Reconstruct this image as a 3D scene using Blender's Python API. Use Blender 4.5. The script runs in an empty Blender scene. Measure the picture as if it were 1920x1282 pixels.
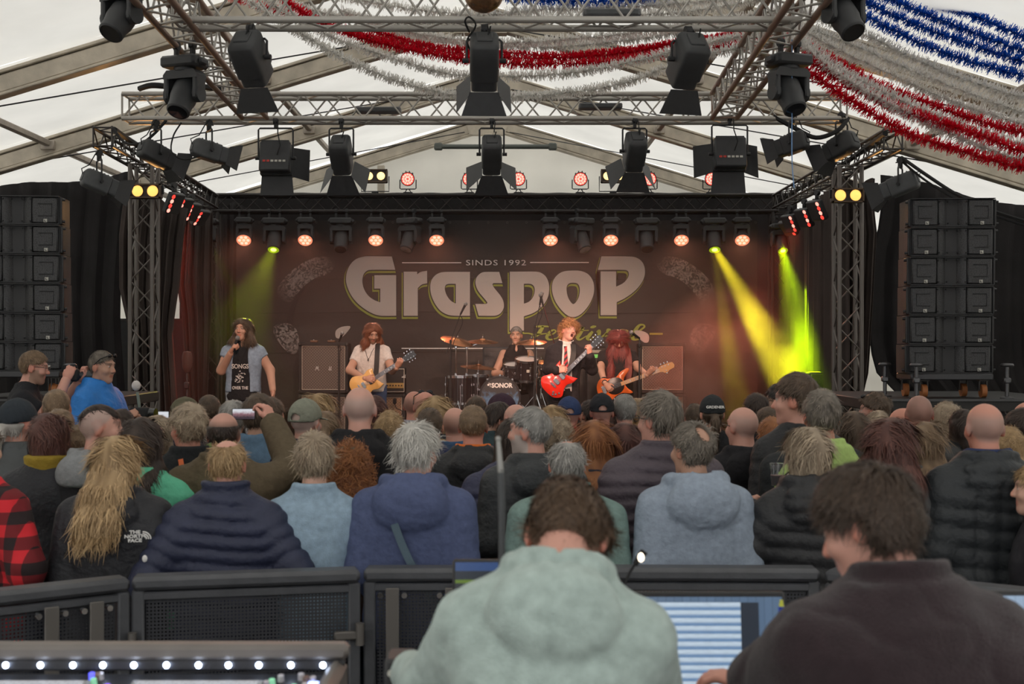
import bpy, math, random
import numpy as np
from mathutils import Vector, Matrix, Euler

random.seed(7)
RNG = np.random.default_rng(11)
SC = bpy.context.scene
COL = SC.collection

# ------------------------------------------------------------------ camera, world, light, exposure
F_PX, VPX, VPY, ZC = 2383.0, 940.0, 645.0, 2.1      # focal length in px, vanishing point, eye height


def P(x, y, d):
    """point seen at pixel (x, y) of the 1920x1282 frame at depth d"""
    return Vector(((x - VPX) * d / F_PX, d, ZC + (VPY - y) * d / F_PX))


def S(d):
    return F_PX / d


def lin(c):
    c = c / 255.0
    return c / 12.92 if c <= 0.04045 else ((c + 0.055) / 1.055) ** 2.4


def rgb(r, g, b, a=1.0):
    return (lin(r), lin(g), lin(b), a)


cam = bpy.data.cameras.new('camera')
cam_o = bpy.data.objects.new('camera', cam)
COL.objects.link(cam_o)
cam_o.location = (0, 0, ZC)
cam_o.rotation_euler = (math.pi / 2, 0, 0)
cam.sensor_width = 36.0
cam.lens = 36.0 * F_PX / 1920.0
cam.shift_x = (960 - VPX) / 1920.0
cam.shift_y = -(641 - VPY) / 1920.0
cam.clip_end = 200
cam.dof.use_dof = True
cam.dof.focus_distance = 15.0
cam.dof.aperture_fstop = 4.8
SC.camera = cam_o

wd = bpy.data.worlds.new('overcast_sky')
SC.world = wd
wd.use_nodes = True
bg = wd.node_tree.nodes['Background']
bg.inputs['Color'].default_value = (0.985, 0.99, 0.975, 1)
bg.inputs['Strength'].default_value = 1.4

SC.view_settings.view_transform = 'Standard'
SC.view_settings.look = 'None'
SC.view_settings.gamma = 1.0
SC.view_settings.use_curve_mapping = False
SC.view_settings.exposure = 0.0
SC.cycles.adaptive_threshold = 0.1
SC.cycles.volume_step_rate = 4.0
SC.cycles.volume_max_steps = 96
SC.cycles.adaptive_min_samples = 16
SC.cycles.max_bounces = 6
SC.cycles.diffuse_bounces = 3
SC.cycles.transmission_bounces = 6
SC.cycles.transparent_max_bounces = 8
SC.cycles.volume_bounces = 0
SC.cycles.caustics_reflective = False
SC.cycles.caustics_refractive = False
SC.cycles.sample_clamp_indirect = 4.0

# ------------------------------------------------------------------ materials
MATS = {}


def nodes_of(m):
    m.use_nodes = True
    nt = m.node_tree
    return nt, nt.nodes, nt.links, nt.nodes['Principled BSDF']


def mat(name, col, rough=0.6, metal=0.0, bump=0.0, bscale=40.0, var=0.0, vscale=8.0, emit=None, estr=0.0,
        attr=False, spec=0.5, coat=0.0, trans=0.0, sheen=0.0, bdist=0.01, stretch=None):
    """procedural material: base colour with noise variation, fine bump, optional vertex tint"""
    if name in MATS:
        return MATS[name]
    m = bpy.data.materials.new(name)
    nt, N, L, b = nodes_of(m)
    b.inputs['Base Color'].default_value = col
    b.inputs['Roughness'].default_value = rough
    b.inputs['Metallic'].default_value = metal
    b.inputs['Specular IOR Level'].default_value = spec
    b.inputs['Coat Weight'].default_value = coat
    b.inputs['Transmission Weight'].default_value = trans
    b.inputs['Sheen Weight'].default_value = sheen
    tc = None
    if bump or var:
        tc = N.new('ShaderNodeTexCoord')
        src = tc.outputs['Object']
        if stretch:
            mp = N.new('ShaderNodeMapping')
            mp.inputs['Scale'].default_value = stretch
            L.new(src, mp.inputs['Vector'])
            src = mp.outputs['Vector']
    colsock = None
    if attr:
        at = N.new('ShaderNodeAttribute')
        at.attribute_name = 'Col'
        colsock = at.outputs['Color']
        if attr == 'mul':
            mx = N.new('ShaderNodeMix')
            mx.data_type = 'RGBA'
            mx.blend_type = 'MULTIPLY'
            mx.inputs[0].default_value = 1
            mx.inputs[6].default_value = col
            L.new(colsock, mx.inputs[7])
            colsock = mx.outputs[2]
    if var:
        nz = N.new('ShaderNodeTexNoise')
        nz.inputs['Scale'].default_value = vscale
        nz.inputs['Detail'].default_value = 4
        L.new(src, nz.inputs['Vector'])
        mr = N.new('ShaderNodeMapRange')
        mr.inputs[1].default_value = 0.3
        mr.inputs[2].default_value = 0.7
        mr.inputs[3].default_value = 1 - var
        mr.inputs[4].default_value = 1 + var
        L.new(nz.outputs[0], mr.inputs[0])
        mx = N.new('ShaderNodeMix')
        mx.data_type = 'RGBA'
        mx.blend_type = 'MULTIPLY'
        mx.inputs[0].default_value = 1
        if colsock:
            L.new(colsock, mx.inputs[6])
        else:
            mx.inputs[6].default_value = col
        L.new(mr.outputs[0], mx.inputs[7])
        colsock = mx.outputs[2]
    if colsock:
        L.new(colsock, b.inputs['Base Color'])
    if bump:
        nb = N.new('ShaderNodeTexNoise')
        nb.inputs['Scale'].default_value = bscale
        nb.inputs['Detail'].default_value = 3
        L.new(src, nb.inputs['Vector'])
        bp = N.new('ShaderNodeBump')
        bp.inputs['Strength'].default_value = bump
        bp.inputs['Distance'].default_value = bdist
        L.new(nb.outputs[0], bp.inputs['Height'])
        L.new(bp.outputs[0], b.inputs['Normal'])
    if emit:
        b.inputs['Emission Color'].default_value = emit
        b.inputs['Emission Strength'].default_value = estr
    MATS[name] = m
    return m


def tag(o, label=None, cat=None, group=None, kind=None):
    if label:
        o['label'] = label
    if cat:
        o['category'] = cat
    if group:
        o['group'] = group
    if kind:
        o['kind'] = kind
    return o


def empty(name, loc=(0, 0, 0), rot=(0, 0, 0), parent=None):
    o = bpy.data.objects.new(name, None)
    o.empty_display_size = 0.1
    o.location = loc
    o.rotation_euler = rot
    o.parent = parent
    COL.objects.link(o)
    return o


def link_mesh(name, me, m=None, parent=None, loc=None, rot=None):
    o = bpy.data.objects.new(name, me)
    if m is not None and not me.materials:
        me.materials.append(m)
    o.parent = parent
    if loc is not None:
        o.location = loc
    if rot is not None:
        o.rotation_euler = rot
    COL.objects.link(o)
    return o


def np_mesh(name, V, Fc, smooth=True, cols=None):
    """fast mesh from arrays; Fc = (n,3) or (n,4) int array"""
    V = np.asarray(V, np.float32)
    Fc = np.asarray(Fc, np.int32)
    me = bpy.data.meshes.new(name)
    me.vertices.add(len(V))
    me.vertices.foreach_set('co', V.ravel())
    n, k = Fc.shape
    me.loops.add(n * k)
    me.loops.foreach_set('vertex_index', Fc.ravel())
    me.polygons.add(n)
    me.polygons.foreach_set('loop_start', np.arange(0, n * k, k, dtype=np.int32))
    me.polygons.foreach_set('loop_total', np.full(n, k, np.int32))
    if smooth:
        me.polygons.foreach_set('use_smooth', np.ones(n, bool))
    me.update(calc_edges=True)
    if cols is not None:
        a = me.color_attributes.new('Col', 'FLOAT_COLOR', 'POINT')
        c = np.ones((len(V), 4), np.float32)
        c[:, :3] = cols
        a.data.foreach_set('color', c.ravel())
    return me


class MB:
    """collects shapes, then builds ONE mesh object"""

    def __init__(s):
        s.v, s.f = [], []

    def add(s, vs, fs, M=None):
        k = len(s.v)
        if M is not None:
            vs = [M @ Vector(v) for v in vs]
        s.v.extend([tuple(v) for v in vs])
        s.f.extend([tuple(i + k for i in f) for f in fs])
        return s

    def box(s, c, sz, M=None, bev=0.0, taper=1.0):
        x, y, z = sz[0] / 2, sz[1] / 2, sz[2] / 2
        if bev <= 0:
            vs = [(c[0] + i * x * (taper if k > 0 else 1), c[1] + j * y * (taper if k > 0 else 1), c[2] + k * z)
                  for k in (-1, 1) for j in (-1, 1) for i in (-1, 1)]
            fs = [(0, 2, 3, 1), (4, 5, 7, 6), (0, 1, 5, 4), (2, 6, 7, 3), (0, 4, 6, 2), (1, 3, 7, 5)]
            return s.add(vs, fs, M)
        b = min(bev, x * .95, y * .95, z * .95)
        vs, idx = [], {}
        for i in (-1, 1):
            for j in (-1, 1):
                for k in (-1, 1):
                    for a in range(3):
                        q = [i * x, j * y, k * z]
                        for e in range(3):
                            if e != a:
                                q[e] -= (i, j, k)[e] * b
                        idx[(i, j, k, a)] = len(vs)
                        vs.append((c[0] + q[0], c[1] + q[1], c[2] + q[2]))
        fs = []
        for a in range(3):
            o1, o2 = (a + 1) % 3, (a + 2) % 3
            for sg in (-1, 1):
                ring = []
                for u, w in ((-1, -1), (1, -1), (1, 1), (-1, 1)):
                    t = [0, 0, 0]
                    t[a], t[o1], t[o2] = sg, u, w
                    ring.append(idx[(t[0], t[1], t[2], a)])
                fs.append(ring if sg > 0 else ring[::-1])
        for a in range(3):
            o1, o2 = (a + 1) % 3, (a + 2) % 3
            for u in (-1, 1):
                for w in (-1, 1):
                    t0, t1 = [0, 0, 0], [0, 0, 0]
                    t0[a], t1[a] = -1, 1
                    t0[o1] = t1[o1] = u
                    t0[o2] = t1[o2] = w
                    q = [idx[(*t0, o1)], idx[(*t1, o1)], idx[(*t1, o2)], idx[(*t0, o2)]]
                    fs.append(q if u * w < 0 else q[::-1])
        for i in (-1, 1):
            for j in (-1, 1):
                for k in (-1, 1):
                    q = [idx[(i, j, k, 0)], idx[(i, j, k, 1)], idx[(i, j, k, 2)]]
                    fs.append(q if i * j * k > 0 else q[::-1])
        return s.add(vs, fs, M)

    def cyl(s, p0, p1, r0, r1=None, n=10, caps=True):
        r1 = r0 if r1 is None else r1
        p0, p1 = Vector(p0), Vector(p1)
        d = p1 - p0
        if d.length < 1e-6:
            return s
        q = d.to_track_quat('Z', 'Y')
        vs = []
        for p, r in ((p0, r0), (p1, r1)):
            for i in range(n):
                a = 2 * math.pi * i / n
                vs.append(p + q @ Vector((r * math.cos(a), r * math.sin(a), 0)))
        fs = [(i, (i + 1) % n, n + (i + 1) % n, n + i) for i in range(n)]
        if caps:
            fs += [tuple(range(n - 1, -1, -1)), tuple(range(n, 2 * n))]
        return s.add(vs, fs)

    def tube(s, pts, r, n=6, closed=False, caps=True):
        pts = [Vector(p) for p in pts]
        m = len(pts)
        rr = r if isinstance(r, (list, tuple)) else [r] * m
        vs = []
        up = Vector((0, 0, 1))
        for i, p in enumerate(pts):
            if closed:
                t = pts[(i + 1) % m] - pts[i - 1]
            else:
                t = pts[min(i + 1, m - 1)] - pts[max(i - 1, 0)]
            t = t.normalized() if t.length > 1e-9 else Vector((0, 0, 1))
            if i == 0:
                u = up if abs(t.dot(up)) < 0.9 else Vector((1, 0, 0))
            u = (u - t * t.dot(u))
            u = u.normalized() if u.length > 1e-6 else t.orthogonal().normalized()
            w = t.cross(u)
            for k in range(n):
                a = 2 * math.pi * k / n
                vs.append(p + (u * math.cos(a) + w * math.sin(a)) * rr[i])
        fs = []
        for i in range(m if closed else m - 1):
            a, b = i * n, ((i + 1) % m) * n
            for k in range(n):
                fs.append((a + k, a + (k + 1) % n, b + (k + 1) % n, b + k))
        if caps and not closed:
            fs += [tuple(range(n - 1, -1, -1)), tuple(range((m - 1) * n, m * n))]
        return s.add(vs, fs)

    def lathe(s, prof, n=20, M=None, caps=True):
        """profile of (r, z) around the z axis"""
        vs, fs = [], []
        for r, z in prof:
            for i in range(n):
                a = 2 * math.pi * i / n
                vs.append((r * math.cos(a), r * math.sin(a), z))
        for j in range(len(prof) - 1):
            for i in range(n):
                a, b = j * n + i, j * n + (i + 1) % n
                fs.append((a, b, b + n, a + n))
        if caps:
            if prof[0][0] > 1e-5:
                fs.append(tuple(range(n - 1, -1, -1)))
            if prof[-1][0] > 1e-5:
                fs.append(tuple(range((len(prof) - 1) * n, len(prof) * n)))
        return s.add(vs, fs, M)

    def prism(s, poly, d, M=None):
        """polygon in local xz, extruded along y from 0 to d"""
        n = len(poly)
        vs = [(p[0], 0, p[1]) for p in poly] + [(p[0], d, p[1]) for p in poly]
        fs = [tuple(range(n)), tuple(range(2 * n - 1, n - 1, -1))]
        fs += [(i, n + i, n + (i + 1) % n, (i + 1) % n) for i in range(n)]
        return s.add(vs, fs, M)

    def ball(s, c, r, nu=12, nv=8):
        r = r if isinstance(r, (tuple, list)) else (r, r, r)
        vs, fs = [], []
        for j in range(nv + 1):
            t = math.pi * j / nv
            for i in range(nu):
                a = 2 * math.pi * i / nu
                vs.append((c[0] + r[0] * math.sin(t) * math.cos(a), c[1] + r[1] * math.sin(t) * math.sin(a),
                           c[2] + r[2] * math.cos(t)))
        for j in range(nv):
            for i in range(nu):
                a, b = j * nu + i, j * nu + (i + 1) % nu
                fs.append((a, a + nu, b + nu, b))
        return s.add(vs, fs)

    def grid(s, fn, nu, nv, M=None):
        vs = [fn(i / nu, j / nv) for j in range(nv + 1) for i in range(nu + 1)]
        fs = [(j * (nu + 1) + i, j * (nu + 1) + i + 1, (j + 1) * (nu + 1) + i + 1, (j + 1) * (nu + 1) + i)
              for j in range(nv) for i in range(nu)]
        return s.add(vs, fs, M)

    def mesh(s, name, smooth=True, angle=38):
        me = bpy.data.meshes.new(name)
        me.from_pydata(s.v, [], s.f)
        if smooth:
            me.polygons.foreach_set('use_smooth', [True] * len(me.polygons))
            me.set_sharp_from_angle(angle=math.radians(angle))
        me.update()
        return me

    def build(s, name, m, parent=None, smooth=True, loc=None, rot=None, angle=38):
        return link_mesh(name, s.mesh(name, smooth, angle), m, parent, loc, rot)


def copy_tree(o, parent=None, loc=None, rot=None):
    c = o.copy()
    COL.objects.link(c)
    if parent is not None:
        c.parent = parent
    if loc is not None:
        c.location = loc
    if rot is not None:
        c.rotation_euler = rot
    for ch in o.children:
        k = copy_tree(ch, c)
        k.matrix_parent_inverse = ch.matrix_parent_inverse
    return c


def curve_to_mesh(name, cu):
    tmp = bpy.data.objects.new(name, cu)
    me = tmp.to_mesh().copy()
    tmp.to_mesh_clear()
    bpy.data.objects.remove(tmp)
    bpy.data.curves.remove(cu)
    return me


def text_obj(name, body, size, m, parent, loc, rot=(math.pi / 2, 0, 0), sx=1.0, align='CENTER', extrude=0.0008, off=0.0,
             shear=0.0, space=1.0):
    cu = bpy.data.curves.new(name, 'FONT')
    cu.body = body
    cu.size = size
    cu.align_x = align
    cu.align_y = 'CENTER'
    cu.extrude = extrude
    cu.offset = off
    cu.shear = shear
    cu.space_character = space
    cu.resolution_u = 3
    me = curve_to_mesh(name, cu)
    me.materials.clear()
    me.materials.append(m)
    o = bpy.data.objects.new(name, me)
    o.parent = parent
    o.location = loc
    o.rotation_euler = rot
    o.scale = (sx, 1, 1)
    COL.objects.link(o)
    o['kind'] = 'stuff'
    return o


def spot(name, loc, target, col, power, angle=30, blend=0.4, size=0.06, parent=None):
    l = bpy.data.lights.new(name, 'SPOT')
    l.color = col
    l.energy = power
    l.spot_size = math.radians(angle)
    l.spot_blend = blend
    l.shadow_soft_size = size
    o = bpy.data.objects.new(name, l)
    d = Vector(target) - Vector(loc)
    M = d.to_track_quat('-Z', 'Y').to_matrix().to_4x4()
    M.translation = Vector(loc)
    o.matrix_world = M
    if parent is not None:
        o.parent = parent
        o.matrix_parent_inverse = Matrix.LocRotScale(parent.location, parent.rotation_euler, parent.scale).inverted()
    COL.objects.link(o)
    return o


def smooth_poly(pts, n=5, closed=True):
    """points (x, y) are corners, (x, y, 1) are smooth: Catmull-Rom through the smooth ones"""
    out = []
    m = len(pts)
    for i in range(m if closed else m - 1):
        p0, p1, p2, p3 = pts[i - 1], pts[i], pts[(i + 1) % m], pts[(i + 2) % m]
        s1, s2 = len(p1) > 2, len(p2) > 2
        if not (s1 or s2):
            out.append((p1[0], p1[1]))
            continue
        d = (p2[0] - p1[0], p2[1] - p1[1])
        t1 = ((p2[0] - p0[0]) / 2, (p2[1] - p0[1]) / 2) if s1 else d
        t2 = ((p3[0] - p1[0]) / 2, (p3[1] - p1[1]) / 2) if s2 else d
        ln = math.hypot(*d)
        for tt in (0, 1):
            q = (t1, t2)[tt]
            lq = math.hypot(*q)
            if lq > ln * 1.3:
                q = (q[0] * ln * 1.3 / lq, q[1] * ln * 1.3 / lq)
                if tt == 0:
                    t1 = q
                else:
                    t2 = q
        for k in range(n):
            t = k / n
            h00, h10 = 2 * t ** 3 - 3 * t ** 2 + 1, t ** 3 - 2 * t ** 2 + t
            h01, h11 = -2 * t ** 3 + 3 * t ** 2, t ** 3 - t ** 2
            out.append((h00 * p1[0] + h10 * t1[0] + h01 * p2[0] + h11 * t2[0],
                        h00 * p1[1] + h10 * t1[1] + h01 * p2[1] + h11 * t2[1]))
    if not closed:
        out.append((pts[-1][0], pts[-1][1]))
    return out


BLACK = mat('black_metal', rgb(38, 38, 40), 0.5, 0.0, bump=0.15, bscale=300, var=0.15, vscale=20)
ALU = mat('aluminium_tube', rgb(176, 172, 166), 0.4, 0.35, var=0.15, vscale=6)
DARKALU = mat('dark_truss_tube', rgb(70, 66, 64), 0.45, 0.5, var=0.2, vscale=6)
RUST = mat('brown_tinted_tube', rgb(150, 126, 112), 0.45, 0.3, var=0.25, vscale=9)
CHROME = mat('chrome', rgb(215, 215, 218), 0.16, 1.0)
RUBBER = mat('black_rubber', rgb(26, 26, 27), 0.8)

# ------------------------------------------------------------------ the tent: floor, canvas, frames, walls
XR, ZR, SL = -0.24, 5.84, 0.303          # ridge x, ridge height, roof slope
FRAMES = [21.5, 17.9, 14.5, 11.75, 8.6, 5.4, 2.2, -1.0]
HALF = 7.7


def roof_z(x):
    return ZR - SL * abs(x - XR)


def canvas_mat(name, tr, df, mixf):
    m = bpy.data.materials.new(name)
    m.use_nodes = True
    nt = m.node_tree
    N, L = nt.nodes, nt.links
    N.remove(N['Principled BSDF'])
    out = N['Material Output']
    a, b, mx = N.new('ShaderNodeBsdfTranslucent'), N.new('ShaderNodeBsdfDiffuse'), N.new('ShaderNodeMixShader')
    tc, nz, cr = N.new('ShaderNodeTexCoord'), N.new('ShaderNodeTexNoise'), N.new('ShaderNodeMapRange')
    nz.inputs['Scale'].default_value = 0.9
    nz.inputs['Detail'].default_value = 6
    L.new(tc.outputs['Object'], nz.inputs['Vector'])
    cr.inputs[1].default_value, cr.inputs[2].default_value = 0.3, 0.7
    cr.inputs[3].default_value, cr.inputs[4].default_value = 0.9, 1.06
    L.new(nz.outputs[0], cr.inputs[0])
    for n, c in ((a, tr), (b, df)):
        mm = N.new('ShaderNodeMix')
        mm.data_type, mm.blend_type = 'RGBA', 'MULTIPLY'
        mm.inputs[0].default_value = 1
        mm.inputs[6].default_value = c
        L.new(cr.outputs[0], mm.inputs[7])
        L.new(mm.outputs[2], n.inputs['Color'])
    mx.inputs[0].default_value = mixf
    L.new(b.outputs[0], mx.inputs[1])
    L.new(a.outputs[0], mx.inputs[2])
    L.new(mx.outputs[0], out.inputs['Surface'])
    return m


CANVAS = canvas_mat('white_tent_canvas', (0.90, 0.875, 0.82, 1), (0.76, 0.75, 0.71, 1), 0.60)
FRAME = mat('dirty_aluminium_beam', rgb(190, 180, 164), 0.55, 0.1, var=0.22, vscale=5, bump=0.1, bscale=60)
PURLIN = mat('purlin_tube', rgb(176, 166, 154), 0.5, 0.3, var=0.15)
GROUND = mat('trampled_floor', rgb(88, 80, 70), 0.9, bump=0.4, bscale=30, var=0.3, vscale=3)

mb = MB()
mb.box((0, 9, -0.05), (34, 36, 0.1))
tag(mb.build('floor', GROUND, smooth=False), kind='structure')

ceil = empty('ceiling', (XR, 8, ZR))
tag(ceil, kind='structure')


def in_ceiling(o):
    o.location = o.location - Vector((XR, 8, ZR))
    return o


for i in range(len(FRAMES) - 1):
    y0, y1 = FRAMES[i + 1], FRAMES[i]
    for sd in (-1, 1):
        mb = MB()
        ph = random.random() * 9

        def fn(u, v, sd=sd, y0=y0, y1=y1, ph=ph):
            d = u * HALF
            sag = 0.05 * math.sin(math.pi * v) * (0.6 + 0.4 * math.sin(d * 0.9 + ph)) + 0.006 * math.sin(d * 5 + v * 7 + ph)
            return (XR + sd * d, y0 + (y1 - y0) * v, ZR + 0.16 - SL * d - sag)
        mb.grid(fn, 18, 8)
        in_ceiling(mb.build('canvas_panel', CANVAS, ceil))
rafter_me = None
for yf in FRAMES:
    for sd in (-1, 1):
        a, b = Vector((XR, yf, ZR)), Vector((XR + sd * HALF, yf, ZR - SL * HALF))
        if rafter_me is None or True:
            mb = MB()
            ln = (b - a).length
            ang = math.atan2(-(b.z - a.z), (b.x - a.x))
            M = Matrix.Translation((a + b) / 2) @ Matrix.Rotation(ang, 4, 'Y')
            mb.box((0, 0, 0.02), (ln + 0.05, 0.12, 0.16), M, bev=0.012)
            mb.box((0, 0, -0.085), (ln + 0.05, 0.16, 0.035), M, bev=0.008)     # lower keder flange
            mb.box((0, 0, 0.115), (ln + 0.05, 0.15, 0.03), M, bev=0.008)
        in_ceiling(mb.build('rafter', FRAME, ceil))
        mb = MB()
        mb.box((b.x, yf, b.z / 2), (0.22, 0.14, b.z), bev=0.015)
        in_ceiling(mb.build('frame_post', FRAME, ceil))
# ridge plates, purlins between the frames
for yf in FRAMES[:5]:
    mb = MB()
    mb.prism([(-0.3, -0.26), (0.3, -0.26), (0.34, -0.12), (0, 0.03), (-0.34, -0.12)], 0.17,
             Matrix.Translation((XR, yf - 0.085, ZR + 0.05)))
    in_ceiling(mb.build('ridge_plate', FRAME, ceil, smooth=False))
for xo in (-4.9, -2.45, 2.45, 4.9):
    for i in range(len(FRAMES) - 1):
        y0, y1 = FRAMES[i + 1], FRAMES[i]
        z = roof_z(XR + xo) + 0.02
        mb = MB()
        mb.box((XR + xo, (y0 + y1) / 2, z), (0.07, y1 - y0 - 0.16, 0.07), bev=0.01)
        for ye in (y0 + 0.1, y1 - 0.1):
            mb.box((XR + xo, ye, z - 0.02), (0.16, 0.06, 0.11), bev=0.01)
        in_ceiling(mb.build('purlin', PURLIN, ceil))
# bracing wires under the canvas
WIRE = mat('steel_wire', rgb(60, 60, 62), 0.4, 0.8)
for y0, y1 in ((11.75, 14.5), (14.5, 17.9), (17.9, 21.5)):
    for sd in (-1, 1):
        a = (XR + sd * 0.3, y1, roof_z(XR + 0.3) - 0.05)
        b = (XR + sd * 5.6, y0, roof_z(XR + 5.6) - 0.05)
        in_ceiling(MB().cyl(a, b, 0.008, n=5).build('bracing_wire', WIRE, ceil))

# back gable and side walls of canvas
mb = MB()
zb = ZR - SL * HALF
mb.prism([(XR - HALF, 0), (XR + HALF, 0), (XR + HALF, zb + .1), (XR, ZR + .1), (XR - HALF, zb + .1)], 0.02,
         Matrix.Translation((0, 21.62, 0)))
wb = tag(mb.build('wall_back', CANVAS, smooth=False), kind='structure')
for x in (715, 916, 1210):
    p = P(x, 340, 21.4)
    MB().box((p.x, 21.36, roof_z(p.x) / 2 - 0.1), (0.12, 0.1, roof_z(p.x) - 0.2), bev=0.01).build('gable_post', FRAME, wb)
p0, p1 = P(822, 275, 21.2), P(1036, 275, 21.2)
mb = MB().cyl(p0, p1, 0.04, n=10)
for q in (p0, p1):
    mb.box(q, (0.14, 0.1, 0.12), bev=0.02)
mb.build('collar_tie', mat('grey_green_steel', rgb(92, 96, 92), 0.5, 0.4), wb)
for nm, sd in (('wall_left', -1), ('wall_right', 1)):
    mb = MB()
    mb.box((XR + sd * (HALF + 0.12), 12, zb / 2), (0.02, 19.3, zb))
    tag(mb.build(nm, CANVAS, smooth=False), kind='structure')

# ------------------------------------------------------------------ black drapes
def drape_mat(name, c, rough=0.85):
    return mat(name, c, rough, bump=0.25, bscale=90, var=0.2, vscale=2.5, spec=0.25)


DRAPE = drape_mat('black_molton', rgb(40, 38, 39))
DRAPE_B = drape_mat('haze_tinted_curtain', rgb(66, 58, 55))  # black cloth; the brownish haze veil is put into its base colour


def edge_at(e, y):
    if y <= e[0][1]:
        return e[0][0]
    for (x0, y0), (x1, y1) in zip(e, e[1:]):
        if y <= y1:
            t = (y - y0) / (y1 - y0)
            t = t * t * (3 - 2 * t) * 0.4 + t * 0.6
            return x0 + (x1 - x0) * t
    return e[-1][0]


def drape(name, label, cat, le, re, topl, topr, bot, d, m, folds=14, amp=0.035, group=None, nu=None):
    """hung cloth at depth d between two traced edges; folds run down"""
    mb = MB()
    nu = nu or folds * 8
    ph = random.random() * 6

    def fn(u, v):
        ty = topl + (topr - topl) * u + 6 * math.sin(u * 9 + ph)
        y = ty + (bot - ty) * v
        x = edge_at(le, y) * (1 - u) + edge_at(re, y) * u
        w = math.sin(u * folds * 6.283 + ph + 0.6 * math.sin(v * 2 + u * 5)) + 0.45 * math.sin(u * folds * 14.1 + 1.3 * ph)
        p = P(x, y, d)
        p.y += amp * w * (0.55 + 0.45 * v)
        return p
    mb.grid(fn, nu, 14)
    o = mb.build(name, m)
    so = o.modifiers.new('thickness', 'SOLIDIFY')
    so.thickness = 0.006
    tag(o, label, cat, group)
    return o


drape('stage_drape', 'black cloth drape behind the left loudspeaker stack', 'curtain', [(-140, 300), (-140, 800)],
      [(246, 315), (232, 440), (225, 545), (224, 600), (236, 800)], 372, 322, 800, 15.3, DRAPE, folds=9)
drape('stage_drape', 'black curtain with red glow behind the left front truss tower', 'curtain',
      [(236, 330), (222, 440), (222, 545), (236, 597), (240, 625), (243, 800)],
      [(352, 380), (340, 470), (335, 528), (325, 597), (322, 620), (333, 800)], 335, 395, 800, 14.9, DRAPE_B, folds=7, amp=0.05)
drape('stage_drape', 'narrow dark curtain left of the rear truss tower with green lamp', 'curtain',
      [(344, 385), (338, 470), (333, 530), (343, 600), (357, 800)], [(400, 400), (398, 560), (388, 800)],
      385, 400, 800, 17.6, DRAPE_B, folds=4, amp=0.05)
drape('stage_drape', 'dark curtain between the rear left tower and the banner', 'curtain',
      [(396, 380), (396, 820)], [(470, 380), (470, 820)], 384, 384, 830, 19.55, DRAPE, folds=5, amp=0.04)
drape('stage_drape', 'black cloth drape behind the right loudspeaker stack', 'curtain',
      [(1650, 325), (1651, 385), (1645, 430), (1630, 480), (1628, 640), (1637, 690), (1656, 722), (1694, 744), (1700, 800)],
      [(2060, 300), (2060, 800)], 330, 412, 800, 15.3, DRAPE, folds=9)
drape('stage_drape', 'dark curtain just right of the right front truss tower', 'curtain',
      [(1560, 330), (1560, 800)], [(1641, 335), (1639, 385), (1645, 430), (1640, 520), (1630, 690), (1604, 800)],
      335, 340, 800, 14.9, DRAPE_B, folds=5, amp=0.04)
# side curtain on stage right, running back from the front tower
mb = MB()


def fn(u, v):
    d = 14.25 + (19.2 - 14.25) * u
    x = 3.86 + 0.38 * u
    z = 0.6 + (roof_z(4) - 0.62 - 0.6) * (1 - v)
    w = math.sin(u * 13 * 6.283 + 0.5 * math.sin(v * 3)) + 0.4 * math.sin(u * 31 * 6.283 + 2)
    return (x + 0.05 * w, d + 0.02 * math.sin(u * 60), z)


mb.grid(fn, 130, 12)
o = mb.build('stage_drape', DRAPE_B)
o.modifiers.new('thickness', 'SOLIDIFY').thickness = 0.006
tag(o, 'long black curtain with haze-brown tint on the right stage side, lit yellow green', 'curtain')
# rear black cloth behind the back truss and under the banner
mb = MB()
mb.grid(lambda u, v: (-5 + 9.6 * u, 19.75 + 0.03 * math.sin(u * 120), 4.45 - 3.85 * v), 160, 6)
o = mb.build('stage_drape', DRAPE)
tag(o, 'wide black rear cloth hanging behind the festival banner', 'curtain')

# ------------------------------------------------------------------ stage and loudspeaker decks
ZS = 0.6
STAGE = mat('black_stage_deck', rgb(34, 33, 33), 0.6, bump=0.2, bscale=60, var=0.2)
stage = empty('stage_deck', (0, 16.6, 0))
tag(stage, 'low black stage floor the band stands on', 'stage')
for i in range(4):
    for j in range(3):
        mb = MB()
        mb.box((-4.4 + 2.2 * i + 1.1 - 0.1, 13.6 + j * 2.05 + 1.02 - 16.6, ZS - 0.05), (2.19, 2.04, 0.1), bev=0.01)
        mb.build('deck_board', STAGE, stage)
MB().box((-0.1, 13.62 - 16.6, 0.25), (8.8, 0.03, 0.5)).build('front_skirt', DRAPE, stage)
riser = empty('drum_riser', P(945, 0, 17.6) * 1)
riser.location.z = ZS
tag(riser, 'black drum riser under the drum kit', 'platform')
MB().box((0, 0.1, 0.25), (2.5, 2.0, 0.5), bev=0.012).build('deck_board', STAGE, riser)

ZW = 1.62
for sd, xa, xb in ((-1, -90, 205), (1, 1612, 2010)):
    a, b = P(xa, 745, 11.35).x, P(xb, 745, 11.35).x
    if sd > 0:
        lab = 'black wing deck carrying the right loudspeaker stack'
    else:
        lab = 'black wing deck carrying the left loudspeaker stack'
    w = empty('wing_deck', ((a + b) / 2, 11.9, 0))
    tag(w, lab, 'platform')
    MB().box((0, 0, ZW - 0.05), (b - a, 2.2, 0.1), bev=0.01).build('deck_board', STAGE, w)
    MB().box((0, -1.06, ZW / 2 - 0.05), (b - a, 0.03, ZW - 0.1)).build('skirt_cloth', DRAPE, w)
    MB().box((0, -1.1, ZW + 0.004), (b - a, 0.03, 0.02)).build('edge_trim', mat('edge_strip', rgb(70, 70, 72), 0.5), w)

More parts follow.
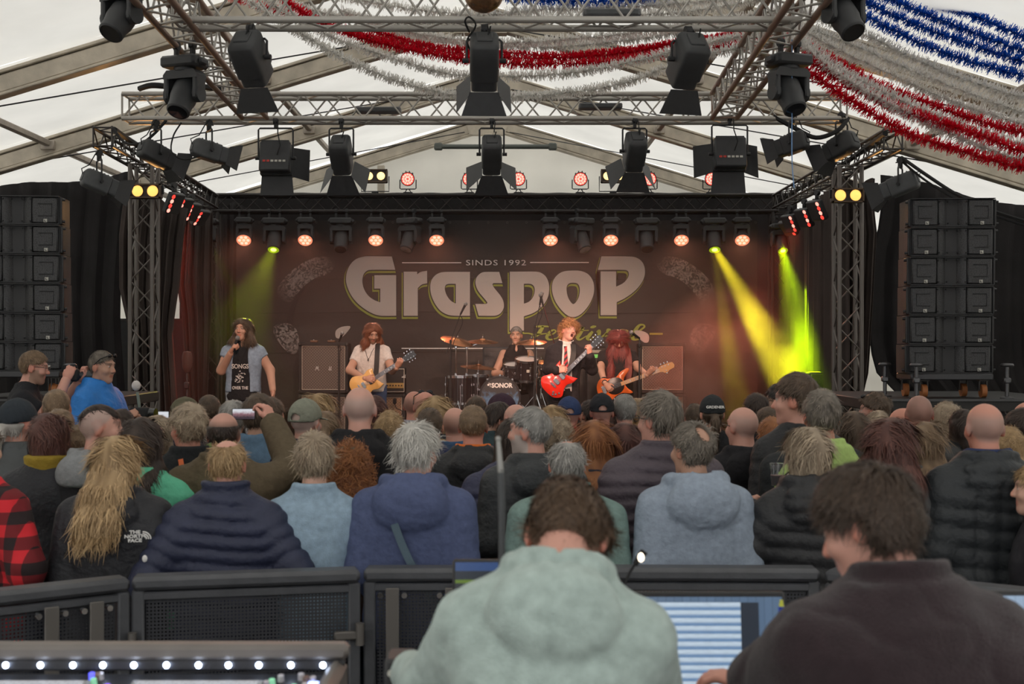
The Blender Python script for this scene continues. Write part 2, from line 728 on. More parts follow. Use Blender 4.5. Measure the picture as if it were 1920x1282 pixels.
# ------------------------------------------------------------------ loudspeaker stacks
CAB = mat('speaker_cabinet_black', rgb(46, 46, 48), 0.55, bump=0.2, bscale=200, var=0.1)


def grille_mat():
    m = bpy.data.materials.new('perforated_grille')
    nt, N, L, b = nodes_of(m)
    tc = N.new('ShaderNodeTexCoord')
    vo = N.new('ShaderNodeTexVoronoi')
    vo.inputs['Scale'].default_value = 110
    L.new(tc.outputs['Object'], vo.inputs['Vector'])
    cr = N.new('ShaderNodeMapRange')
    cr.inputs[1].default_value, cr.inputs[2].default_value = 0.25, 0.5
    L.new(vo.outputs['Distance'], cr.inputs[0])
    mx = N.new('ShaderNodeMix')
    mx.data_type = 'RGBA'
    L.new(cr.outputs[0], mx.inputs[0])
    mx.inputs[6].default_value = rgb(24, 24, 25)
    mx.inputs[7].default_value = rgb(62, 62, 64)
    L.new(mx.outputs[2], b.inputs['Base Color'])
    b.inputs['Roughness'].default_value = 0.55
    return m


GRILLE = grille_mat()
DARKIN = mat('speaker_slot_black', rgb(14, 14, 15), 0.6)
PALE = mat('pale_logo_plate', rgb(190, 188, 178), 0.5)
WH = mat('white_print', rgb(225, 222, 218), 0.6)
LEDG = mat('green_led', rgb(90, 160, 60), 0.4, emit=rgb(120, 255, 60), estr=2.0)
KW, KH, KD = 0.735, 0.262, 0.42


def line_array(lab, i, root_loc, yaw, left):
    """one two-way line array cabinet, front facing -y, bottom at z=0"""
    t = empty('line_array_speaker', root_loc, (0, 0, yaw))
    tag(t, lab, 'loudspeaker', 'loudspeakers of the left stack' if left else 'loudspeakers of the right stack')
    h = KH - 0.006
    body = MB()
    body.prism([(-KW / 2, 0), (KW / 2, 0), (KW / 2, h), (-KW / 2, h)], KD - 0.05, Matrix.Translation((0, 0.05, 0)))
    body.box((0, 0.025, 0.004), (KW, 0.06, 0.008))
    body.box((0, 0.025, h - 0.004), (KW, 0.06, 0.008))
    body.build('cabinet', CAB, t, smooth=False)
    for sd in (-1, 1):
        # main flat grille, and the curved inner baffle next to the slot
        MB().box((sd * (KW / 2 - 0.125), 0.03, h / 2), (0.22, 0.05, h - 0.024), bev=0.012).build('grille', GRILLE, t)
        mb = MB()
        mb.grid(lambda u, v, sd=sd: (sd * (0.022 + 0.105 * u), 0.012 + 0.075 * (1 - u) ** 2.2, 0.012 + (h - 0.024) * v), 8, 1)
        mb.build('horn_baffle', GRILLE, t)
        mb = MB()
        for bx, bz in ((0.118, 0.03), (0.118, h - 0.03), (0.045, 0.03), (0.045, h - 0.03)):
            mb.cyl((sd * bx, 0.02, bz), (sd * bx, -0.003, bz), 0.007, n=6)
        tag(mb.build('bolts', DARKIN, t), kind='stuff')
        # handle recess outline moulded behind the grille
        mb = MB()
        x0, x1 = sd * (KW / 2 - 0.06), sd * (KW / 2 - 0.18)
        mb.tube([(x1, 0.004, h * .3), (x0, 0.004, h * .3), (x0, 0.004, h * .72), (x1, 0.004, h * .72)], 0.006, 5)
        mb.build('woofer_rib', CAB, t)
        lg = MB()
        lg.box((sd * (KW / 2 - 0.125) + 0.01, 0.002, 0.034), (0.03, 0.006, 0.03)).build('logo_plate', PALE, t, smooth=False)
        mk = MB()
        cx = sd * (KW / 2 - 0.125) + 0.01
        mk.box((cx - 0.006, -0.0025, 0.034), (0.005, 0.003, 0.018)).box((cx, -0.0025, 0.027), (0.014, 0.003, 0.005))
        mk.build('logo_mark', DARKIN, t, smooth=False)
        mb = MB()
        mb.box((sd * (KW / 2 + 0.012), 0.1, h / 2), (0.02, 0.12, h * 0.94), bev=0.004)
        for z in (0.03, h - 0.03):
            mb.cyl((sd * (KW / 2 + 0.01), 0.06, z), (sd * (KW / 2 + 0.045), 0.06, z), 0.012, n=8)
        mb.build('rigging_plate', BLACK, t)
    MB().box((0, 0.1, h / 2), (0.05, 0.02, h - 0.02)).build('slot', DARKIN, t, smooth=False)
    return t


names = ['lowest', 'second from the bottom', 'third from the bottom', 'fourth from the bottom', 'fifth from the bottom', 'topmost']
DPA = 11.3
for side, cxpx, yaw in (('left', 36, 0.10), ('right', 1782, -0.05)):
    left = side == 'left'
    base = P(cxpx, 0, DPA)
    zb0 = P(0, 695 if left else 700, DPA).z
    for i in range(6):
        off = 0.010 * i * (-1 if left else 1)
        tilt = 0.0
        t = line_array('black line array loudspeaker, %s in the %s stack' % (names[i], side), i,
                       (base.x + off, DPA + 0.012 * i, zb0 + i * KH), yaw, left)
    # dolly with castors and jack legs
    dl = empty('speaker_dolly', (base.x, DPA, ZW), (0, 0, yaw))
    tag(dl, 'wheeled steel dolly under the %s loudspeaker stack' % side, 'dolly')
    zt = zb0 - ZW
    MB().box((0, 0.2, zt - 0.03), (KW * 0.98, 0.5, 0.055), bev=0.008).build('frame', mat('dolly_steel', rgb(70, 70, 72), 0.45, 0.6), dl)
    ORW = mat('orange_brown_wheel', rgb(168, 104, 58), 0.6)
    for sx in (-1, 1):
        for dx in (0, 0.09):
            x = sx * 0.26 - 0.05 + dx
            yy = 0.05 if dx else 0.32
            wv = MB()
            wv.cyl((x - 0.022, yy, 0.062), (x + 0.022, yy, 0.062), 0.06, n=18)
            c = wv.build('castor', ORW, dl)
            MB().box((x, yy, zt - 0.062), (0.085, 0.08, 0.012)).cyl((x - 0.032, yy, 0.062), (x - 0.032, yy, zt - 0.06), 0.008, n=6) \
                .cyl((x + 0.032, yy, 0.062), (x + 0.032, yy, zt - 0.06), 0.008, n=6).build('castor_fork', DARKALU, c)
    for jx, jy in ((-0.32, -0.08), (0.46, -0.1), (-0.5, 0.3)):
        mb = MB()
        mb.cyl((jx, jy, 0), (jx, jy, 0.28), 0.018, n=10)
        mb.lathe([(0.0, 0.28), (0.055, 0.285), (0.06, 0.295), (0.05, 0.31), (0, 0.312)], 14, Matrix.Translation((jx, jy, 0)))
        mb.box((jx, jy, 0.16), (0.06, 0.06, 0.05), bev=0.01)
        mb.lathe([(0.06, 0), (0.06, 0.012), (0.02, 0.02)], 12, Matrix.Translation((jx, jy, 0)))
        mb.build('jack_leg', mat('jack_steel', rgb(96, 96, 98), 0.4, 0.7), dl)
    # status led of the top cabinet
p = P(108, 380, DPA - 0.02)
# flight cases behind the gap on the left
fc = empty('flight_case', (P(285, 0, 18.6).x, 18.6, ZS))
tag(fc, 'black flight case standing behind the left drape gap', 'case')
hz = P(0, 598, 18.6).z - ZS
MB().box((0, 0, hz / 2), (1.15, 0.7, hz), bev=0.02).build('body', BLACK, fc)
mb = MB()
for sx in (-1, 1):
    mb.box((sx * 0.565, -0.345, hz / 2), (0.03, 0.02, hz))
mb.box((0, -0.352, hz - 0.015), (1.15, 0.01, 0.03))
mb.build('edging', DARKALU, fc, smooth=False)

# ------------------------------------------------------------------ trusses
_unit = MB().cyl((0, 0, 0), (0, 0, 1), 1, n=6, caps=False)
UNIT6 = {}


def rod(name, a, b, r, m, parent, n=6):
    """a thin tube as its own object; alike tubes share one mesh"""
    key = (m.name, n)
    if key not in UNIT6:
        me = MB().cyl((0, 0, 0), (0, 0, 1), 1, n=n, caps=(n > 6)).mesh('tube')
        me.materials.append(m)
        UNIT6[key] = me
    a, b = Vector(a), Vector(b)
    d = b - a
    o = bpy.data.objects.new(name, UNIT6[key])
    o.parent = parent
    q = d.to_track_quat('Z', 'Y')
    o.matrix_local = Matrix.LocRotScale(a, q, Vector((r, r, d.length)))
    COL.objects.link(o)
    return o


def truss(label, a, b, w=0.24, r=0.0245, br=0.009, step=None, m=ALU, mb_=None, up=Vector((0, 0, 1)), name='box_truss', cat='truss',
          faces=(0, 1, 2, 3)):
    a, b = Vector(a), Vector(b)
    d = b - a
    L = d.length
    t = d.normalized()
    s = t.cross(up).normalized()
    u = s.cross(t).normalized()
    root = empty(name, a)
    tag(root, label, cat)
    h = w / 2
    cs = [s * i * h + u * j * h for i, j in ((-1, -1), (1, -1), (1, 1), (-1, 1))]
    for c in cs:
        rod('chord', c, c + d, r, m, root, n=12)
    n = max(2, round(L / (step or w * 1.15)))
    for fi in faces:
        c0, c1 = cs[fi], cs[(fi + 1) % 4]
        for k in range(n):
            p = c0 + d * (k / n) if k % 2 == 0 else c1 + d * (k / n)
            q = c1 + d * ((k + 1) / n) if k % 2 == 0 else c0 + d * ((k + 1) / n)
            rod('brace', p, q, br, mb_ or m, root)
        for k in (0, n):
            rod('end_tube', c0 + d * (k / n), c1 + d * (k / n), br * 1.2, m, root)
    return root


ZT = 4.32 + 0.12
truss('front aluminium lighting truss across the top of the picture', (-2.25, 8.82, ZT), (2.05, 8.82, ZT), step=0.17)
truss('long aluminium lighting truss spanning below the front one, above the stage', (-3.73, 12.62, ZT), (3.4, 12.62, ZT), step=0.2)
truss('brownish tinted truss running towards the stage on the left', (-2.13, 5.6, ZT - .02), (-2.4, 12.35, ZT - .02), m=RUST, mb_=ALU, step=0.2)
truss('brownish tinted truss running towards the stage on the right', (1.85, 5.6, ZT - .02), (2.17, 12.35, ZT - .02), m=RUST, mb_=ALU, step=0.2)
ORT = mat('orange_lit_tube', rgb(150, 104, 70), 0.45, 0.5, var=0.3, vscale=5)
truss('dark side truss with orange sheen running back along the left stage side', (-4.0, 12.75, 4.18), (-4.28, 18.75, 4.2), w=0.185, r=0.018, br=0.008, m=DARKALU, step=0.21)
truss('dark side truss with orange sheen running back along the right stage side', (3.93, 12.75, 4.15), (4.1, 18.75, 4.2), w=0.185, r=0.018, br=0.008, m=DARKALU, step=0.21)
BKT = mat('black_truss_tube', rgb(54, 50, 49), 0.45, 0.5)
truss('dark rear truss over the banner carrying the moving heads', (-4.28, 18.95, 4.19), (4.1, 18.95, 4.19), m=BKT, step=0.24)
TWR = mat('grey_tower_tube', rgb(112, 106, 102), 0.42, 0.6, var=0.2)
YV = Vector((0, 1, 0))
truss('left front truss tower with warm two-lamp blinder on top', (-3.92, 13.95, 0.0), (-3.92, 13.95, 4.06), up=YV, m=TWR, name='truss_tower', cat='tower', step=0.26)
truss('right front truss tower with warm two-lamp blinder on top', (3.8, 13.95, 0.0), (3.8, 13.95, 4.04), up=YV, m=TWR, name='truss_tower', cat='tower', step=0.26)
truss('left rear truss tower under the green lit moving head', (-4.32, 18.95, ZS), (-4.32, 18.95, 4.06), up=YV, m=BKT, name='truss_tower', cat='tower', step=0.3)
truss('right rear truss tower standing in the smoke', (4.14, 18.95, ZS), (4.14, 18.95, 4.06), up=YV, m=BKT, name='truss_tower', cat='tower', step=0.3)

# ------------------------------------------------------------------ lamps
GLASSD = mat('dark_lens', rgb(28, 30, 34), 0.12, 0.0, coat=0.6)
LAMPB = mat('lamp_housing', rgb(52, 53, 55), 0.5, bump=0.12, bscale=250, var=0.12, vscale=15)
LAMPG = mat('lamp_housing_grey', rgb(74, 76, 78), 0.5, bump=0.12, bscale=250, var=0.12, vscale=15)
E_WASH = mat('wash_lens_lit', rgb(255, 160, 120), 0.4, emit=(1.0, 0.30, 0.16, 1), estr=1.0)
E_WASHC = mat('wash_cell_lit', rgb(255, 230, 215), 0.4, emit=(1.0, 0.66, 0.46, 1), estr=1.25)
E_GREEN = mat('green_lens_lit', rgb(150, 190, 20), 0.3, emit=(0.42, 0.62, 0.01, 1), estr=0.6)
E_GREENC = mat('green_core_lit', rgb(230, 255, 120), 0.3, emit=(0.85, 1.0, 0.15, 1), estr=3.0)
E_RED = mat('red_led_lit', rgb(255, 90, 80), 0.3, emit=(1.0, 0.05, 0.035, 1), estr=1.3)
E_REDC = mat('red_led_core', rgb(255, 170, 160), 0.3, emit=(1.0, 0.34, 0.26, 1), estr=1.7)
E_WARM = mat('blinder_lit', rgb(255, 220, 150), 0.3, emit=(1.0, 0.66, 0.26, 1), estr=1.9)
E_WARMO = mat('blinder_amber', rgb(255, 190, 90), 0.3, emit=(1.0, 0.5, 0.12, 1), estr=1.5)


def clamp(t, z, m=BLACK):
    mb = MB()
    mb.cyl((-0.022, 0, z + 0.028), (0.022, 0, z + 0.028), 0.034, n=12)
    mb.box((0, 0, z - 0.02), (0.03, 0.045, 0.06), bev=0.006)
    mb.cyl((0, -0.045, z + 0.01), (0, 0.045, z + 0.01), 0.007, n=6)
    mb.build('clamp', m, t)


def fresnel(label, p, drop=0.2, w=0.2, h=0.2, L=0.3, yaw=0, tilt=-35, door=0.16, m=None, open_=(30, 30, 30, 30), kind='round', lit=None,
            power=0, target=None, tags=False, roll=0, group='theatre lanterns on the trusses', col=(1, .62, .46), ang=25):
    """stage lantern: p = clamp point under a chord; beam along local +y"""
    m = m or LAMPB
    t = empty('theatre_lantern', p, (0, 0, math.radians(yaw)))
    tag(t, label, 'stage light', group)
    clamp(t, 0)
    zp = -drop
    hw = w / 2 + 0.02
    yk = [(-hw, 0, zp), (-hw, 0, -0.06), (-hw + 0.015, 0, -0.045), (hw - 0.015, 0, -0.045), (hw, 0, -0.06), (hw, 0, zp)]
    MB().tube(yk, 0.009, 6).build('yoke', BLACK, t)
    R = Matrix.Translation((0, 0, zp)) @ Matrix.Rotation(math.radians(tilt), 4, 'X') @ Matrix.Rotation(math.radians(roll), 4, 'Y')
    mb = MB()
    if kind == 'round':
        # rounded back, flat sides, stepped snoot
        prof = []
        for k in range(24):
            a = 2 * math.pi * k / 24
            e = 0.3
            prof.append((math.copysign(abs(math.cos(a)) ** e, math.cos(a)) * w / 2, math.copysign(abs(math.sin(a)) ** e, math.sin(a)) * h / 2))
        n = len(prof)
        vs, fs = [], []
        for (y, k) in ((-L * .5, .62), (-L * .46, .86), (-L * .4, .97), (-L * .1, 1), (L * .28, 1), (L * .3, .9), (L * .5, .9)):
            for q in prof:
                vs.append((q[0] * k, y, q[1] * k))
        for j in range(6):
            for i in range(n):
                fs.append((j * n + i, (j + 1) * n + i, (j + 1) * n + (i + 1) % n, j * n + (i + 1) % n))
        fs.append(tuple(range(n)))
        mb.add(vs, fs, R)
        mb.box((0, -L * .5, 0.0), (w * .55, 0.02, h * .5), R, bev=0.006)
        for k in range(5):
            mb.box((0, -L * .3 + k * L * .11, h / 2), (w * .62, 0.012, 0.012), R)
    else:
        mb.box((0, -L * .1, 0), (w, L * .6, h), R, bev=0.012)
        mb.box((0, L * .28, 0), (w * 1.04, L * .3, h * 1.04), R, bev=0.008)
        for k in range(7):
            mb.box((0, -L * .3 + k * L * .08, h / 2 + 0.006), (w * .9, 0.008, 0.02), R)
    mb.build('housing', m, t)
    for sx in (-1, 1):
        MB().cyl(R @ Vector((sx * (w / 2 + 0.005), 0, 0)), R @ Vector((sx * (w / 2 + 0.05), 0, 0)), 0.017, n=8).build('tilt_knob', BLACK, t)
    lm = lit or GLASSD
    MB().lathe([(0.0, L * .5 - 0.004), (w * .41, L * .5 - 0.012)], 20, R @ Matrix.Rotation(-math.pi / 2, 4, 'X'), caps=False).build('lens', lm, t)
    for i, (ax, sg) in enumerate((('x', -1), ('x', 1), ('z', -1), ('z', 1))):
        a = math.radians(open_[i])
        if open_[i] < 0:
            continue
        mb = MB()
        wd = (h if ax == 'x' else w) * 0.5
        e = (0.35 if kind == 'round' else .08) * door
        c, s_ = math.cos(a) * door, math.sin(a) * door
        base = (w if ax == 'x' else h) * 0.46
        pts = [(-wd, 0), (wd, 0), (wd + e, 1), (-wd - e, 1)]
        vs = []
        for q, tt in pts:
            off = sg * (base + s_ * tt)
            yv = L * .5 + c * tt
            vs.append((off, yv, q) if ax == 'x' else (q, yv, off))
        v2 = [(v[0], v[1] + 0.003, v[2] + (0.002 if ax == 'z' else 0)) for v in vs]
        mb.add(vs + v2, [(0, 1, 2, 3), (7, 6, 5, 4), (0, 4, 5, 1), (1, 5, 6, 2), (2, 6, 7, 3), (3, 7, 4, 0)], R)
        mb.build('barn_door', BLACK, t, smooth=False)
    if tags:
        for k in range(6):
            mb = MB()
            mb.box((-w * .33 + k * w * .13, -L * .41, -h * .18), (w * .09, 0.004, 0.02), R)
            mb.build('button', mat('red_key', rgb(190, 60, 50), 0.5) if k < 2 else PALE, t, smooth=False)
    else:
        mb = MB().box((0, -L * .512, h * .12), (w * .22, 0.004, h * .16), R)
        mb.build('type_plate', mat('grey_plate', rgb(110, 110, 108), 0.5), t, smooth=False)
    mb = MB()
    mb.tube([R @ Vector((w * .1, -L * .5, 0)), R @ Vector((w * .2, -L * .62, h * .3)), (w * .1, -L * .3, -0.1), (0.03, -0.05, -0.0), (0.02, 0, 0.06)], 0.006, 5)
    mb.build('power_cable', RUBBER, t)
    if power:
        d = R @ Vector((0, L * .5, 0))
        M = Matrix.Translation(p) @ Matrix.Rotation(math.radians(yaw), 4, 'Z')
        src = M @ d
        src += (Vector(target) - src).normalized() * .16
        spot('lamp_beam', src, target, col, power, ang, 0.6, 0.03, t)
    return t


def moving_head(label, p, yaw=0, tilt=-60, sc=1.0, lit=None, core=None, m=None, group='moving head lamps', wash=False, name='moving_head_light'):
    """hanging moving head; p = clamp point; lens looks along local +y before tilt"""
    m = m or LAMPB
    t = empty(name, p, (0, 0, math.radians(yaw)))
    t.scale = (sc, sc, sc)
    tag(t, label, 'stage light', group)
    for sx in (-0.07, 0.07):
        mb = MB()
        mb.cyl((sx - 0.018, 0, 0.028), (sx + 0.018, 0, 0.028), 0.034, n=10)
        mb.box((sx, 0, -0.03), (0.03, 0.04, 0.07), bev=0.005)
        mb.build('clamp', BLACK, t)
    bw = 0.3 if not wash else 0.24
    mb = MB()
    mb.box((0, 0, -0.105), (bw, 0.22, 0.085), bev=0.018)
    mb.box((0, 0, -0.105), (bw + 0.05, 0.1, 0.05), bev=0.015)
    mb.build('base', m, t)
    mb = MB().box((-0.045, -0.111, -0.1), (0.05, 0.004, 0.02)).box((0.05, -0.111, -0.1), (0.04, 0.004, 0.014))
    mb.build('display', PALE, t, smooth=False)
    mb = MB()
    yw = bw * 0.98
    mb.cyl((0, 0, -0.145), (0, 0, -0.17), 0.08, n=16)
    mb.prism([(-yw / 2, -0.2), (-yw / 2 + 0.03, -0.165), (yw / 2 - 0.03, -0.165), (yw / 2, -0.2), (yw / 2, -0.23), (-yw / 2, -0.23)], 0.13,
             Matrix.Translation((0, -0.065, 0)))
    for sx in (-1, 1):
        mb.box((sx * (yw / 2 - 0.022), 0, -0.30), (0.044, 0.13, 0.17), bev=0.012)
        mb.cyl((sx * (yw / 2 - 0.044), 0, -0.345), (sx * (yw / 2 + 0.002), 0, -0.345), 0.062, n=16)
    mb.build('yoke', m, t)
    R = Matrix.Translation((0, 0, -0.345)) @ Matrix.Rotation(math.radians(tilt), 4, 'X') @ Matrix.Rotation(-math.pi / 2, 4, 'X')
    if wash:
        prof = [(0.0, -0.1), (0.06, -0.098), (0.09, -0.07), (0.1, 0.0), (0.112, 0.05), (0.115, 0.085), (0.108, 0.09)]
        zr, rr = 0.084, 0.107
    else:
        prof = [(0.0, -0.16), (0.06, -0.158), (0.092, -0.12), (0.1, -0.05), (0.1, 0.04), (0.088, 0.09), (0.088, 0.16), (0.08, 0.17), (0.075, 0.172)]
        zr, rr = 0.168, 0.075
    hd = MB().lathe(prof, 22, R, caps=False).build('head', m, t)
    MB().lathe([(0, zr - 0.004), (rr * .6, zr - 0.002), (rr, zr)], 22, R, caps=False).build('lens', lit or GLASSD, hd)
    if core:
        if wash:
            mb = MB()
            for k in range(7):
                a = k * math.pi / 3
                q = (0, 0) if k == 6 else (0.062 * math.cos(a), 0.062 * math.sin(a))
                mb.lathe([(0, zr + 0.004), (0.024, zr + 0.002)], 10, R @ Matrix.Translation((q[0], q[1], 0)), caps=False)
            tag(mb.build('lit_cells', core, hd), kind='stuff')
        else:
            MB().lathe([(0, zr + 0.006), (rr * .5, zr + 0.002)], 14, R, caps=False).build('lit_core', core, hd)
    return t


def par_led(label, p, yaw=180, tilt=0, up=True, core=True, group='red LED cans on the rear truss'):
    t = empty('led_par_can', p, (0, 0, math.radians(yaw)))
    tag(t, label, 'stage light', group)
    z = 0.2 if up else -0.2
    MB().tube([(-0.12, 0, z), (-0.12, 0, z * .35), (-0.1, 0, z * .3), (0.1, 0, z * .3), (0.12, 0, z * .35), (0.12, 0, z)], 0.008, 6).build('yoke', BLACK, t)
    mb = MB()
    for sx in (-0.05, 0.05):
        mb.cyl((sx, 0, 0), (sx * .3, 0, z * .3), 0.008, n=6)
    mb.box((0, 0, 0), (0.14, 0.06, 0.03), bev=0.008).build('clamp', BLACK, t)
    R = Matrix.Translation((0, 0, z)) @ Matrix.Rotation(math.radians(tilt), 4, 'X') @ Matrix.Rotation(-math.pi / 2, 4, 'X')
    hd = MB().lathe([(0.0, -0.13), (0.06, -0.125), (0.085, -0.06), (0.1, 0.03), (0.105, 0.08), (0.098, 0.085), (0.09, 0.07), (0.0, 0.066)], 20, R, caps=False).build('can', BLACK, t)
    mb = MB()
    for k in range(4):
        a = math.pi * (0.25 + 0.17 * k)
        mb.box((0.1 * math.cos(a), -0.02, z + 0.1 * math.sin(a)), (0.012, 0.1, 0.05))
    tag(mb.build('cooling_fins', BLACK, t), kind='stuff')
    mb = MB()
    for k in range(12):
        a = k * math.pi / 6
        mb.lathe([(0, 0.08), (0.0175, 0.077)], 8, R @ Matrix.Translation((0.068 * math.cos(a), 0.068 * math.sin(a), 0)), caps=False)
    for k in range(6):
        a = k * math.pi / 3
        mb.lathe([(0, 0.08), (0.0175, 0.077)], 8, R @ Matrix.Translation((0.032 * math.cos(a), 0.032 * math.sin(a), 0)), caps=False)
    tag(mb.build('lit_cells', E_REDC, hd), kind='stuff')
    MB().lathe([(0, 0.074), (0.092, 0.072)], 20, R, caps=False).build('lens', E_RED, hd)
    return t


def blinder(label, p, yaw=0, lamp=None, stand=0.0, w=0.34, h=0.155, power=0, col=(1, .6, .25)):
    t = empty('blinder_lamp', p, (0, 0, math.radians(yaw)))
    tag(t, label, 'stage light', 'two lamp blinders')
    z = stand
    MB().box((0, 0.05, z), (w, 0.1, h), bev=0.012).build('housing', mat('blinder_housing', rgb(60, 50, 44), 0.5), t)
    mb = MB()
    for q in ((0, h / 2 - .008, w, .016), (0, -h / 2 + .008, w, .016)):
        mb.box((q[0], -0.012, z + q[1]), (q[2], 0.03, q[3]))
    for sx in (-1, 1):
        mb.box((sx * (w / 2 - .008), -0.012, z), (0.016, 0.03, h))
    mb.build('front_rim', mat('blinder_rim', rgb(92, 74, 58), 0.5), t, smooth=False)
    R0 = Matrix.Rotation(math.pi / 2, 4, 'X')
    for sx in (-1, 1):
        M = Matrix.Translation((sx * w * .24, -0.004, z)) @ R0
        MB().lathe([(0, 0.022), (0.035, 0.017), (0.056, 0.004), (0.06, -0.004)], 20, M, caps=False).build('lamp', lamp or E_WARM, t)
        MB().lathe([(0.06, 0.002), (0.066, 0.008), (0.069, 0.0)], 20, M, caps=False).build('lamp_ring', LAMPB, t)
    if stand:
        MB().tube([(-w / 2 - .02, 0.04, z), (-w / 2 - .02, 0.04, 0.03), (w / 2 + .02, 0.04, 0.03), (w / 2 + .02, 0.04, z)], 0.008, 6).build('bracket', BLACK, t)
        MB().box((0, 0.04, 0.015), (0.1, 0.06, 0.03), bev=0.006).build('clamp', BLACK, t)
    else:
        mb = MB()
        for sx in (-1, 1):
            mb.box((sx * (w / 2 + .012), 0.05, z + 0.02), (0.014, 0.04, 0.1), bev=0.004)
        mb.build('bracket', BLACK, t)
    return t


D1, D2 = 8.7, 12.5


def under(x, y, d, cy):
    """clamp point on a chord at pixel row cy above pixel column x"""
    return P(x, cy, d)


# lanterns on the front truss
TG = Vector((0, 16.2, 1.9))
fresnel('black barn-door lantern under the left end of the front truss', P(470, 62, D1), 0.17, 0.2, 0.24, 0.34, yaw=-14, tilt=-42, door=0.17, open_=(-1, -1, 28, -1), power=750, ang=27, target=(-2.6, 15.2, 1.7))
fresnel('black barn-door lantern in the middle of the front truss, below the bronze globe', P(908, 62, D1), 0.19, 0.2, 0.24, 0.36, yaw=2, tilt=-48, door=0.16, open_=(38, 38, 30, -1), power=750, target=(0.2, 16, 1.6))
fresnel('black barn-door lantern under the right end of the front truss', P(1290, 66, D1), 0.17, 0.2, 0.24, 0.34, yaw=16, tilt=-40, door=0.17, open_=(-1, -1, 28, -1), power=750, ang=27, target=(1.3, 16, 1.7))
# lanterns under the long truss
fresnel('wide flat softlight with big barn doors left of the rear red LEDs', P(517, 232, D2), 0.34, 0.3, 0.3, 0.2, tilt=-12, yaw=0, door=0.2, open_=(-1, 55, 78, -1), kind='flat', tags=True)
fresnel('black lantern with barn doors, second under the long truss', P(640, 232, D2), 0.3, 0.2, 0.26, 0.34, tilt=-48, yaw=-4, door=0.2, open_=(42, 42, 22, -1), power=260, ang=50, target=(-1.2, 17, 1.8))
fresnel('black lantern with barn doors at the middle of the long truss', P(922, 232, D2), 0.3, 0.2, 0.26, 0.34, tilt=-48, yaw=2, door=0.2, open_=(52, 52, 22, -1), power=260, ang=50, target=(0.2, 17, 1.8))
fresnel('black lantern with barn doors under the long truss right of the middle', P(1190, 232, D2), 0.27, 0.2, 0.26, 0.34, tilt=-48, yaw=6, door=0.2, open_=(42, 42, 22, -1), power=260, ang=50, target=(1.4, 17, 1.8))
fresnel('wide flat softlight with wide side doors under the right half of the long truss', P(1368, 226, D2), 0.33, 0.31, 0.3, 0.2, tilt=-12, yaw=0, door=0.22, open_=(55, 55, 78, -1), kind='flat', tags=True)
fresnel('small grey lantern aimed right beside the left side truss', P(392, 236, D2), 0.25, 0.18, 0.18, 0.34, yaw=-62, tilt=-14, door=0.12, m=LAMPG, open_=(30, 30, -1, 30))
fresnel('black lantern hanging above the left blinder, doors to the right', P(292, 236, D2), 0.28, 0.19, 0.19, 0.34, yaw=-48, tilt=-22, door=0.14, open_=(25, 25, 30, -1))
fresnel('grey lantern hanging lowest at the far left below the side truss end', P(186, 292, 12.7), 0.27, 0.18, 0.19, 0.34, yaw=-60, tilt=-20, door=0.14, m=LAMPG, open_=(25, 25, -1, 25))
fresnel('small black lantern with open doors right of the wide softlight', P(1486, 222, D2), 0.25, 0.17, 0.19, 0.3, yaw=58, tilt=-16, door=0.12, open_=(30, 30, -1, 30))
fresnel('black lantern above the right side truss, doors to the left', P(1578, 222, D2), 0.27, 0.19, 0.2, 0.32, yaw=46, tilt=-24, door=0.15, open_=(25, 25, 30, -1))
fresnel('grey lantern hanging lowest at the far right below the side truss end', P(1688, 306, 12.7), 0.22, 0.18, 0.19, 0.36, yaw=62, tilt=-20, door=0.15, m=LAMPG, open_=(25, 25, 25, -1))

# big moving heads on the near trusses
moving_head('moving head cut by the top edge at the upper left', P(228, -60, 8.3), yaw=150, tilt=-52, sc=0.94, m=LAMPB)
moving_head('moving head cut by the top edge at the upper right', P(1582, -62, 8.3), yaw=205, tilt=-52, sc=0.94, m=LAMPB)
moving_head('large moving head hanging from the brownish left truss', P(346, 92, 9.35), yaw=160, tilt=-58, sc=0.98, m=LAMPB)
moving_head('large moving head hanging from the brownish right truss, by the blue cord', P(1479, 88, 9.35), yaw=200, tilt=-58, sc=0.98, m=LAMPB)

# rear truss: wash and spot heads
ZB = P(0, 402, 18.85)
heads = [(458, 'w', 'first wash head from the left under the rear truss, glowing salmon'),
         (515, 'g', 'green glowing spot head under the rear truss, left half'),
         (573, 'w', 'second lit wash head from the left under the rear truss'),
         (640, 's', 'leftmost unlit spot head under the rear truss'),
         (705, 'w', 'third lit wash head from the left, above the letter G'),
         (768, 's', 'unlit spot head leaning right, above the letter r'),
         (819, 'w', 'fourth lit wash head from the left, above the letter a'),
         (1032, 'w', 'fourth lit wash head from the right, above the letter o'),
         (1090, 's', 'unlit spot head leaning left, between letters o and P'),
         (1145, 'w', 'third lit wash head from the right, above the last letter P'),
         (1212, 's', 'rightmost unlit spot head under the rear truss'),
         (1277, 'w', 'second lit wash head from the right under the rear truss'),
         (1338, 'g', 'green glowing spot head under the rear truss, right half'),
         (1391, 'w', 'rightmost lit wash head under the rear truss, in red haze')]
for x, k, lab in heads:
    p = P(x, 400, 18.83)
    if k == 'w':
        moving_head(lab, p, yaw=180 + (x - 930) * -0.01, tilt=-44, sc=1.0, lit=E_WASH, core=E_WASHC, wash=True, group='wash heads under the rear truss')
    else:
        yw = {768: 150, 1090: 212}.get(x, 180)
        moving_head(lab, p, yaw=yw, tilt=-58, sc=1.12, lit=E_GREEN if k == 'g' else GLASSD, core=E_GREENC if k == 'g' else None,
                    group='spot heads under the rear truss')
moving_head('green glowing spot head on the left rear tower', P(388, 402, 18.5), yaw=176, tilt=-52, sc=1.0, lit=E_GREEN, core=E_GREENC, group='spot heads under the rear truss')
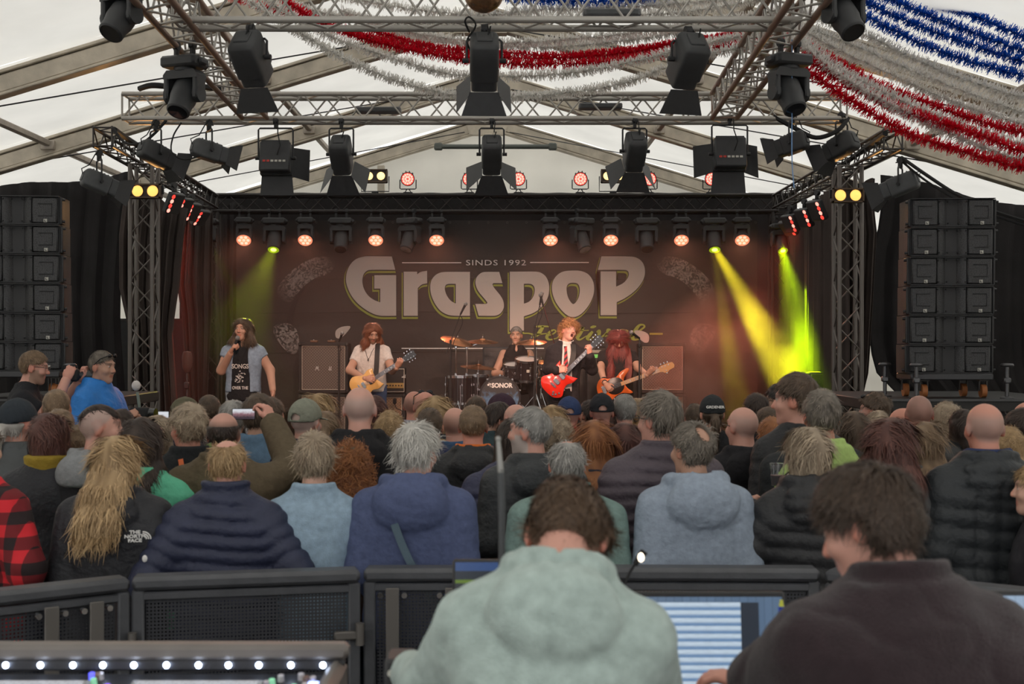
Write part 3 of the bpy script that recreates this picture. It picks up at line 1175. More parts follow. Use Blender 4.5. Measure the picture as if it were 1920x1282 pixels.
moving_head('green glowing spot head on the right rear tower in the smoke', P(1464, 412, 18.3), yaw=186, tilt=-52, sc=0.95, lit=E_GREEN, core=E_GREENC, group='spot heads under the rear truss')

pars = [(515, 'red LED can half hidden by the left wide softlight'), (765, 'first full red LED can from the left on the rear truss'),
        (880, 'second full red LED can from the left on the rear truss'), (972, 'red LED can just right of the middle lantern'),
        (1088, 'red LED can left of the right blinder on the rear truss'), (1217, 'red LED can just right of the right rear blinder'),
        (1333, 'red LED can half hidden by the right wide softlight')]
for x, lab in pars:
    par_led(lab, P(x, 362, 18.9), yaw=0, tilt=180)
blinder('bright two-lamp blinder on the rear truss, left one', P(703, 362, 18.9), stand=0.255, w=0.37, h=0.2)
blinder('bright two-lamp blinder on the rear truss, right one', P(1150, 362, 18.9), stand=0.255, w=0.37, h=0.2)
blinder('amber two-lamp blinder on the left front tower', P(272, 358, 13.72), lamp=E_WARMO)
blinder('amber two-lamp blinder on the right front tower', P(1590, 366, 13.72), lamp=E_WARMO)

# red LED panels tilted under the side trusses
def led_panel(label, p, ang, yaw, n=4):
    t = empty('led_panel_light', p, (0, 0, math.radians(yaw)))
    tag(t, label, 'stage light', 'red LED panels on the side trusses')
    clamp(t, 0.0)
    MB().tube([(-0.02, 0, -0.02), (-0.02, 0, -0.14)], 0.01, 6).build('bracket', BLACK, t)
    R = Matrix.Translation((0, 0, -0.17)) @ Matrix.Rotation(math.radians(ang), 4, 'Y')
    MB().box((0, 0, 0), (0.07, 0.22, 0.24), R, bev=0.012).build('housing', LAMPB, t)
    for k in range(n):
        for j in range(1):
            M = R @ Matrix.Translation((0.037, -0.075 + 0.12 * j, -0.085 + k * 0.056)) @ Matrix.Rotation(math.pi / 2, 4, 'Y')
            MB().lathe([(0, 0.004), (0.026, 0.0)], 10, M, caps=False).build('led', E_RED if k % 2 else E_REDC, t)
    return t


for (x, y, d, a, w_) in ((326, 352, 14.3, 28, 'frontmost'), (344, 362, 15.3, 28, 'second'), (360, 372, 16.2, 28, 'third'), (376, 384, 17.2, 40, 'rearmost')):
    led_panel('red LED panel under the left side truss, %s of four' % w_, P(x, y, d), a, -30)
for (x, y, d, a, w_) in ((1532, 366, 14.5, 180 - 28, 'frontmost'), (1508, 382, 15.5, 180 - 28, 'second'), (1482, 394, 16.4, 180 - 28, 'third'), (1478, 404, 17.3, 180 - 46, 'rearmost')):
    led_panel('red LED panel under the right side truss, %s of four' % w_, P(x, y, d), a, 30)

# bronze globe at the top
g = empty('globe_lamp', P(907, -14, 8.45))
tag(g, 'bronze globe hanging at the top above the middle lantern', 'globe')
MB().ball((0, 0, 0), 0.135, 28, 18).build('globe', mat('bronze_gloss', rgb(176, 140, 108), 0.22, 0.85), g)
MB().cyl((0, 0, 0.13), (0, 0, 0.5), 0.008, n=6).build('suspension', BLACK, g)
# LED bar fixtures seen grey inside the trusses
for (x0, x1, y, d, lab) in ((1093, 1200, 27, 8.85, 'grey flat power box lying inside the front truss'), (668, 752, 207, 12.65, 'grey flat power box inside the long truss, left'),
                            (1085, 1166, 200, 12.65, 'grey flat power box inside the long truss, right of the middle')):
    a, b = P(x0, y, d), P(x1, y, d)
    o = MB().box((0, 0, 0), (b.x - a.x, 0.14, 0.055), bev=0.01).build('housing', mat('grey_box', rgb(110, 110, 112), 0.5, 0.3), None)
    t = empty('power_box', (a + b) / 2)
    o.parent = t
    MB().box((0, -0.075, 0), (b.x - a.x - .04, 0.008, 0.03)).build('front_plate', LAMPG, t, smooth=False)
    tag(t, lab, 'box')


# ------------------------------------------------------------------ cables
def cable(label, pts, r=0.01, m=RUBBER, name='cable', n=6):
    q = smooth_poly3(pts)
    o0 = Vector(q[0])
    mb = MB().tube([Vector(v) - o0 for v in q], r, n)
    o = mb.build(name, m, loc=o0)
    return tag(o, label, 'cable')


def smooth_poly3(pts, k=5):
    out = []
    m = len(pts)
    pts = [Vector(p) for p in pts]
    for i in range(m - 1):
        p0, p1, p2, p3 = pts[max(i - 1, 0)], pts[i], pts[i + 1], pts[min(i + 2, m - 1)]
        for j in range(k):
            t = j / k
            out.append(0.5 * ((2 * p1) + (p2 - p0) * t + (2 * p0 - 5 * p1 + 4 * p2 - p3) * t * t + (3 * p1 - p0 - 3 * p2 + p3) * t ** 3))
    out.append(pts[-1])
    return out


cable('thick black cable sagging from the right side truss to the right edge', [P(1690, 295, 12.7), P(1740, 330, 12.4), P(1800, 368, 12.2), P(1870, 398, 12), P(1960, 425, 11.8)], 0.018)
cable('second black cable sagging beside the thick one at the right', [P(1688, 300, 12.72), P(1735, 338, 12.45), P(1795, 375, 12.2), P(1870, 406, 12), P(1960, 434, 11.8)], 0.012)
cable('black cable loom swinging between the long truss and the right lanterns', [P(1450, 218, 12.5), P(1490, 240, 12.45), P(1530, 258, 12.4), P(1570, 245, 12.4), P(1590, 222, 12.5)], 0.022)
cable('black cable loop beside the small grey lantern', [P(340, 230, 12.5), P(325, 255, 12.45), P(322, 285, 12.4), P(345, 299, 12.4), P(375, 292, 12.4)], 0.008)
cable('black cable coil lying on the left end of the long truss', [P(262, 166, 12.6), P(285, 160, 12.5), P(320, 163, 12.6), P(345, 168, 12.7), P(380, 163, 12.6), P(420, 168, 12.6)], 0.03)
cable('curved black cable feeding the left side truss', [P(312, 225, 12.5), P(290, 250, 12.5), P(265, 268, 12.5), P(235, 268, 12.6), P(212, 240, 12.7)], 0.014)
cable('thin blue cord hanging down past the right moving head', [P(1485, 74, 9.3), P(1485, 200, 9.3), P(1485, 300, 9.3), P(1489, 352, 9.3)], 0.004, mat('blue_cord', rgb(110, 150, 200), 0.6))
cable('black lamp cable looping over the front truss by the globe', [P(880, 60, 8.7), P(872, 40, 8.6), P(880, 32, 8.6), P(892, 48, 8.6), P(876, 75, 8.7), P(882, 95, 8.75)], 0.007)
cable('black cable bundle along the left side truss', [P(215, 243, 12.7), P(250, 268, 13.6), P(300, 300, 14.9), P(350, 333, 16.6), P(398, 366, 18.6)], 0.03)
cable('black cable bundle along the right side truss', [P(1660, 250, 12.7), P(1620, 280, 13.6), P(1570, 315, 14.9), P(1515, 345, 16.6), P(1462, 375, 18.6)], 0.03)

# ------------------------------------------------------------------ tinsel garlands
def tinsel_mat(name, c):
    m = mat(name, c, 0.42, 0.0, spec=0.6, attr='mul')
    nt = m.node_tree
    b, out = nt.nodes['Principled BSDF'], nt.nodes['Material Output']
    tr, mx = nt.nodes.new('ShaderNodeBsdfTranslucent'), nt.nodes.new('ShaderNodeMixShader')
    nt.links.new(b.inputs['Base Color'].links[0].from_socket, tr.inputs['Color'])
    mx.inputs[0].default_value = .66
    nt.links.new(b.outputs[0], mx.inputs[1])
    nt.links.new(tr.outputs[0], mx.inputs[2])
    nt.links.new(mx.outputs[0], out.inputs['Surface'])
    return m


TW, TR, TB = tinsel_mat('white_tinsel', rgb(240, 238, 234)), tinsel_mat('red_tinsel', rgb(222, 16, 46)), tinsel_mat('blue_tinsel', rgb(20, 92, 196))


def garland(label, px, d0, d1, m, rad=0.054, dens=950):
    n = len(px)
    pts = [P(x, y, d0 + (d1 - d0) * i / (n - 1)) for i, (x, y) in enumerate(px)]
    q = np.array([list(v) for v in smooth_poly3(pts, 8)], np.float32)
    seg = np.linalg.norm(np.diff(q, axis=0), axis=1)
    cum = np.concatenate([[0], np.cumsum(seg)])
    L = cum[-1]
    N = int(L * dens)
    s = RNG.random(N) * L
    c = np.stack([np.interp(s, cum, q[:, k]) for k in range(3)], 1)
    c2 = np.stack([np.interp(np.minimum(s + .02, L), cum, q[:, k]) - np.interp(np.maximum(s - .02, 0), cum, q[:, k]) for k in range(3)], 1)
    t = c2 / (np.linalg.norm(c2, axis=1, keepdims=True) + 1e-9)
    u = np.cross(t, [0, 0, 1.0])
    u /= np.linalg.norm(u, axis=1, keepdims=True) + 1e-9
    w = np.cross(u, t)
    a = RNG.random(N) * 6.283
    d = u * np.cos(a)[:, None] + w * np.sin(a)[:, None] + t * RNG.normal(0, .35, (N, 1))
    d /= np.linalg.norm(d, axis=1, keepdims=True)
    side = np.cross(d, RNG.normal(0, 1, (N, 3)))
    side /= np.linalg.norm(side, axis=1, keepdims=True) + 1e-9
    ln = rad * (0.65 + 0.5 * RNG.random((N, 1)))
    wd = 0.0052
    tip = c + d * ln + side * RNG.normal(0, .008, (N, 1))
    V = np.stack([c - side * wd, c + side * wd, tip + side * wd * .5, tip - side * wd * .5], 1).reshape(-1, 3)
    o0 = V[0].copy()
    V = V - o0
    Fc = np.arange(4 * N).reshape(N, 4)
    tint = np.repeat(0.82 + 0.26 * RNG.random((N, 1)), 4, 0) * np.ones((1, 3))
    o = link_mesh('tinsel_garland', np_mesh('tinsel_garland', V, Fc, False, tint), m)
    o.location = o0
    return tag(o, label, 'garland', 'tinsel garlands under the tent roof')


G = 10.4
garland('lowest white tinsel garland sagging across the middle', [(455, -5), (560, 60), (650, 112), (760, 156), (880, 182), (1000, 180), (1120, 166), (1200, 146), (1290, 112), (1420, 82), (1500, 70)], G, G, TW)
garland('white tinsel garland sagging just under the thick red ones', [(490, -8), (560, 38), (640, 76), (760, 116), (850, 139), (960, 143), (1080, 135), (1200, 112), (1300, 86), (1420, 62), (1500, 50)], G + .1, G + .1, TW)
garland('lower of the two red tinsel garlands across the middle', [(520, -8), (580, 30), (640, 58), (740, 87), (860, 110), (980, 120), (1100, 119), (1200, 108), (1300, 92), (1420, 84), (1500, 84)], G + .2, G + .2, TR)
garland('middle red tinsel garland hidden partly by the front truss', [(430, -8), (520, 20), (620, 48), (720, 75), (840, 98), (960, 108), (1080, 108), (1180, 98), (1280, 80), (1400, 70), (1500, 62)], G + .3, G + .3, TR)
garland('thin upper red tinsel garland in the middle', [(700, 58), (800, 84), (920, 97), (1040, 103), (1120, 98), (1200, 90), (1300, 75), (1420, 55), (1500, 40)], G + .4, G + .4, TR, rad=0.036)
garland('white tinsel garland just below the front truss', [(640, 20), (760, 58), (860, 74), (960, 80), (1080, 72), (1200, 60), (1320, 42), (1480, 20)], G + .3, G + .3, TW)
garland('second white tinsel garland just below the front truss', [(660, 30), (780, 66), (900, 84), (1020, 88), (1120, 82), (1240, 66), (1380, 40), (1490, 15)], G + .5, G + .5, TW)
garland('white tinsel garland showing inside the front truss lattice', [(560, -25), (700, 5), (800, 20), (900, 28), (1020, 18), (1150, 14), (1280, 6), (1420, -12)], G + .2, G + .2, TW)
garland('another white tinsel garland behind the front truss at the upper left', [(470, -20), (560, 12), (640, 30), (760, 44), (880, 40), (1020, 34), (1160, 30), (1300, 20), (1450, -5)], G + .6, G + .6, TW)
garland('blue tinsel garland at the very top in the middle', [(900, -14), (960, -4), (1050, 2), (1130, 3), (1200, -3), (1260, -12)], G + .2, G + .2, TB)
right = [
    ('lowest red tinsel garland at the right', TR, [(1500, 120), (1560, 165), (1615, 201), (1716, 255), (1817, 287), (1920, 314), (2040, 335)]),
    ('second lowest red tinsel garland at the right', TR, [(1500, 104), (1582, 152), (1649, 188), (1716, 214), (1776, 233), (1850, 257), (1920, 285), (2040, 312)]),
    ('white tinsel garland between the lower red ones at the right', TW, [(1490, 70), (1548, 122), (1615, 166), (1716, 220), (1817, 266), (1920, 303), (2040, 330)]),
    ('second white tinsel garland between the lower red ones at the right', TW, [(1490, 60), (1560, 118), (1630, 160), (1716, 200), (1817, 242), (1920, 272), (2040, 300)]),
    ('upper red tinsel garland at the right', TR, [(1500, 78), (1558, 112), (1649, 160), (1750, 198), (1850, 231), (1920, 248), (2040, 272)]),
    ('white tinsel garland just above the upper red one at the right', TW, [(1495, 52), (1582, 98), (1683, 145), (1783, 190), (1850, 212), (1920, 233), (2040, 258)]),
    ('white tinsel garland middle of the right white ones', TW, [(1495, 44), (1600, 85), (1700, 128), (1800, 168), (1920, 212), (2040, 240)]),
    ('white tinsel garland below the blue ones at the right', TW, [(1495, 18), (1615, 62), (1716, 112), (1817, 152), (1920, 183), (2040, 212)]),
    ('lowest blue tinsel garland at the right', TB, [(1500, -30), (1560, -4), (1612, 24), (1716, 77), (1817, 114), (1920, 143), (2040, 172)]),
    ('second lowest blue tinsel garland at the right', TB, [(1560, -28), (1632, 7), (1716, 46), (1817, 82), (1920, 116), (2040, 150)]),
    ('third blue tinsel garland from below at the right', TB, [(1600, -30), (1666, -4), (1750, 32), (1834, 64), (1920, 96), (2040, 130)]),
    ('uppermost blue tinsel garland at the right corner', TB, [(1690, -28), (1750, 0), (1834, 32), (1920, 68), (2040, 105)])]
for i, (lab, m, px) in enumerate(right):
    garland(lab, px, 9.9 + 0.06 * i, 9.0 + 0.06 * i, m, rad=0.058, dens=1050)

# ------------------------------------------------------------------ implicit-surface modelling for people
f32 = np.float32


def axis(lo, hi, step, win=None, fine=None):
    """grid axis, finer inside win"""
    if win is None:
        return np.arange(lo, hi + step, step, dtype=f32)
    a = np.arange(lo, win[0] - step * .5, step)
    b = np.arange(win[0], win[1], fine)
    c = np.arange(win[1], hi + step, step)
    return np.concatenate([a, b, c]).astype(f32)


def grid3(xs, ys, zs):
    return xs[:, None, None], ys[None, :, None], zs[None, None, :]


def smin(a, b, k):
    h = np.clip(0.5 + 0.5 * (b - a) / k, 0, 1)
    return b + (a - b) * h - k * h * (1 - h)


def smax(a, b, k):
    return -smin(-a, -b, k)


def caps(G, a, b, ra, rb, want_t=False):
    X, Y, Z = G
    ab = [b[i] - a[i] for i in range(3)]
    L2 = sum(v * v for v in ab) + 1e-9
    t = np.clip(((X - a[0]) * ab[0] + (Y - a[1]) * ab[1] + (Z - a[2]) * ab[2]) / L2, 0, 1)
    d = np.sqrt((X - a[0] - t * ab[0]) ** 2 + (Y - a[1] - t * ab[1]) ** 2 + (Z - a[2] - t * ab[2]) ** 2) - (ra + (rb - ra) * t)
    return (d, t * math.sqrt(L2)) if want_t else d


def elli(G, c, r):
    X, Y, Z = G
    q = np.sqrt(((X - c[0]) / r[0]) ** 2 + ((Y - c[1]) / r[1]) ** 2 + ((Z - c[2]) / r[2]) ** 2)
    return (q - 1) * min(r)


class Waves:
    def __init__(s, seed, n=6, f=20.0, aniso=(1, 1, 1)):
        g = np.random.default_rng(seed)
        v = g.normal(0, 1, (n, 3))
        v /= np.linalg.norm(v, axis=1, keepdims=True)
        s.k = v * f * (0.6 + 0.9 * g.random((n, 1))) * np.array(aniso)
        s.p = g.random(n) * 6.283

    def __call__(s, G):
        X, Y, Z = G
        o = 0
        for k, p in zip(s.k, s.p):
            o = o + np.sin(X * f32(k[0]) + Y * f32(k[1]) + Z * f32(k[2]) + f32(p))
        return o / len(s.p)


_EDG = [(0, 1), (2, 3), (4, 5), (6, 7), (0, 2), (1, 3), (4, 6), (5, 7), (0, 4), (1, 5), (2, 6), (3, 7)]


def surf(D, xs, ys, zs):
    """surface nets on a rectilinear grid -> verts, quads"""
    D = np.broadcast_to(D, (len(xs), len(ys), len(zs))).astype(f32)
    D = D.copy()
    for sl in ((0,), (-1,)):
        D[sl[0], :, :] = np.maximum(D[sl[0], :, :], 1e-4)
        D[:, sl[0], :] = np.maximum(D[:, sl[0], :], 1e-4)
        D[:, :, sl[0]] = np.maximum(D[:, :, sl[0]], 1e-4)
    ins = D < 0
    nx, ny, nz = D.shape
    cnt = np.zeros((nx - 1, ny - 1, nz - 1), np.uint8)
    for i in (0, 1):
        for j in (0, 1):
            for k in (0, 1):
                cnt += ins[i:nx - 1 + i, j:ny - 1 + j, k:nz - 1 + k]
    act = (cnt > 0) & (cnt < 8)
    I, J, K = np.nonzero(act)
    idx = np.full(act.shape, -1, np.int32)
    idx[I, J, K] = np.arange(len(I))
    cor = [(i, j, k) for k in (0, 1) for j in (0, 1) for i in (0, 1)]
    val = [D[I + c[0], J + c[1], K + c[2]] for c in cor]
    acc = np.zeros((len(I), 3), f32)
    num = np.zeros(len(I), f32)
    for a, b in _EDG:
        va, vb = val[a], val[b]
        m = (va < 0) != (vb < 0)
        t = np.where(m, va / np.where(m, va - vb, 1), 0).astype(f32)
        ca, cb = np.array(cor[a], f32), np.array(cor[b], f32)
        acc += np.where(m[:, None], ca + (cb - ca) * t[:, None], 0)
        num += m
    acc /= num[:, None]
    V = np.empty_like(acc)
    for ax, (arr, ii) in enumerate(((xs, I), (ys, J), (zs, K))):
        V[:, ax] = arr[ii] + (arr[ii + 1] - arr[ii]) * acc[:, ax]
    quads = []
    for ax in range(3):
        sl0 = [slice(1, -1)] * 3
        sl1 = [slice(1, -1)] * 3
        sl0[ax] = slice(0, D.shape[ax] - 1)
        sl1[ax] = slice(1, D.shape[ax])
        a, b = ins[tuple(sl0)], ins[tuple(sl1)]
        ch = np.nonzero(a != b)
        if not len(ch[0]):
            continue
        c = [v + (0 if q == ax else 1) for q, v in enumerate(ch)]
        o1, o2 = (ax + 1) % 3, (ax + 2) % 3

        def at(d1, d2):
            q = [v.copy() for v in c]
            q[o1] = q[o1] + d1
            q[o2] = q[o2] + d2
            return idx[q[0], q[1], q[2]]
        q = np.stack([at(-1, -1), at(0, -1), at(0, 0), at(-1, 0)], 1)
        flip = ~a[ch]
        q[flip] = q[flip][:, ::-1]
        quads.append(q)
    Q = np.concatenate(quads)
    Q = Q[(Q >= 0).all(1)]
    return V, Q


def vnormals(V, Q):
    a, b, c, d = V[Q[:, 0]], V[Q[:, 1]], V[Q[:, 2]], V[Q[:, 3]]
    n = np.cross(c - a, d - b)
    N = np.zeros_like(V)
    for k in range(4):
        np.add.at(N, Q[:, k], n)
    return N / (np.linalg.norm(N, axis=1, keepdims=True) + 1e-9)


def rotm(yaw=0, pitch=0, roll=0):
    """yaw about z (deg, + turns left), pitch + looks down, roll + leans right; identity faces +y"""
    return np.array(Matrix.Rotation(math.radians(yaw), 3, 'Z') @ Matrix.Rotation(math.radians(-pitch), 3, 'X') @ Matrix.Rotation(math.radians(roll), 3, 'Y'))


# ---- hands: a few finger poses, built once
HANDS = {}


def hand_mesh(kind):
    if kind in HANDS:
        return HANDS[kind]
    curl = {'relax': (18, 28, 20), 'grip': (62, 72, 50), 'flat': (4, 6, 5), 'pinch': (45, 48, 30), 'fret': (40, 62, 40)}[kind]
    st = 0.0058
    xs, ys, zs = axis(-.07, .085, st), axis(-.03, .2, st), axis(-.12, .04, st)
    G = grid3(xs, ys, zs)
    d = smin(elli(G, (0, .05, 0), (.042, .055, .017)), caps(G, (0, -.05, 0), (0, .02, 0), .028, .026), .02)
    for i, (fx, ln, sp) in enumerate(((.031, .078, 5), (.011, .087, 1), (-.010, .080, -2), (-.030, .062, -7))):
        p = np.array([fx, .088 - .008 * (i == 3), 0.0])
        ang = 0
        for s_, (fr, cu) in enumerate(zip((.45, .3, .25), curl)):
            ang += cu + (4 * i if kind == 'relax' else 0)
            a = math.radians(ang)
            dv = np.array([math.sin(math.radians(sp)) * math.cos(a), math.cos(a), -math.sin(a)])
            q = p + dv * ln * fr
            d = smin(d, caps(G, p, q, .0098 - .001 * s_, .0092 - .001 * s_), .006)
            p = q
    tb = {'grip': ((.03, .03, -.004), (.046, .06, -.028), (.028, .085, -.05)), 'fret': ((.03, .03, -.01), (.045, .06, -.04), (.035, .09, -.055))}.get(
        kind, ((.03, .025, -.003), (.056, .055, -.012), (.064, .088, -.02)))
    d = smin(d, caps(G, tb[0], tb[1], .014, .0115), .01)
    d = smin(d, caps(G, tb[1], tb[2], .0112, .009), .006)
    HANDS[kind] = surf(d, xs, ys, zs)
    return HANDS[kind]


def place_hand(kind, wrist, fdir, palm, side, sc=1.0):
    """side +1 right, -1 left; fdir = finger direction, palm = direction the palm faces"""
    V, Q = hand_mesh(kind)
    f = np.array(fdir, float)
    f /= np.linalg.norm(f)
    n = -np.array(palm, float)
    n -= f * f.dot(n)
    n /= np.linalg.norm(n) + 1e-9
    x = np.cross(f, n)
    W = V.copy() * sc
    mir = side > 0
    if mir:
        W[:, 0] *= -1
        Q = Q[:, ::-1]
    return W[:, :1] * x + W[:, 1:2] * f + W[:, 2:3] * n + np.array(wrist), Q


SKIN = mat('skin', (1, 1, 1, 1), 0.52, attr=True, bump=0.08, bscale=160, bdist=0.003, spec=0.4)
HAIR = mat('hair', (1, 1, 1, 1), 0.48, attr=True, bump=0.35, bscale=420, bdist=0.004, spec=0.35)

# table of the trunk for a 1.76 m figure: height, half width, half depth, centre y
TORSO = np.array([[.70, .17, .115, .0], [.82, .178, .125, -.005], [.95, .172, .122, 0], [1.08, .165, .112, .0], [1.2, .178, .118, .004],
                  [1.29, .188, .122, .0], [1.355, .178, .112, -.008], [1.41, .138, .095, -.015], [1.46, .094, .075, -.016], [1.52, .068, .062, -.012], [1.56, .06, .056, -.01]])


class Fig:
    """joint layout of one figure at 1.76 m, facing +y"""

    def __init__(s, sp):
        s.sp = sp
        lean, side = sp.get('lean', 0), sp.get('sway', 0)
        s.T = np.array(Matrix.Rotation(math.radians(-lean), 3, 'X') @ Matrix.Rotation(math.radians(side), 3, 'Y'))
        s.hip = np.array([0, 0, .95])
        up = lambda p: s.hip + s.T @ (np.array(p, float) - s.hip)
        s.up = up
        w = sp.get('wide', 1.0)
        s.w = w
        s.sh = {k: up((k * .168 * w, -.01, 1.375)) for k in (-1, 1)}
        arms = sp.get('arms', {})
        dl = {k: ((k * (.19 + .035 * w), -.045, 1.10), (k * .17 * w, .17, 1.03)) for k in (-1, 1)}
        s.el, s.wr = {}, {}
        for k in (-1, 1):
            e, wv = arms.get(k, dl[k])
            absol = sp.get('abs', False) and k in arms
            s.el[k] = np.array(e, float) if absol else up(e)
            s.wr[k] = np.array(wv, float) if absol else up(wv)
        s.R = s.T @ rotm(sp.get('hyaw', 0), sp.get('hpitch', 0), sp.get('hroll', 0)) if lean < 25 else rotm(sp.get('hyaw', 0), sp.get('hpitch', 0), sp.get('hroll', 0))
        s.nk = up((0, -.008, 1.5))
        s.hs = sp.get('hs', 1.0)
        s.hc = up((0, 0, 1.508)) + s.R @ np.array([0, .022, .115]) * s.hs

    def tl(s, G):
        """grid coordinates in the upright trunk frame"""
        X, Y, Z = G
        if not (s.sp.get('lean') or s.sp.get('sway')):
            return G
        T = s.T.T.astype(f32)
        x, y, z = X, Y, Z - f32(.95)
        return (T[0, 0] * x + T[0, 1] * y + T[0, 2] * z, T[1, 0] * x + T[1, 1] * y + T[1, 2] * z, T[2, 0] * x + T[2, 1] * y + T[2, 2] * z + f32(.95))

    def hl(s, G):
        X, Y, Z = G
        R = (s.R.T / s.hs).astype(f32)
        x, y, z = X - f32(s.hc[0]), Y - f32(s.hc[1]), Z - f32(s.hc[2])
        return tuple(R[i, 0] * x + R[i, 1] * y + R[i, 2] * z for i in range(3))

    def trunk(s, G, inf=0.0, belly=0.0):
        X, Y, Z = s.tl(G)
        a = (np.interp(Z, TORSO[:, 0], TORSO[:, 1]) * s.w + inf).astype(f32)
        b = (np.interp(Z, TORSO[:, 0], TORSO[:, 2]) * (0.5 + 0.5 * s.w) + inf).astype(f32)
        yc = np.interp(Z, TORSO[:, 0], TORSO[:, 3]).astype(f32)
        e = 2.35
        q = ((np.abs(X) / a) ** e + (np.abs(Y - yc) / b) ** e) ** (1 / e)
        return (q - 1) * np.minimum(a, b), Z

    def armsd(s, G, inf, cut=None, baf=0, sp=.06, amp=.0):
        d = None
        for k in (-1, 1):
            r0, r1, r2 = .057 * (.6 + .4 * s.w) + inf, .05 + inf, .036 + inf * .9
            if cut == 'none':
                continue
            a, ta = caps(G, s.sh[k], s.el[k], r0, r1, True)
            b, tb = caps(G, s.el[k], s.wr[k], r1, r2, True)
            if amp:
                a = a - amp * (np.abs(np.sin(math.pi * ta / sp)) ** .7 - .5)
                L = float(np.linalg.norm(s.el[k] - s.sh[k]))
                b = b - amp * (np.abs(np.sin(math.pi * (tb + L) / sp)) ** .7 - .5)
            if cut is None:
                q = smin(a, b, .03)
            else:   # short sleeve: keep the first part of the upper arm
                L = float(np.linalg.norm(s.el[k] - s.sh[k]))
                q = np.maximum(a, (ta - cut * L))
                u = (s.el[k] - s.sh[k]) / L
                X, Y, Z = G
                q = np.maximum(q, (X - s.sh[k][0]) * u[0] + (Y - s.sh[k][1]) * u[1] + (Z - s.sh[k][2]) * u[2] - cut * L)
            d = q if d is None else np.minimum(d, q)
        return d


def head_sd(h, face):
    """head in head-local coordinates, chin at -0.118, crown at +0.118, face to +y"""
    d = elli(h, (0, -.012, .030), (.0755, .097, .088))
    d = smin(d, elli(h, (0, .022, -.045), (.0575, .068, .073)), .035)
    d = smin(d, elli(h, (0, .062, -.098), (.024, .024, .02)), .03)
    for k in (-1, 1):
        d = smin(d, elli(h, (k * .079, -.012, -.002), (.010, .023, .034)), .006)
        d = smin(d, elli(h, (k * .040, .062, -.022), (.024, .024, .022)), .02)
    d = smin(d, caps(h, (0, .086, .018), (0, .108, -.022), .009, .0125), .012)
    d = smin(d, caps(h, (-.03, .082, .036), (.03, .082, .036), .010, .010), .014)
    if face:
        for k in (-1, 1):
            d = smax(d, -elli(h, (k * .031, .098, .014), (.017, .016, .010)), .010)
            d = smin(d, elli(h, (k * .031, .0785, .013), (.0125, .0115, .0115)), .003)
            d = smin(d, elli(h, (k * .011, .1, -.026), (.009, .011, .008)), .006)
        d = smin(d, caps(h, (-.017, .083, -.053), (.017, .083, -.053), .0068, .0068), .006)
        d = smin(d, caps(h, (-.015, .081, -.064), (.015, .081, -.064), .0075, .0075), .006)
        if face == 'shout':
            d = smax(d, -elli(h, (0, .092, -.062), (.016, .03, .021)), .006)
    return d


def colour_head(V, fig, skin, o):
    """vertex colours of the body: skin, lips, brows, eyes, beard, stubble"""
    n = len(V)
    C = np.tile(np.array(skin, f32), (n, 1))
    h = ((V - fig.hc) @ fig.R) / fig.hs
    x, y, z = np.abs(h[:, 0]), h[:, 1], h[:, 2]
    near = (np.linalg.norm(h, axis=1) < .2)
    nz = Waves(3, 5, 60)((h[:, 0], h[:, 1], h[:, 2]))
    C *= (1 + .07 * nz)[:, None]
    red = near & ((x > .072) & (z < .05) & (z > -.05))
    C[red] *= (1.02, .80, .76)
    C[near & (y > .1) & (z < 0)] *= (1.02, .86, .82)
    lip = near & (y > .06) & (x < .024) & (z > -.072) & (z < -.048)
    C[lip] *= (.92, .62, .6)
    brow = near & (y > .055) & (x > .012) & (x < .052) & (np.abs(z - (.034 + .004 * np.sin(x * 60))) < .0055)
    C[brow] *= .42
    eye = near & (y > .06) & ((x - .031) ** 2 + ((z - .013) * 1.6) ** 2 < .0105 ** 2)
    C[eye] = (.45, .42, .38)
    pup = near & (y > .06) & ((x - .031) ** 2 + (z - .013) ** 2 < .0058 ** 2)
    C[pup] = (.03, .02, .015)
    lid = near & (y > .06) & (x > .017) & (x < .046) & (np.abs(z - .0235) < .0035)
    C[lid] *= .5
    if o.get('shout'):
        C[near & (y > .05) & (x < .016) & (np.abs(z + .062) < .019)] = (.06, .015, .015)
    b = o.get('beard')
    if b:
        m = near & (z < -.035) & (z > -.14) & (y > -.02) & ~lip & ((y > .03) | (z < -.02))
        m |= near & (z < -.01) & (z > -.05) & (y < .045) & (y > .0) & (x > .05)
        k = b[3] if len(b) > 3 else .75
        C[m] = C[m] * (1 - k) + np.array(b[:3]) * k
    s = o.get('stubble')        # cropped hair painted on the scalp itself, it has a colour of its own
    if s:
        zl = np.interp(y, [-.12, -.05, -.02, .01, .04, .06], [-.07, -.055, -.015, .012, .04, .075])
        m = near & (z > zl) & (y < .07)
        if o.get('bald', True):
            top = np.clip((z - .045) / .04, 0, 1)
        else:
            top = np.zeros(n)
        k = (np.clip((z - zl) / .02, 0, 1) * (1 - .85 * top) * (s[3] if len(s) > 3 else .6))[m]
        C[m] = C[m] * (1 - k[:, None]) + np.array(s[:3]) * k[:, None]
    return C


def scalp(h, th, top=0.0):
    return elli(h, (0, -.012, .030 + top * .5), (.0755 + th, .097 + th, .088 + th + top * .5))


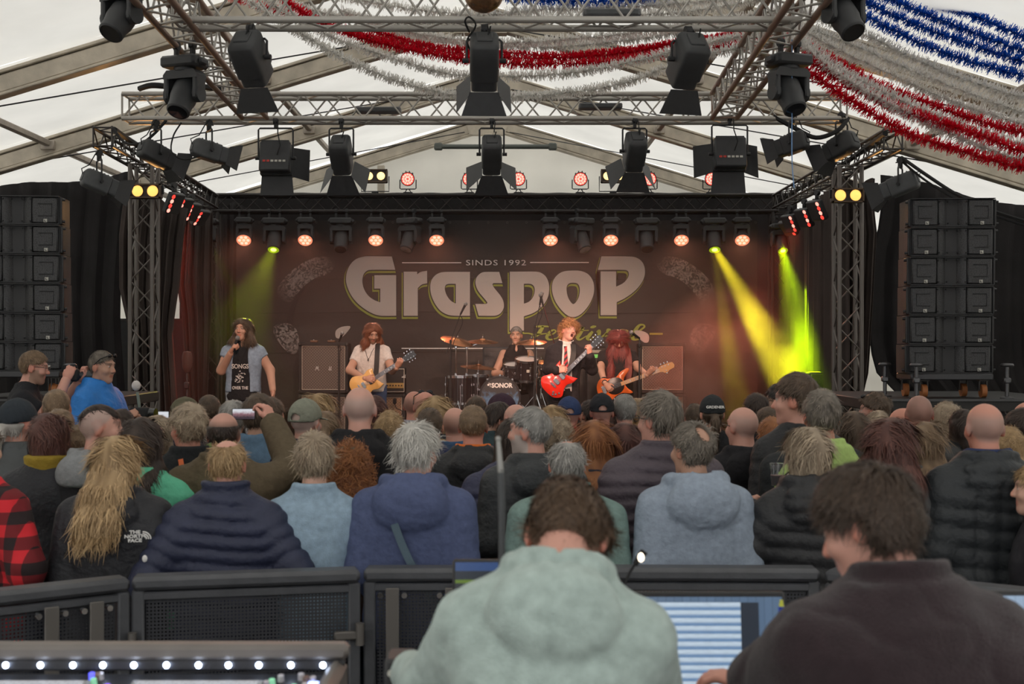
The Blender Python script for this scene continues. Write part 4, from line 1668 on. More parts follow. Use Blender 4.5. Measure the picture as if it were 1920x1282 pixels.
def hair_sd(h, st, o, seed):
    X, Y, Z = h
    th = o.get('th', .014) * .72
    zl = np.interp(Y, [-.13, -.07, -.045, -.03, .012, .04, .07, .11], [-.085, -.07, -.05, .022, .034, .042, o.get('front', .068), .09]).astype(f32)
    lump = Waves(seed, 7, o.get('lf', 70))(h)
    if st in ('short', 'spiky', 'fringe', 'thin', 'mohawk', 'wavy'):
        d = scalp(h, th, o.get('top', .006)) + lump * o.get('la', .004)
        cut = zl - Z
        d = smax(d, cut * .8, .01)
        if o.get('under'):
            d = smax(d, Z - .02, .008)
        if st == 'fringe':
            d = smax(d, Z - .055, .015)
        if st == 'thin':
            d = smax(d, -elli(h, o.get('spot', (0, -.06, .1)), o.get('spr', (.04, .05, .05))), .012)
        if st == 'mohawk':
            d = smax(scalp(h, .006) + lump * .002, .055 - Z, .008)
            d = smax(d, np.abs(X) - .05, .01)
        return d
    if st == 'bob':
        ln = o.get('len', .12)
        d = scalp(h, th, .008)
        body = smin(caps(h, (-.055, -.03, .02), (-.075, -.025, -ln), .042, .034), caps(h, (.055, -.03, .02), (.075, -.025, -ln), .042, .034), .03)
        body = smin(body, caps(h, (0, -.06, .02), (0, -.085, -ln), .055, .045), .05)
        d = smin(d, body, .03) + lump * o.get('la', .006)
        d = smax(d, -(Z + ln + .01), .01)
    elif st in ('long', 'pony', 'curly'):
        ln = o.get('len', .34)
        d = scalp(h, th, .008)
        if st == 'pony':
            d = smax(d, (zl - Z) * .8, .01)
            d = smin(d, caps(h, (0, -.1, .03), (0, -.15, -.04), .028, .03), .02)
            if o.get('under'):
                d = smax(d, Z - .018, .008)
            d = smin(d, caps(h, (0, -.15, -.04), (0, -.14, -ln), .032, .018), .02) + lump * .004
            return d
        wd = o.get('spread', .075)
        yb = o.get('back', -.25)
        body = None
        for k in (-1, 0, 1):
            a = (k * .05, -.045, .02)
            b = (k * wd, (yb + .1 if k == 0 else yb + .12) * .75, -.12)
            c = (k * wd * 1.05, yb, -ln)
            q = smin(caps(h, a, b, .05, .044), caps(h, b, c, .044, o.get('tip', .03)), .03)
            body = q if body is None else smin(body, q, .045)
        if o.get('frontl'):     # locks falling in front of the shoulders
            for k in (-1, 1):
                q = smin(caps(h, (k * .06, .02, .03), (k * .088, .03, -.08), .03, .03), caps(h, (k * .088, .03, -.08), (k * .1, o.get('fy', .06), -ln * .8), .03, .02), .02)
                body = smin(body, q, .02)
        d = smin(d, body, .035) + lump * o.get('la', .007)
    else:
        raise KeyError(st)
    if o.get('under'):
        d = smax(d, Z - .02, .008)
    if not o.get('noface'):
        f = smax(elli(h, (0, .12, o.get('fz', -.05)), (o.get('fw', .066), .1, .125)), -(Y - .03), .01)
        d = smax(d, -f, .01)
    return d


def strands(V, N, fig, st, o, n, rng):
    """tapered locks lying on the hair mass; same hair object"""
    i = rng.integers(0, len(V), n)
    if o.get('under'):
        z = ((V[i] - fig.hc) @ fig.R)[:, 2]
        i = i[z < -.005]
        n = len(i)
    p, nn = V[i], N[i]
    h = ((p - fig.hc) @ fig.R) / fig.hs
    R = fig.R
    if st in ('long', 'bob', 'pony'):
        flow = np.tile(np.array([0, 0, -1.0]), (n, 1)) + (h * np.array([1, .6, 0])) * 2
        hi = h[:, 2] > .05
        flow[hi] = np.stack([np.sign(h[hi, 0]) * .9, -.25 + 0 * h[hi, 0], -.35 + 0 * h[hi, 0]], 1)
    elif st == 'curly':
        flow = rng.normal(0, 1, (n, 3)) + np.array([0, 0, -.5])
    else:
        crown = np.array([0, -.055, .12])
        flow = h - crown
        flow[:, 1] += np.where(h[:, 2] > .06, .02, 0)
    flow = flow @ R.T
    flow += rng.normal(0, o.get('mess', .16) * .7, (n, 3)) * np.linalg.norm(flow, axis=1, keepdims=True)
    flow -= nn * (flow * nn).sum(1, keepdims=True)
    flow /= np.linalg.norm(flow, axis=1, keepdims=True) + 1e-9
    ln = o.get('sl', .05) * .8 * (.5 + rng.random((n, 1)))
    wd = o.get('sw', .0032) * .62 * (.6 + .8 * rng.random((n, 1)))
    lift = o.get('lift', .004)
    side = np.cross(flow, nn)
    p0 = p - nn * .004
    curl = rng.normal(0, 1, (n, 1)) * side * ln * (.5 if st == 'curly' else .12)
    p1 = p + flow * ln * .5 + nn * lift * rng.random((n, 1)) + curl
    drop = np.array([0, 0, -1.0]) * ln * (.12 if st != 'spiky' else -.1)
    p2 = p + flow * ln + nn * lift * (rng.random((n, 1)) * (2.0 if st not in ('long', 'bob') else .8) - .4) + drop - curl * .6
    W = np.stack([p0 - side * wd, p0 + side * wd, p1 - side * wd * .9, p1 + side * wd * .9, p2 - side * wd * .12, p2 + side * wd * .12], 1).reshape(-1, 3)
    b = np.arange(n)[:, None] * 6
    Q = np.concatenate([b + np.array([0, 1, 3, 2]), b + np.array([2, 3, 5, 4])])
    return W, Q, i


def hair_mesh(fig, st, o, seed, fine, dens):
    rng = np.random.default_rng(seed)
    ln = o.get('len', .12) if st in ('long', 'bob', 'pony', 'curly') else .1
    c = fig.hc
    ext = np.array([.17, .2, .17]) * fig.hs
    lo, hi = c - ext - np.array([0, .03, max(0, ln - .1)]), c + ext + np.array([0, 0, .03])
    if fig.sp.get('hpitch', 0) > 25:
        lo, hi = lo - .08, hi + .08
    xs, ys, zs = [axis(lo[k], hi[k], fine) for k in range(3)]
    G = grid3(xs, ys, zs)
    h = fig.hl(G)
    d = hair_sd(h, st, o, seed) * fig.hs
    V, Q = surf(d, xs, ys, zs)
    N = vnormals(V, Q)
    base = np.array(o['c'])
    tip = np.array(o.get('c2', [v * 1.25 for v in o['c']]))
    hh = ((V - fig.hc) @ fig.R) / fig.hs
    stq = (1, 1, .12) if st in ('long', 'bob', 'pony') else (1, 1, 1)
    m = .5 + .5 * Waves(seed + 5, 7, 110, stq)((hh[:, 0], hh[:, 1], hh[:, 2]))
    m = np.clip(m * 1.3 - .15, 0, 1)
    C = (base[None] * (1 - m[:, None]) + tip[None] * m[:, None]) * .85
    W, Q2, i = strands(V, N, fig, st, o, int(dens * 1.7 * len(V) * o.get('sd', 1)), rng)
    r = np.clip(rng.random((len(i), 1)) * .7 + m[i][:, None] * .5 - .1, 0, 1)
    C2 = np.repeat((base[None] * (1 - r) + tip[None] * r) * (.75 + .5 * rng.random((len(i), 1))), 6, 0)
    return np.concatenate([V, W]), np.concatenate([Q, Q2 + len(V)]), np.concatenate([C, C2])


def cloth_mesh(fig, o, seed, res):
    """upper garment: jacket, hoodie, puffer, tee, vest"""
    kind = o['k']
    inf = o.get('inf', {'tee': .008, 'shirt': .014, 'jacket': .024, 'hoodie': .026, 'puffer': .032, 'vest': .02, 'fleece': .024, 'suit': .02}[kind])
    hem = o.get('hem', .74)
    pts = np.array([fig.sh[-1], fig.sh[1], fig.el[-1], fig.el[1], fig.wr[-1], fig.wr[1], fig.hc, fig.up((0, -.2, 1.2)), fig.up((0, .2, 1.2)),
                    (0, -.2, .8), (0, .2, .8), (-.25 * fig.w, 0, .8), (.25 * fig.w, 0, .8), fig.up((.25, 0, 1.3)), fig.up((-.25, 0, 1.3))])
    lo, hi = pts.min(0) - .11, pts.max(0) + .11
    lo[2] = hem - .03
    hi[2] = max(fig.nk[2] + .16, fig.wr[1][2] + .1 if 1 in fig.sp.get('arms', {}) else 0, fig.el[1][2] + .12, fig.wr[-1][2] + .1)
    xs, ys, zs = [axis(lo[k], hi[k], res) for k in range(3)]
    G = grid3(xs, ys, zs)
    d, Zt = fig.trunk(G, inf)
    X, Y, Z = fig.tl(G)
    sp, amp = o.get('baf', (.062, .016)) if kind == 'puffer' or 'baf' in o else (.06, 0)
    if amp:
        o = dict(o, wr=.0025)
    if amp:
        d = d - amp * (np.abs(np.sin(math.pi * (Zt + .012 * np.sin(X * 9)) / sp)) ** .7 - .5)
        if o.get('quilt'):
            d = d - amp * .8 * (np.abs(np.sin(math.pi * X / o['quilt'])) ** .6 - .6)
    d = smax(d, Zt - o.get('neck', 1.505), .015)
    d = smax(d, -(Zt - hem), .012)
    cut = o.get('cut', {'tee': .52, 'vest': 'none'}.get(kind))
    a = fig.armsd(G, inf + o.get('slv', 0), cut, sp=sp, amp=amp * .9)
    if a is not None:
        d = smin(d, a, .05)
        if kind in ('tee',):
            pass
    if kind == 'vest':
        for k in (-1, 1):
            q = caps(G, fig.sh[k] + np.array([k * .02, 0, -.02]), fig.sh[k] + np.array([k * .2, 0, -.02]), .075, .075)
            d = smax(d, -q, .01)
    # slope of the shoulders
    if cut != 'none':
        for k in (-1, 1):
            d = smin(d, caps(G, fig.up((k * .05, -.015, 1.47)), fig.sh[k] + np.array([0, 0, .005]), .045 + inf * .6, .05 + inf * .6), .04)
    wf = o.get('wr', .0055)
    fold = np.abs(Waves(seed, 5, 24, (1, 1, .55))(G)) + .6 * np.abs(Waves(seed + 1, 5, 44, (.8, .8, 1.2))(G))
    d = d + wf * (1.0 - 3.2 * np.minimum(fold, .4))
    if o.get('hood'):
        k = o['hood']
        g = (X, Y, Z)
        ring = None
        n = 14
        for i in range(n):
            a0, a1 = [math.pi * 2 * (j / n) for j in (i, i + 1)]
            q = [(.098 * k * math.sin(t), -.02 - .082 * k * math.cos(t), 1.495 + .016 * math.cos(t) - (.03 if math.cos(t) < -.3 else 0)) for t in (a0, a1)]
            c = caps(g, q[0], q[1], .036 * k, .036 * k)
            ring = c if ring is None else np.minimum(ring, c)
        fold = np.abs(Waves(seed + 3, 4, 34, (1, 1, 1.4))(g))
        pouch = elli(g, (0, -.112 * (.7 + .3 * k), 1.405), (.145 * k, .078 * k, .112 * k))
        hood = smin(ring, pouch, .006)
        hood = smax(hood, -elli(g, (0, -.055, 1.53), (.082 * k, .055 * k, .07 * k)), .015)
        hood = hood + .004 - .014 * np.minimum(fold, .35) + .006 * np.exp(-(X / .008) ** 2)
        if o.get('hbaf'):
            hood = hood - .008 * (np.abs(np.sin(math.pi * Z / .06)) ** .7 - .5) - .005 * (np.abs(np.sin(math.pi * X / .09)) ** .7 - .5)
        d = smin(d, hood, .005)
    if o.get('collar'):
        ch, ct = o['collar'] if isinstance(o['collar'], tuple) else (.045, .014)
        g = (X, Y, Z)
        q = (np.sqrt((X / .079) ** 2 + ((Y + .012) / .076) ** 2) - 1) * .076
        fl = (Z - 1.5) * .25
        c = smax(np.abs(q - fl) - ct, np.abs(Z - 1.50 + .3 * np.clip(Y, -.02, .1)) - ch, .018)
        if o.get('cbaf'):
            c = c - .004 * np.abs(np.sin(math.pi * Z / .03))
        d = smin(d, c.astype(f32), .012)
    # neck opening
    if not o.get('noneck'):
        d = smax(d, -caps((X, Y, Z), (0, -.006, 1.5), (0, .03, 1.62), .056, .07), .006)
    if o.get('vneck'):
        d = smax(d, -elli((X, Y, Z), (0, .115, 1.47), (.055, .06, o['vneck'])), .006)
    if o.get('open'):     # open front: cut a slot down the chest
        w = o['open']
        d = smax(d, -np.maximum(np.abs(X) - (w + .25 * w * np.clip((1.3 - Z) / .3, -1, 1)), -(Y - .02)), .008)
    V, Q = surf(d, xs, ys, zs)
    return V, Q


def legs_mesh(fig, o, seed, res):
    sp = fig.sp
    J = sp.get('legs', {k: ((k * .095, 0, .9), (k * .115, .03, .5), (k * .115, -.02, .1)) for k in (-1, 1)})
    inf = o.get('inf', .012)
    pts = np.array([p for k in (-1, 1) for p in J[k]] + [(-.22 * fig.w, -.18, 1), (.22 * fig.w, .18, 1)])
    lo, hi = pts.min(0) - .13, pts.max(0) + .13
    lo[2] = max(.04, lo[2])
    hi[2] = o.get('waist', .97)
    xs, ys, zs = [axis(lo[k], hi[k], res) for k in range(3)]
    G = grid3(xs, ys, zs)
    d = elli(G, (0, -.01, .93), (.165 * fig.w + inf, .12 + inf, .13))
    for k in (-1, 1):
        a, b, c = J[k]
        q = smin(caps(G, a, b, .088 * (.5 + .5 * fig.w) + inf, .062 + inf), caps(G, b, c, .062 + inf, .045 + inf * 1.4), .03)
        d = smin(d, q, .025)
    d = d + .004 * Waves(seed, 6, 36)(G)
    return surf(d, xs, ys, zs)


def shoe_mesh():
    xs, ys, zs = axis(-.07, .07, .016), axis(-.12, .2, .016), axis(-.02, .15, .016)
    G = grid3(xs, ys, zs)
    d = smin(elli(G, (0, .05, .035), (.046, .13, .045)), caps(G, (0, -.04, .04), (0, -.03, .12), .042, .045), .03)
    d = smax(d, -G[2], .004)
    return surf(d, xs, ys, zs)


SHOE = None
SHOE_M = mat('dark_shoe', rgb(40, 36, 34), 0.6)


def cap_mesh(fig, o, res=.008):
    lo, hi = fig.hc - .2, fig.hc + .2
    xs, ys, zs = [axis(lo[k], hi[k], res) for k in range(3)]
    h = fig.hl(grid3(xs, ys, zs))
    X, Y, Z = h
    dome = scalp(h, .016, .012)
    rim = .022 + (Y + .02) * .12
    d = smax(dome, -(Z - rim), .006)
    d = smax(d, -scalp(h, .004), .003)
    sg = -1 if o.get('back') else 1
    if not o.get('noarch'):
        d = smax(d, -elli(h, (0, -sg * .12, .03), (.03, .06, .03)), .004)
        strap = np.maximum(np.abs(scalp(h, .013)) - .004, np.abs(Z - .018) - .008)
        d = np.minimum(d, np.maximum(strap, sg * Y + .04))
    yy = sg * Y
    bill = np.sqrt((X / .078) ** 2 + ((yy - .085) / .095) ** 2) - 1
    plane = np.abs(Z - (.034 - 2.2 * X * X - (yy - .08) * .18)) - .004
    b = np.maximum(np.maximum(bill * .08, plane), -(yy - .07))
    d = smin(d, b.astype(f32), .006)
    btn = elli(h, (0, -.012, .146), (.009, .009, .006))
    return surf(np.minimum(d, btn), xs, ys, zs)


FABRICS = {}


def fabric(c, kind='plain', rough=.85):
    key = (tuple(round(v, 3) for v in c[:3]), kind)
    if key in FABRICS:
        return FABRICS[key]
    nm = 'fabric_%s_%d' % (kind, len(FABRICS))
    kw = dict(bump=.5, bscale=24, var=.10, vscale=40, spec=.3, bdist=.02)
    if kind == 'denim':
        kw = dict(bump=.35, bscale=220, var=.13, vscale=38, spec=.25)
    elif kind == 'shell':
        kw = dict(bump=.5, bscale=38, var=.1, vscale=9, spec=.4, bdist=.015)
        rough = .58
    elif kind == 'fleece':
        kw = dict(bump=.6, bscale=260, var=.16, vscale=30, spec=.15, sheen=.2)
    elif kind == 'leather':
        kw = dict(bump=.3, bscale=50, var=.2, vscale=10, spec=.6)
        rough = .42
    FABRICS[key] = mat(nm, c, rough, **kw)
    return FABRICS[key]


def plaid():
    m = bpy.data.materials.new('red_black_plaid')
    nt, N, L, b = nodes_of(m)
    tc = N.new('ShaderNodeTexCoord')
    sx = N.new('ShaderNodeSeparateXYZ')
    L.new(tc.outputs['Object'], sx.inputs[0])
    fs = []
    for ax in (0, 2):
        a = N.new('ShaderNodeMath')
        a.operation = 'MULTIPLY'
        a.inputs[1].default_value = 1 / .105
        L.new(sx.outputs[ax], a.inputs[0])
        f = N.new('ShaderNodeMath')
        f.operation = 'FRACT'
        L.new(a.outputs[0], f.inputs[0])
        g = N.new('ShaderNodeMath')
        g.operation = 'GREATER_THAN'
        g.inputs[1].default_value = .5
        L.new(f.outputs[0], g.inputs[0])
        fs.append(g)
    s = N.new('ShaderNodeMath')
    s.operation = 'ADD'
    L.new(fs[0].outputs[0], s.inputs[0])
    L.new(fs[1].outputs[0], s.inputs[1])
    h = N.new('ShaderNodeMath')
    h.operation = 'MULTIPLY'
    h.inputs[1].default_value = .5
    L.new(s.outputs[0], h.inputs[0])
    r = N.new('ShaderNodeValToRGB')
    r.color_ramp.interpolation = 'CONSTANT'
    r.color_ramp.elements[0].color = rgb(205, 38, 48)
    r.color_ramp.elements[1].position = .25
    r.color_ramp.elements[1].color = rgb(112, 26, 32)
    e = r.color_ramp.elements.new(.75)
    e.color = rgb(38, 26, 28)
    L.new(h.outputs[0], r.inputs[0])
    L.new(r.outputs[0], b.inputs['Base Color'])
    b.inputs['Roughness'].default_value = .9
    return m


SK = {'pale': (.62, .36, .27), 'pink': (.60, .31, .24), 'tan': (.48, .27, .19), 'red': (.58, .26, .19)}
BODY_COUNT = [0]


def person(label, x, y, d, sp, group='people in the crowd', zg=0.0, cat='person'):
    """x, y = pixel of the crown, d = depth. Body (one skin mesh) is the top object; hair and clothes are its children."""
    global SHOE
    BODY_COUNT[0] += 1
    seed = BODY_COUNT[0] * 13 + 1
    fig = Fig(sp)
    res = sp.get('res', .02)
    top = P(x, y, d)
    ctop = fig.hc[2] + .128 * fig.hs
    K = (top.z - zg) / ctop if 'K' not in sp else sp['K']
    if 'K' in sp:
        zg = top.z - K * ctop
    yaw = math.radians(sp.get('yaw', 0))
    c, s = math.cos(yaw), math.sin(yaw)
    hx, hy = fig.hc[0] * K, fig.hc[1] * K
    root = (top.x - (c * hx - s * hy), d - (s * hx + c * hy), zg)
    if sp.get('armpx'):            # elbows and wrists measured in the picture, each with its depth
        def loc(q):
            w = P(*q)
            dx, dy, dz = w.x - root[0], w.y - root[1], w.z - root[2]
            return ((c * dx + s * dy) / K, (-s * dx + c * dy) / K, dz / K)
        sp = dict(sp, arms={k: (loc(e), loc(w)) for k, (e, w) in sp['armpx'].items()}, abs=True)
        fig = Fig(sp)
    # --- body
    fine = sp.get('fine', .0105)
    bare = sp.get('bare')          # bare arms: the whole body is meshed finely
    cs = .016 if bare else .034
    q = np.array([fig.sh[-1], fig.sh[1], fig.el[-1], fig.el[1], fig.wr[-1], fig.wr[1]])
    lo, hi = q.min(0) - .1, q.max(0) + .1
    hw = .125 * fig.hs
    lo[1], hi[1] = min(lo[1], -.16), max(hi[1], .16)
    lo[2] = min(.86, q[:, 2].min() - .06)
    hi[2] = max(fig.hc[2] + .15, q[:, 2].max() + .08)
    lo[0] = min(lo[0], fig.hc[0] - .15)
    hi[0] = max(hi[0], fig.hc[0] + .15)
    lo[1], hi[1] = min(lo[1], fig.hc[1] - .17), max(hi[1], fig.hc[1] + .17)
    xs = axis(lo[0], hi[0], cs, (fig.hc[0] - hw, fig.hc[0] + hw), fine)
    ys = axis(lo[1], hi[1], cs, (fig.hc[1] - .125, fig.hc[1] + .14), fine)
    zs = axis(lo[2], hi[2], cs, (fig.hc[2] - .15, fig.hc[2] + .14), fine)
    G = grid3(xs, ys, zs)
    d1, Zt = fig.trunk(G, -.012)
    d1 = np.maximum(d1, np.maximum(Zt - 1.5, .88 - Zt))
    d1 = smin(d1, fig.armsd(G, 0 if bare else -.004), .03)
    d1 = smin(d1, caps(G, fig.up((0, -.015, 1.44)), fig.hc + fig.R @ np.array([0, -.02, -.06]) * fig.hs, .066, .054), .03)
    h = fig.hl(G)
    hd = head_sd(h, sp.get('face')) * fig.hs
    d1 = smin(d1, hd, .012)
    V, Q = surf(d1, xs, ys, zs)
    col = colour_head(V, fig, SK[sp.get('skin', 'pale')], dict(sp, shout=sp.get('face') == 'shout'))
    Vs, Qs, Cs, n0 = [V], [Q], [col], len(V)
    for k in (-1, 1):
        hk, fd, pm = sp.get('hands', {}).get(k, ('relax', None, None))
        if fd is None:
            fd = fig.wr[k] - fig.el[k]
            pm = (-k * .8, 0, -.6)
        u = np.array(fd, float)
        u /= np.linalg.norm(u)
        a, b = place_hand(hk, fig.wr[k] + u * .015, fd, pm, k)
        Vs.append(a)
        Qs.append(b + n0)
        Cs.append(np.tile(np.array(SK[sp.get('skin', 'pale')]) * np.array((1.0, .92, .9)), (len(a), 1)))
        n0 += len(a)
    V, Q, col = np.concatenate(Vs) * K, np.concatenate(Qs), np.concatenate(Cs)
    body = link_mesh('person', np_mesh('person', V, Q, True, col), SKIN)
    body.location = root
    body.rotation_euler = (0, 0, yaw)
    tag(body, label, cat, group)
    # --- hair
    if sp.get('hair'):
        st, o = sp['hair']
        V, Q, C = hair_mesh(fig, st, o, seed, sp.get('hres', .011), sp.get('dens', .32))
        link_mesh('hair', np_mesh('hair', V * K, Q, True, C), HAIR, body)
    # --- garments
    for i, o in enumerate(sp['top'] if isinstance(sp['top'], list) else [sp['top']]):
        V, Q = cloth_mesh(fig, o, seed + 40 * i, o.get('res', res))
        link_mesh(o.get('n', {'tee': 't_shirt', 'puffer': 'padded_jacket', 'suit': 'suit_jacket', 'fleece': 'fleece_jacket'}.get(o['k'], o['k'])),
                  np_mesh('garment', V * K, Q), o.get('mat') or fabric(o['c'], o.get('f', 'plain')), body)
    o = sp.get('legs_c', {'c': rgb(44, 50, 66)})
    V, Q = legs_mesh(fig, o, seed + 9, sp.get('lres', .04))
    link_mesh('trousers', np_mesh('trousers', V * K, Q), fabric(o['c'], o.get('f', 'denim')), body)
    if SHOE is None:
        SHOE = np_mesh('shoe', *shoe_mesh())
        SHOE.materials.append(SHOE_M)
    J = sp.get('legs')
    for k in (-1, 1):
        ank = np.array(J[k][2] if J else (k * .115, -.02, .1)) * K
        so = link_mesh('shoe', SHOE, None, body)
        so.location = (ank[0], ank[1], max(0, ank[2] - .1 * K))
    # --- extras
    if sp.get('cap'):
        o = sp['cap']
        V, Q = cap_mesh(fig, o)
        link_mesh('cap', np_mesh('cap', V * K, Q), fabric(o['c'], 'plain'), body)
    if sp.get('glasses'):
        mb = MB()
        L = lambda p: tuple((fig.hc + fig.R @ np.array(p) * fig.hs) * K)
        for k in (-1, 1):
            mb.tube([L((k * .032 + .019 * math.cos(t), .108, .012 + .015 * math.sin(t))) for t in np.linspace(0, 6.283, 12)[:-1]], .0022, 4, closed=True)
            mb.tube([L((k * .052, .106, .016)), L((k * .079, .05, .018)), L((k * .081, -.01, .012))], .0022, 4)
        mb.tube([L((-.013, .11, .015)), L((.013, .11, .015))], .002, 4)
        mb.build('glasses', mat('glasses_frame', rgb(40, 36, 34), .4), body)
    body['_K'] = K
    return body, fig, K


def finish_person(o):
    if '_K' in o:
        del o['_K']

# ------------------------------------------------------------------ the crowd
H_BRN = dict(c=(.050, .032, .021), c2=(.13, .085, .055))
H_DBR = dict(c=(.022, .014, .011), c2=(.065, .042, .032))
H_BLK = dict(c=(.012, .010, .010), c2=(.04, .034, .03))
H_GRY = dict(c=(.16, .15, .14), c2=(.40, .38, .35))
H_SAL = dict(c=(.062, .051, .040), c2=(.26, .22, .18))
H_WHT = dict(c=(.36, .34, .31), c2=(.68, .65, .60))
H_BLD = dict(c=(.21, .125, .055), c2=(.56, .38, .20))
H_ASH = dict(c=(.19, .135, .09), c2=(.48, .38, .27))
H_GNG = dict(c=(.16, .052, .02), c2=(.42, .17, .06))
H_AUB = dict(c=(.05, .018, .015), c2=(.15, .06, .045))
H_DBL = dict(c=(.12, .075, .045), c2=(.30, .20, .12))


def hr(st, pal, **k):
    return (st, dict(pal, **k))


def g_(k, c, **kw):
    return dict(k=k, c=rgb(*c), **kw)


BLKC, NAVY = (30, 30, 33), (34, 40, 62)
ppl = {}


def cp(key, label, x, y, s, **sp):
    near = s > 385
    sp.setdefault('res', .0135 if near else (.017 if s > 320 else .022))
    sp.setdefault('fine', .0095 if near else .012)
    sp.setdefault('hres', .009 if near else .011)
    sp.setdefault('dens', .5 if near else .4)
    ppl[key] = person(label, x, y, F_PX / s, sp)
    return ppl[key]


# front row along the barrier
cp('plaid', 'person in red and black plaid shirt leaning on the barrier at the left edge', -38, 792, 415, yaw=-20, wide=1.12,
   top=g_('shirt', (190, 40, 48), mat=plaid(), inf=.03, wr=.008), hair=hr('short', H_BRN), arms={1: ((.33, -.06, 1.12), (.2, .1, .98))})
cp('blonde', 'woman with long blonde hair in a black hooded jacket by the barrier', 222, 818, 415, yaw=-4, hyaw=-6, wide=1.1,
   top=g_('jacket', (38, 38, 42), f='shell', hood=1.05, inf=.035), hair=hr('long', H_BLD, len=.33, back=-.28, spread=.058, th=.012, sl=.12, sw=.004, la=.004))
cp('navypuf', 'balding blond man in a navy quilted jacket leaning on the barrier', 427, 822, 418, hpitch=2, wide=1.12,
   top=g_('puffer', (46, 50, 72), f='shell', baf=(.066, .019), res=.011, collar=(.055, .02), cbaf=1), hair=hr('thin', H_BLD, th=.009, la=.003, spot=(0, -.02, .12), spr=(.055, .075, .05), mess=.35),
   arms={-1: ((-.34, -.12, 1.10), (-.2, .1, 1.0)), 1: ((.33, -.05, 1.14), (.2, .18, 1.05))}, skin='pink')
cp('denim', 'person with dark blond short hair in a pale denim jacket', 590, 816, 412, yaw=4, wide=1.0,
   top=g_('jacket', (148, 170, 188), f='denim', collar=(.03, .02), inf=.018), hair=hr('wavy', H_ASH, th=.02, top=.014, la=.008, lf=60, mess=.4, sl=.06), arms={1: ((.3, -.04, 1.12), (.2, .16, 1.05))})
cp('redcurl', 'woman with long ginger curls and a turquoise hair clip', 657, 832, 372, hyaw=0, top=g_('jacket', (60, 46, 40)),
   hair=hr('curly', H_GNG, len=.36, back=-.2, spread=.085, tip=.05, la=.012, lf=95, sl=.075, sw=.004, lift=.012), hres=.01, dens=.7)
cp('bluehood', 'woman with short white hair in a blue hooded jacket, strap across her back', 783, 798, 414, yaw=-4, hyaw=-22, hpitch=6, wide=1.16,
   top=g_('jacket', (80, 89, 122), f='plain', hood=1.22, inf=.03, wr=.005), hair=hr('wavy', H_WHT, th=.026, top=.012, la=.008, lf=55, mess=.3, sl=.075), skin='pink')
cp('teal', 'grey-haired man in a sage green jacket behind the sound engineer', 1063, 823, 414, wide=1.12,
   top=g_('jacket', (116, 138, 132), f='plain', collar=(.05, .022), inf=.034, hood=.8), hair=hr('thin', H_GRY, th=.012, la=.005, spot=(0, .0, .12), spr=(.05, .06, .04), mess=.3), skin='red')
cp('greyhood', 'man with curly brown hair and a bald spot in a blue-grey hooded jacket', 1296, 794, 412, yaw=12, hyaw=20, wide=1.13,
   top=g_('jacket', (142, 153, 168), f='plain', hood=1.2, inf=.028, wr=.004), hair=hr('thin', H_SAL, th=.022, la=.007, lf=80, spot=(0, -.085, .09), spr=(.036, .05, .042), mess=.5, sl=.04), skin='tan')
cp('bobpuf', 'woman with a grey blond bob in a black quilted jacket holding a cup', 1512, 803, 408, yaw=8, hyaw=12, wide=1.05,
   top=g_('puffer', (44, 44, 46), f='shell', baf=(.075, .016), res=.012, hood=1.12, hbaf=1), hair=hr('bob', H_ASH, len=.13, th=.018, sl=.1, sw=.0035), arms={-1: ((-.29, .02, 1.2), (-.2, .24, 1.33))},
   hands={-1: ('grip', (0.3, .9, .3), (.9, -.3, 0))})
cp('velvet', 'woman with long auburn hair in a black velvet jacket', 1674, 788, 398, yaw=-6, hyaw=-28, wide=1.02,
   top=g_('jacket', (28, 27, 29), f='leather', inf=.026), hair=hr('long', H_AUB, len=.30, spread=.1, back=-.22, tip=.05, th=.024, la=.008, sl=.11, sw=.0038, mess=.22))
cp('blackquilt', 'bald grey-stubbled man in a black square-quilted jacket with navy collar', 1845, 752, 400, yaw=2, wide=1.16, skin='red', stubble=(.25, .23, .21, .55),
   top=[g_('puffer', (44, 47, 50), f='shell', baf=(.085, .015), quilt=.1, res=.012, hood=1.0, hbaf=1), g_('jacket', (44, 54, 88), hem=1.40, inf=.012, collar=(.04, .022), n='scarf')])
cp('redge', 'person with fair hair in a dark jacket cut by the right edge', 1942, 872, 425, yaw=70, top=g_('jacket', (52, 50, 54), f='leather', collar=True), hair=hr('wavy', H_BLD, th=.022, mess=.4), face=True)

# second line
cp('purplepuf', 'tall grey-haired man with glasses in a mauve quilted jacket', 1235, 738, 385, yaw=4, hyaw=38, wide=1.18, glasses=True, skin='pink', face=True,
   top=g_('puffer', (82, 72, 80), f='shell', baf=(.058, .018), res=.0115, collar=(.04, .018)), hair=hr('short', H_SAL, th=.020, top=.012, la=.006, sl=.06, mess=.2), stubble=(.2, .18, .16, .3))
cp('beard', 'man with grey hair and white beard in a black hooded jacket looking left', 992, 763, 375, yaw=18, hyaw=46, wide=1.1, face=True, beard=(.45, .43, .4), skin='pink', res=.014,
   top=g_('jacket', (52, 54, 56), f='shell', hood=1.05, inf=.03), hair=hr('short', H_GRY, th=.012, top=.006, la=.004, sl=.035), stubble=(.3, .28, .26, .4))
cp('phoneman', 'balding man in an olive brown coat holding up a phone', 420, 770, 365, yaw=0, wide=1.22, stubble=(.05, .04, .03, .85), skin='pink', res=.014,
   top=g_('jacket', (92, 80, 62), f='plain', inf=.036, collar=(.04, .03)), hair=hr('fringe', H_DBR, th=.008, la=.002, sl=.02),
   arms={1: ((.34, .12, 1.44), (.20, .30, 1.66))}, hands={1: ('pinch', (-.35, .25, .9), (-.8, .4, .1))})
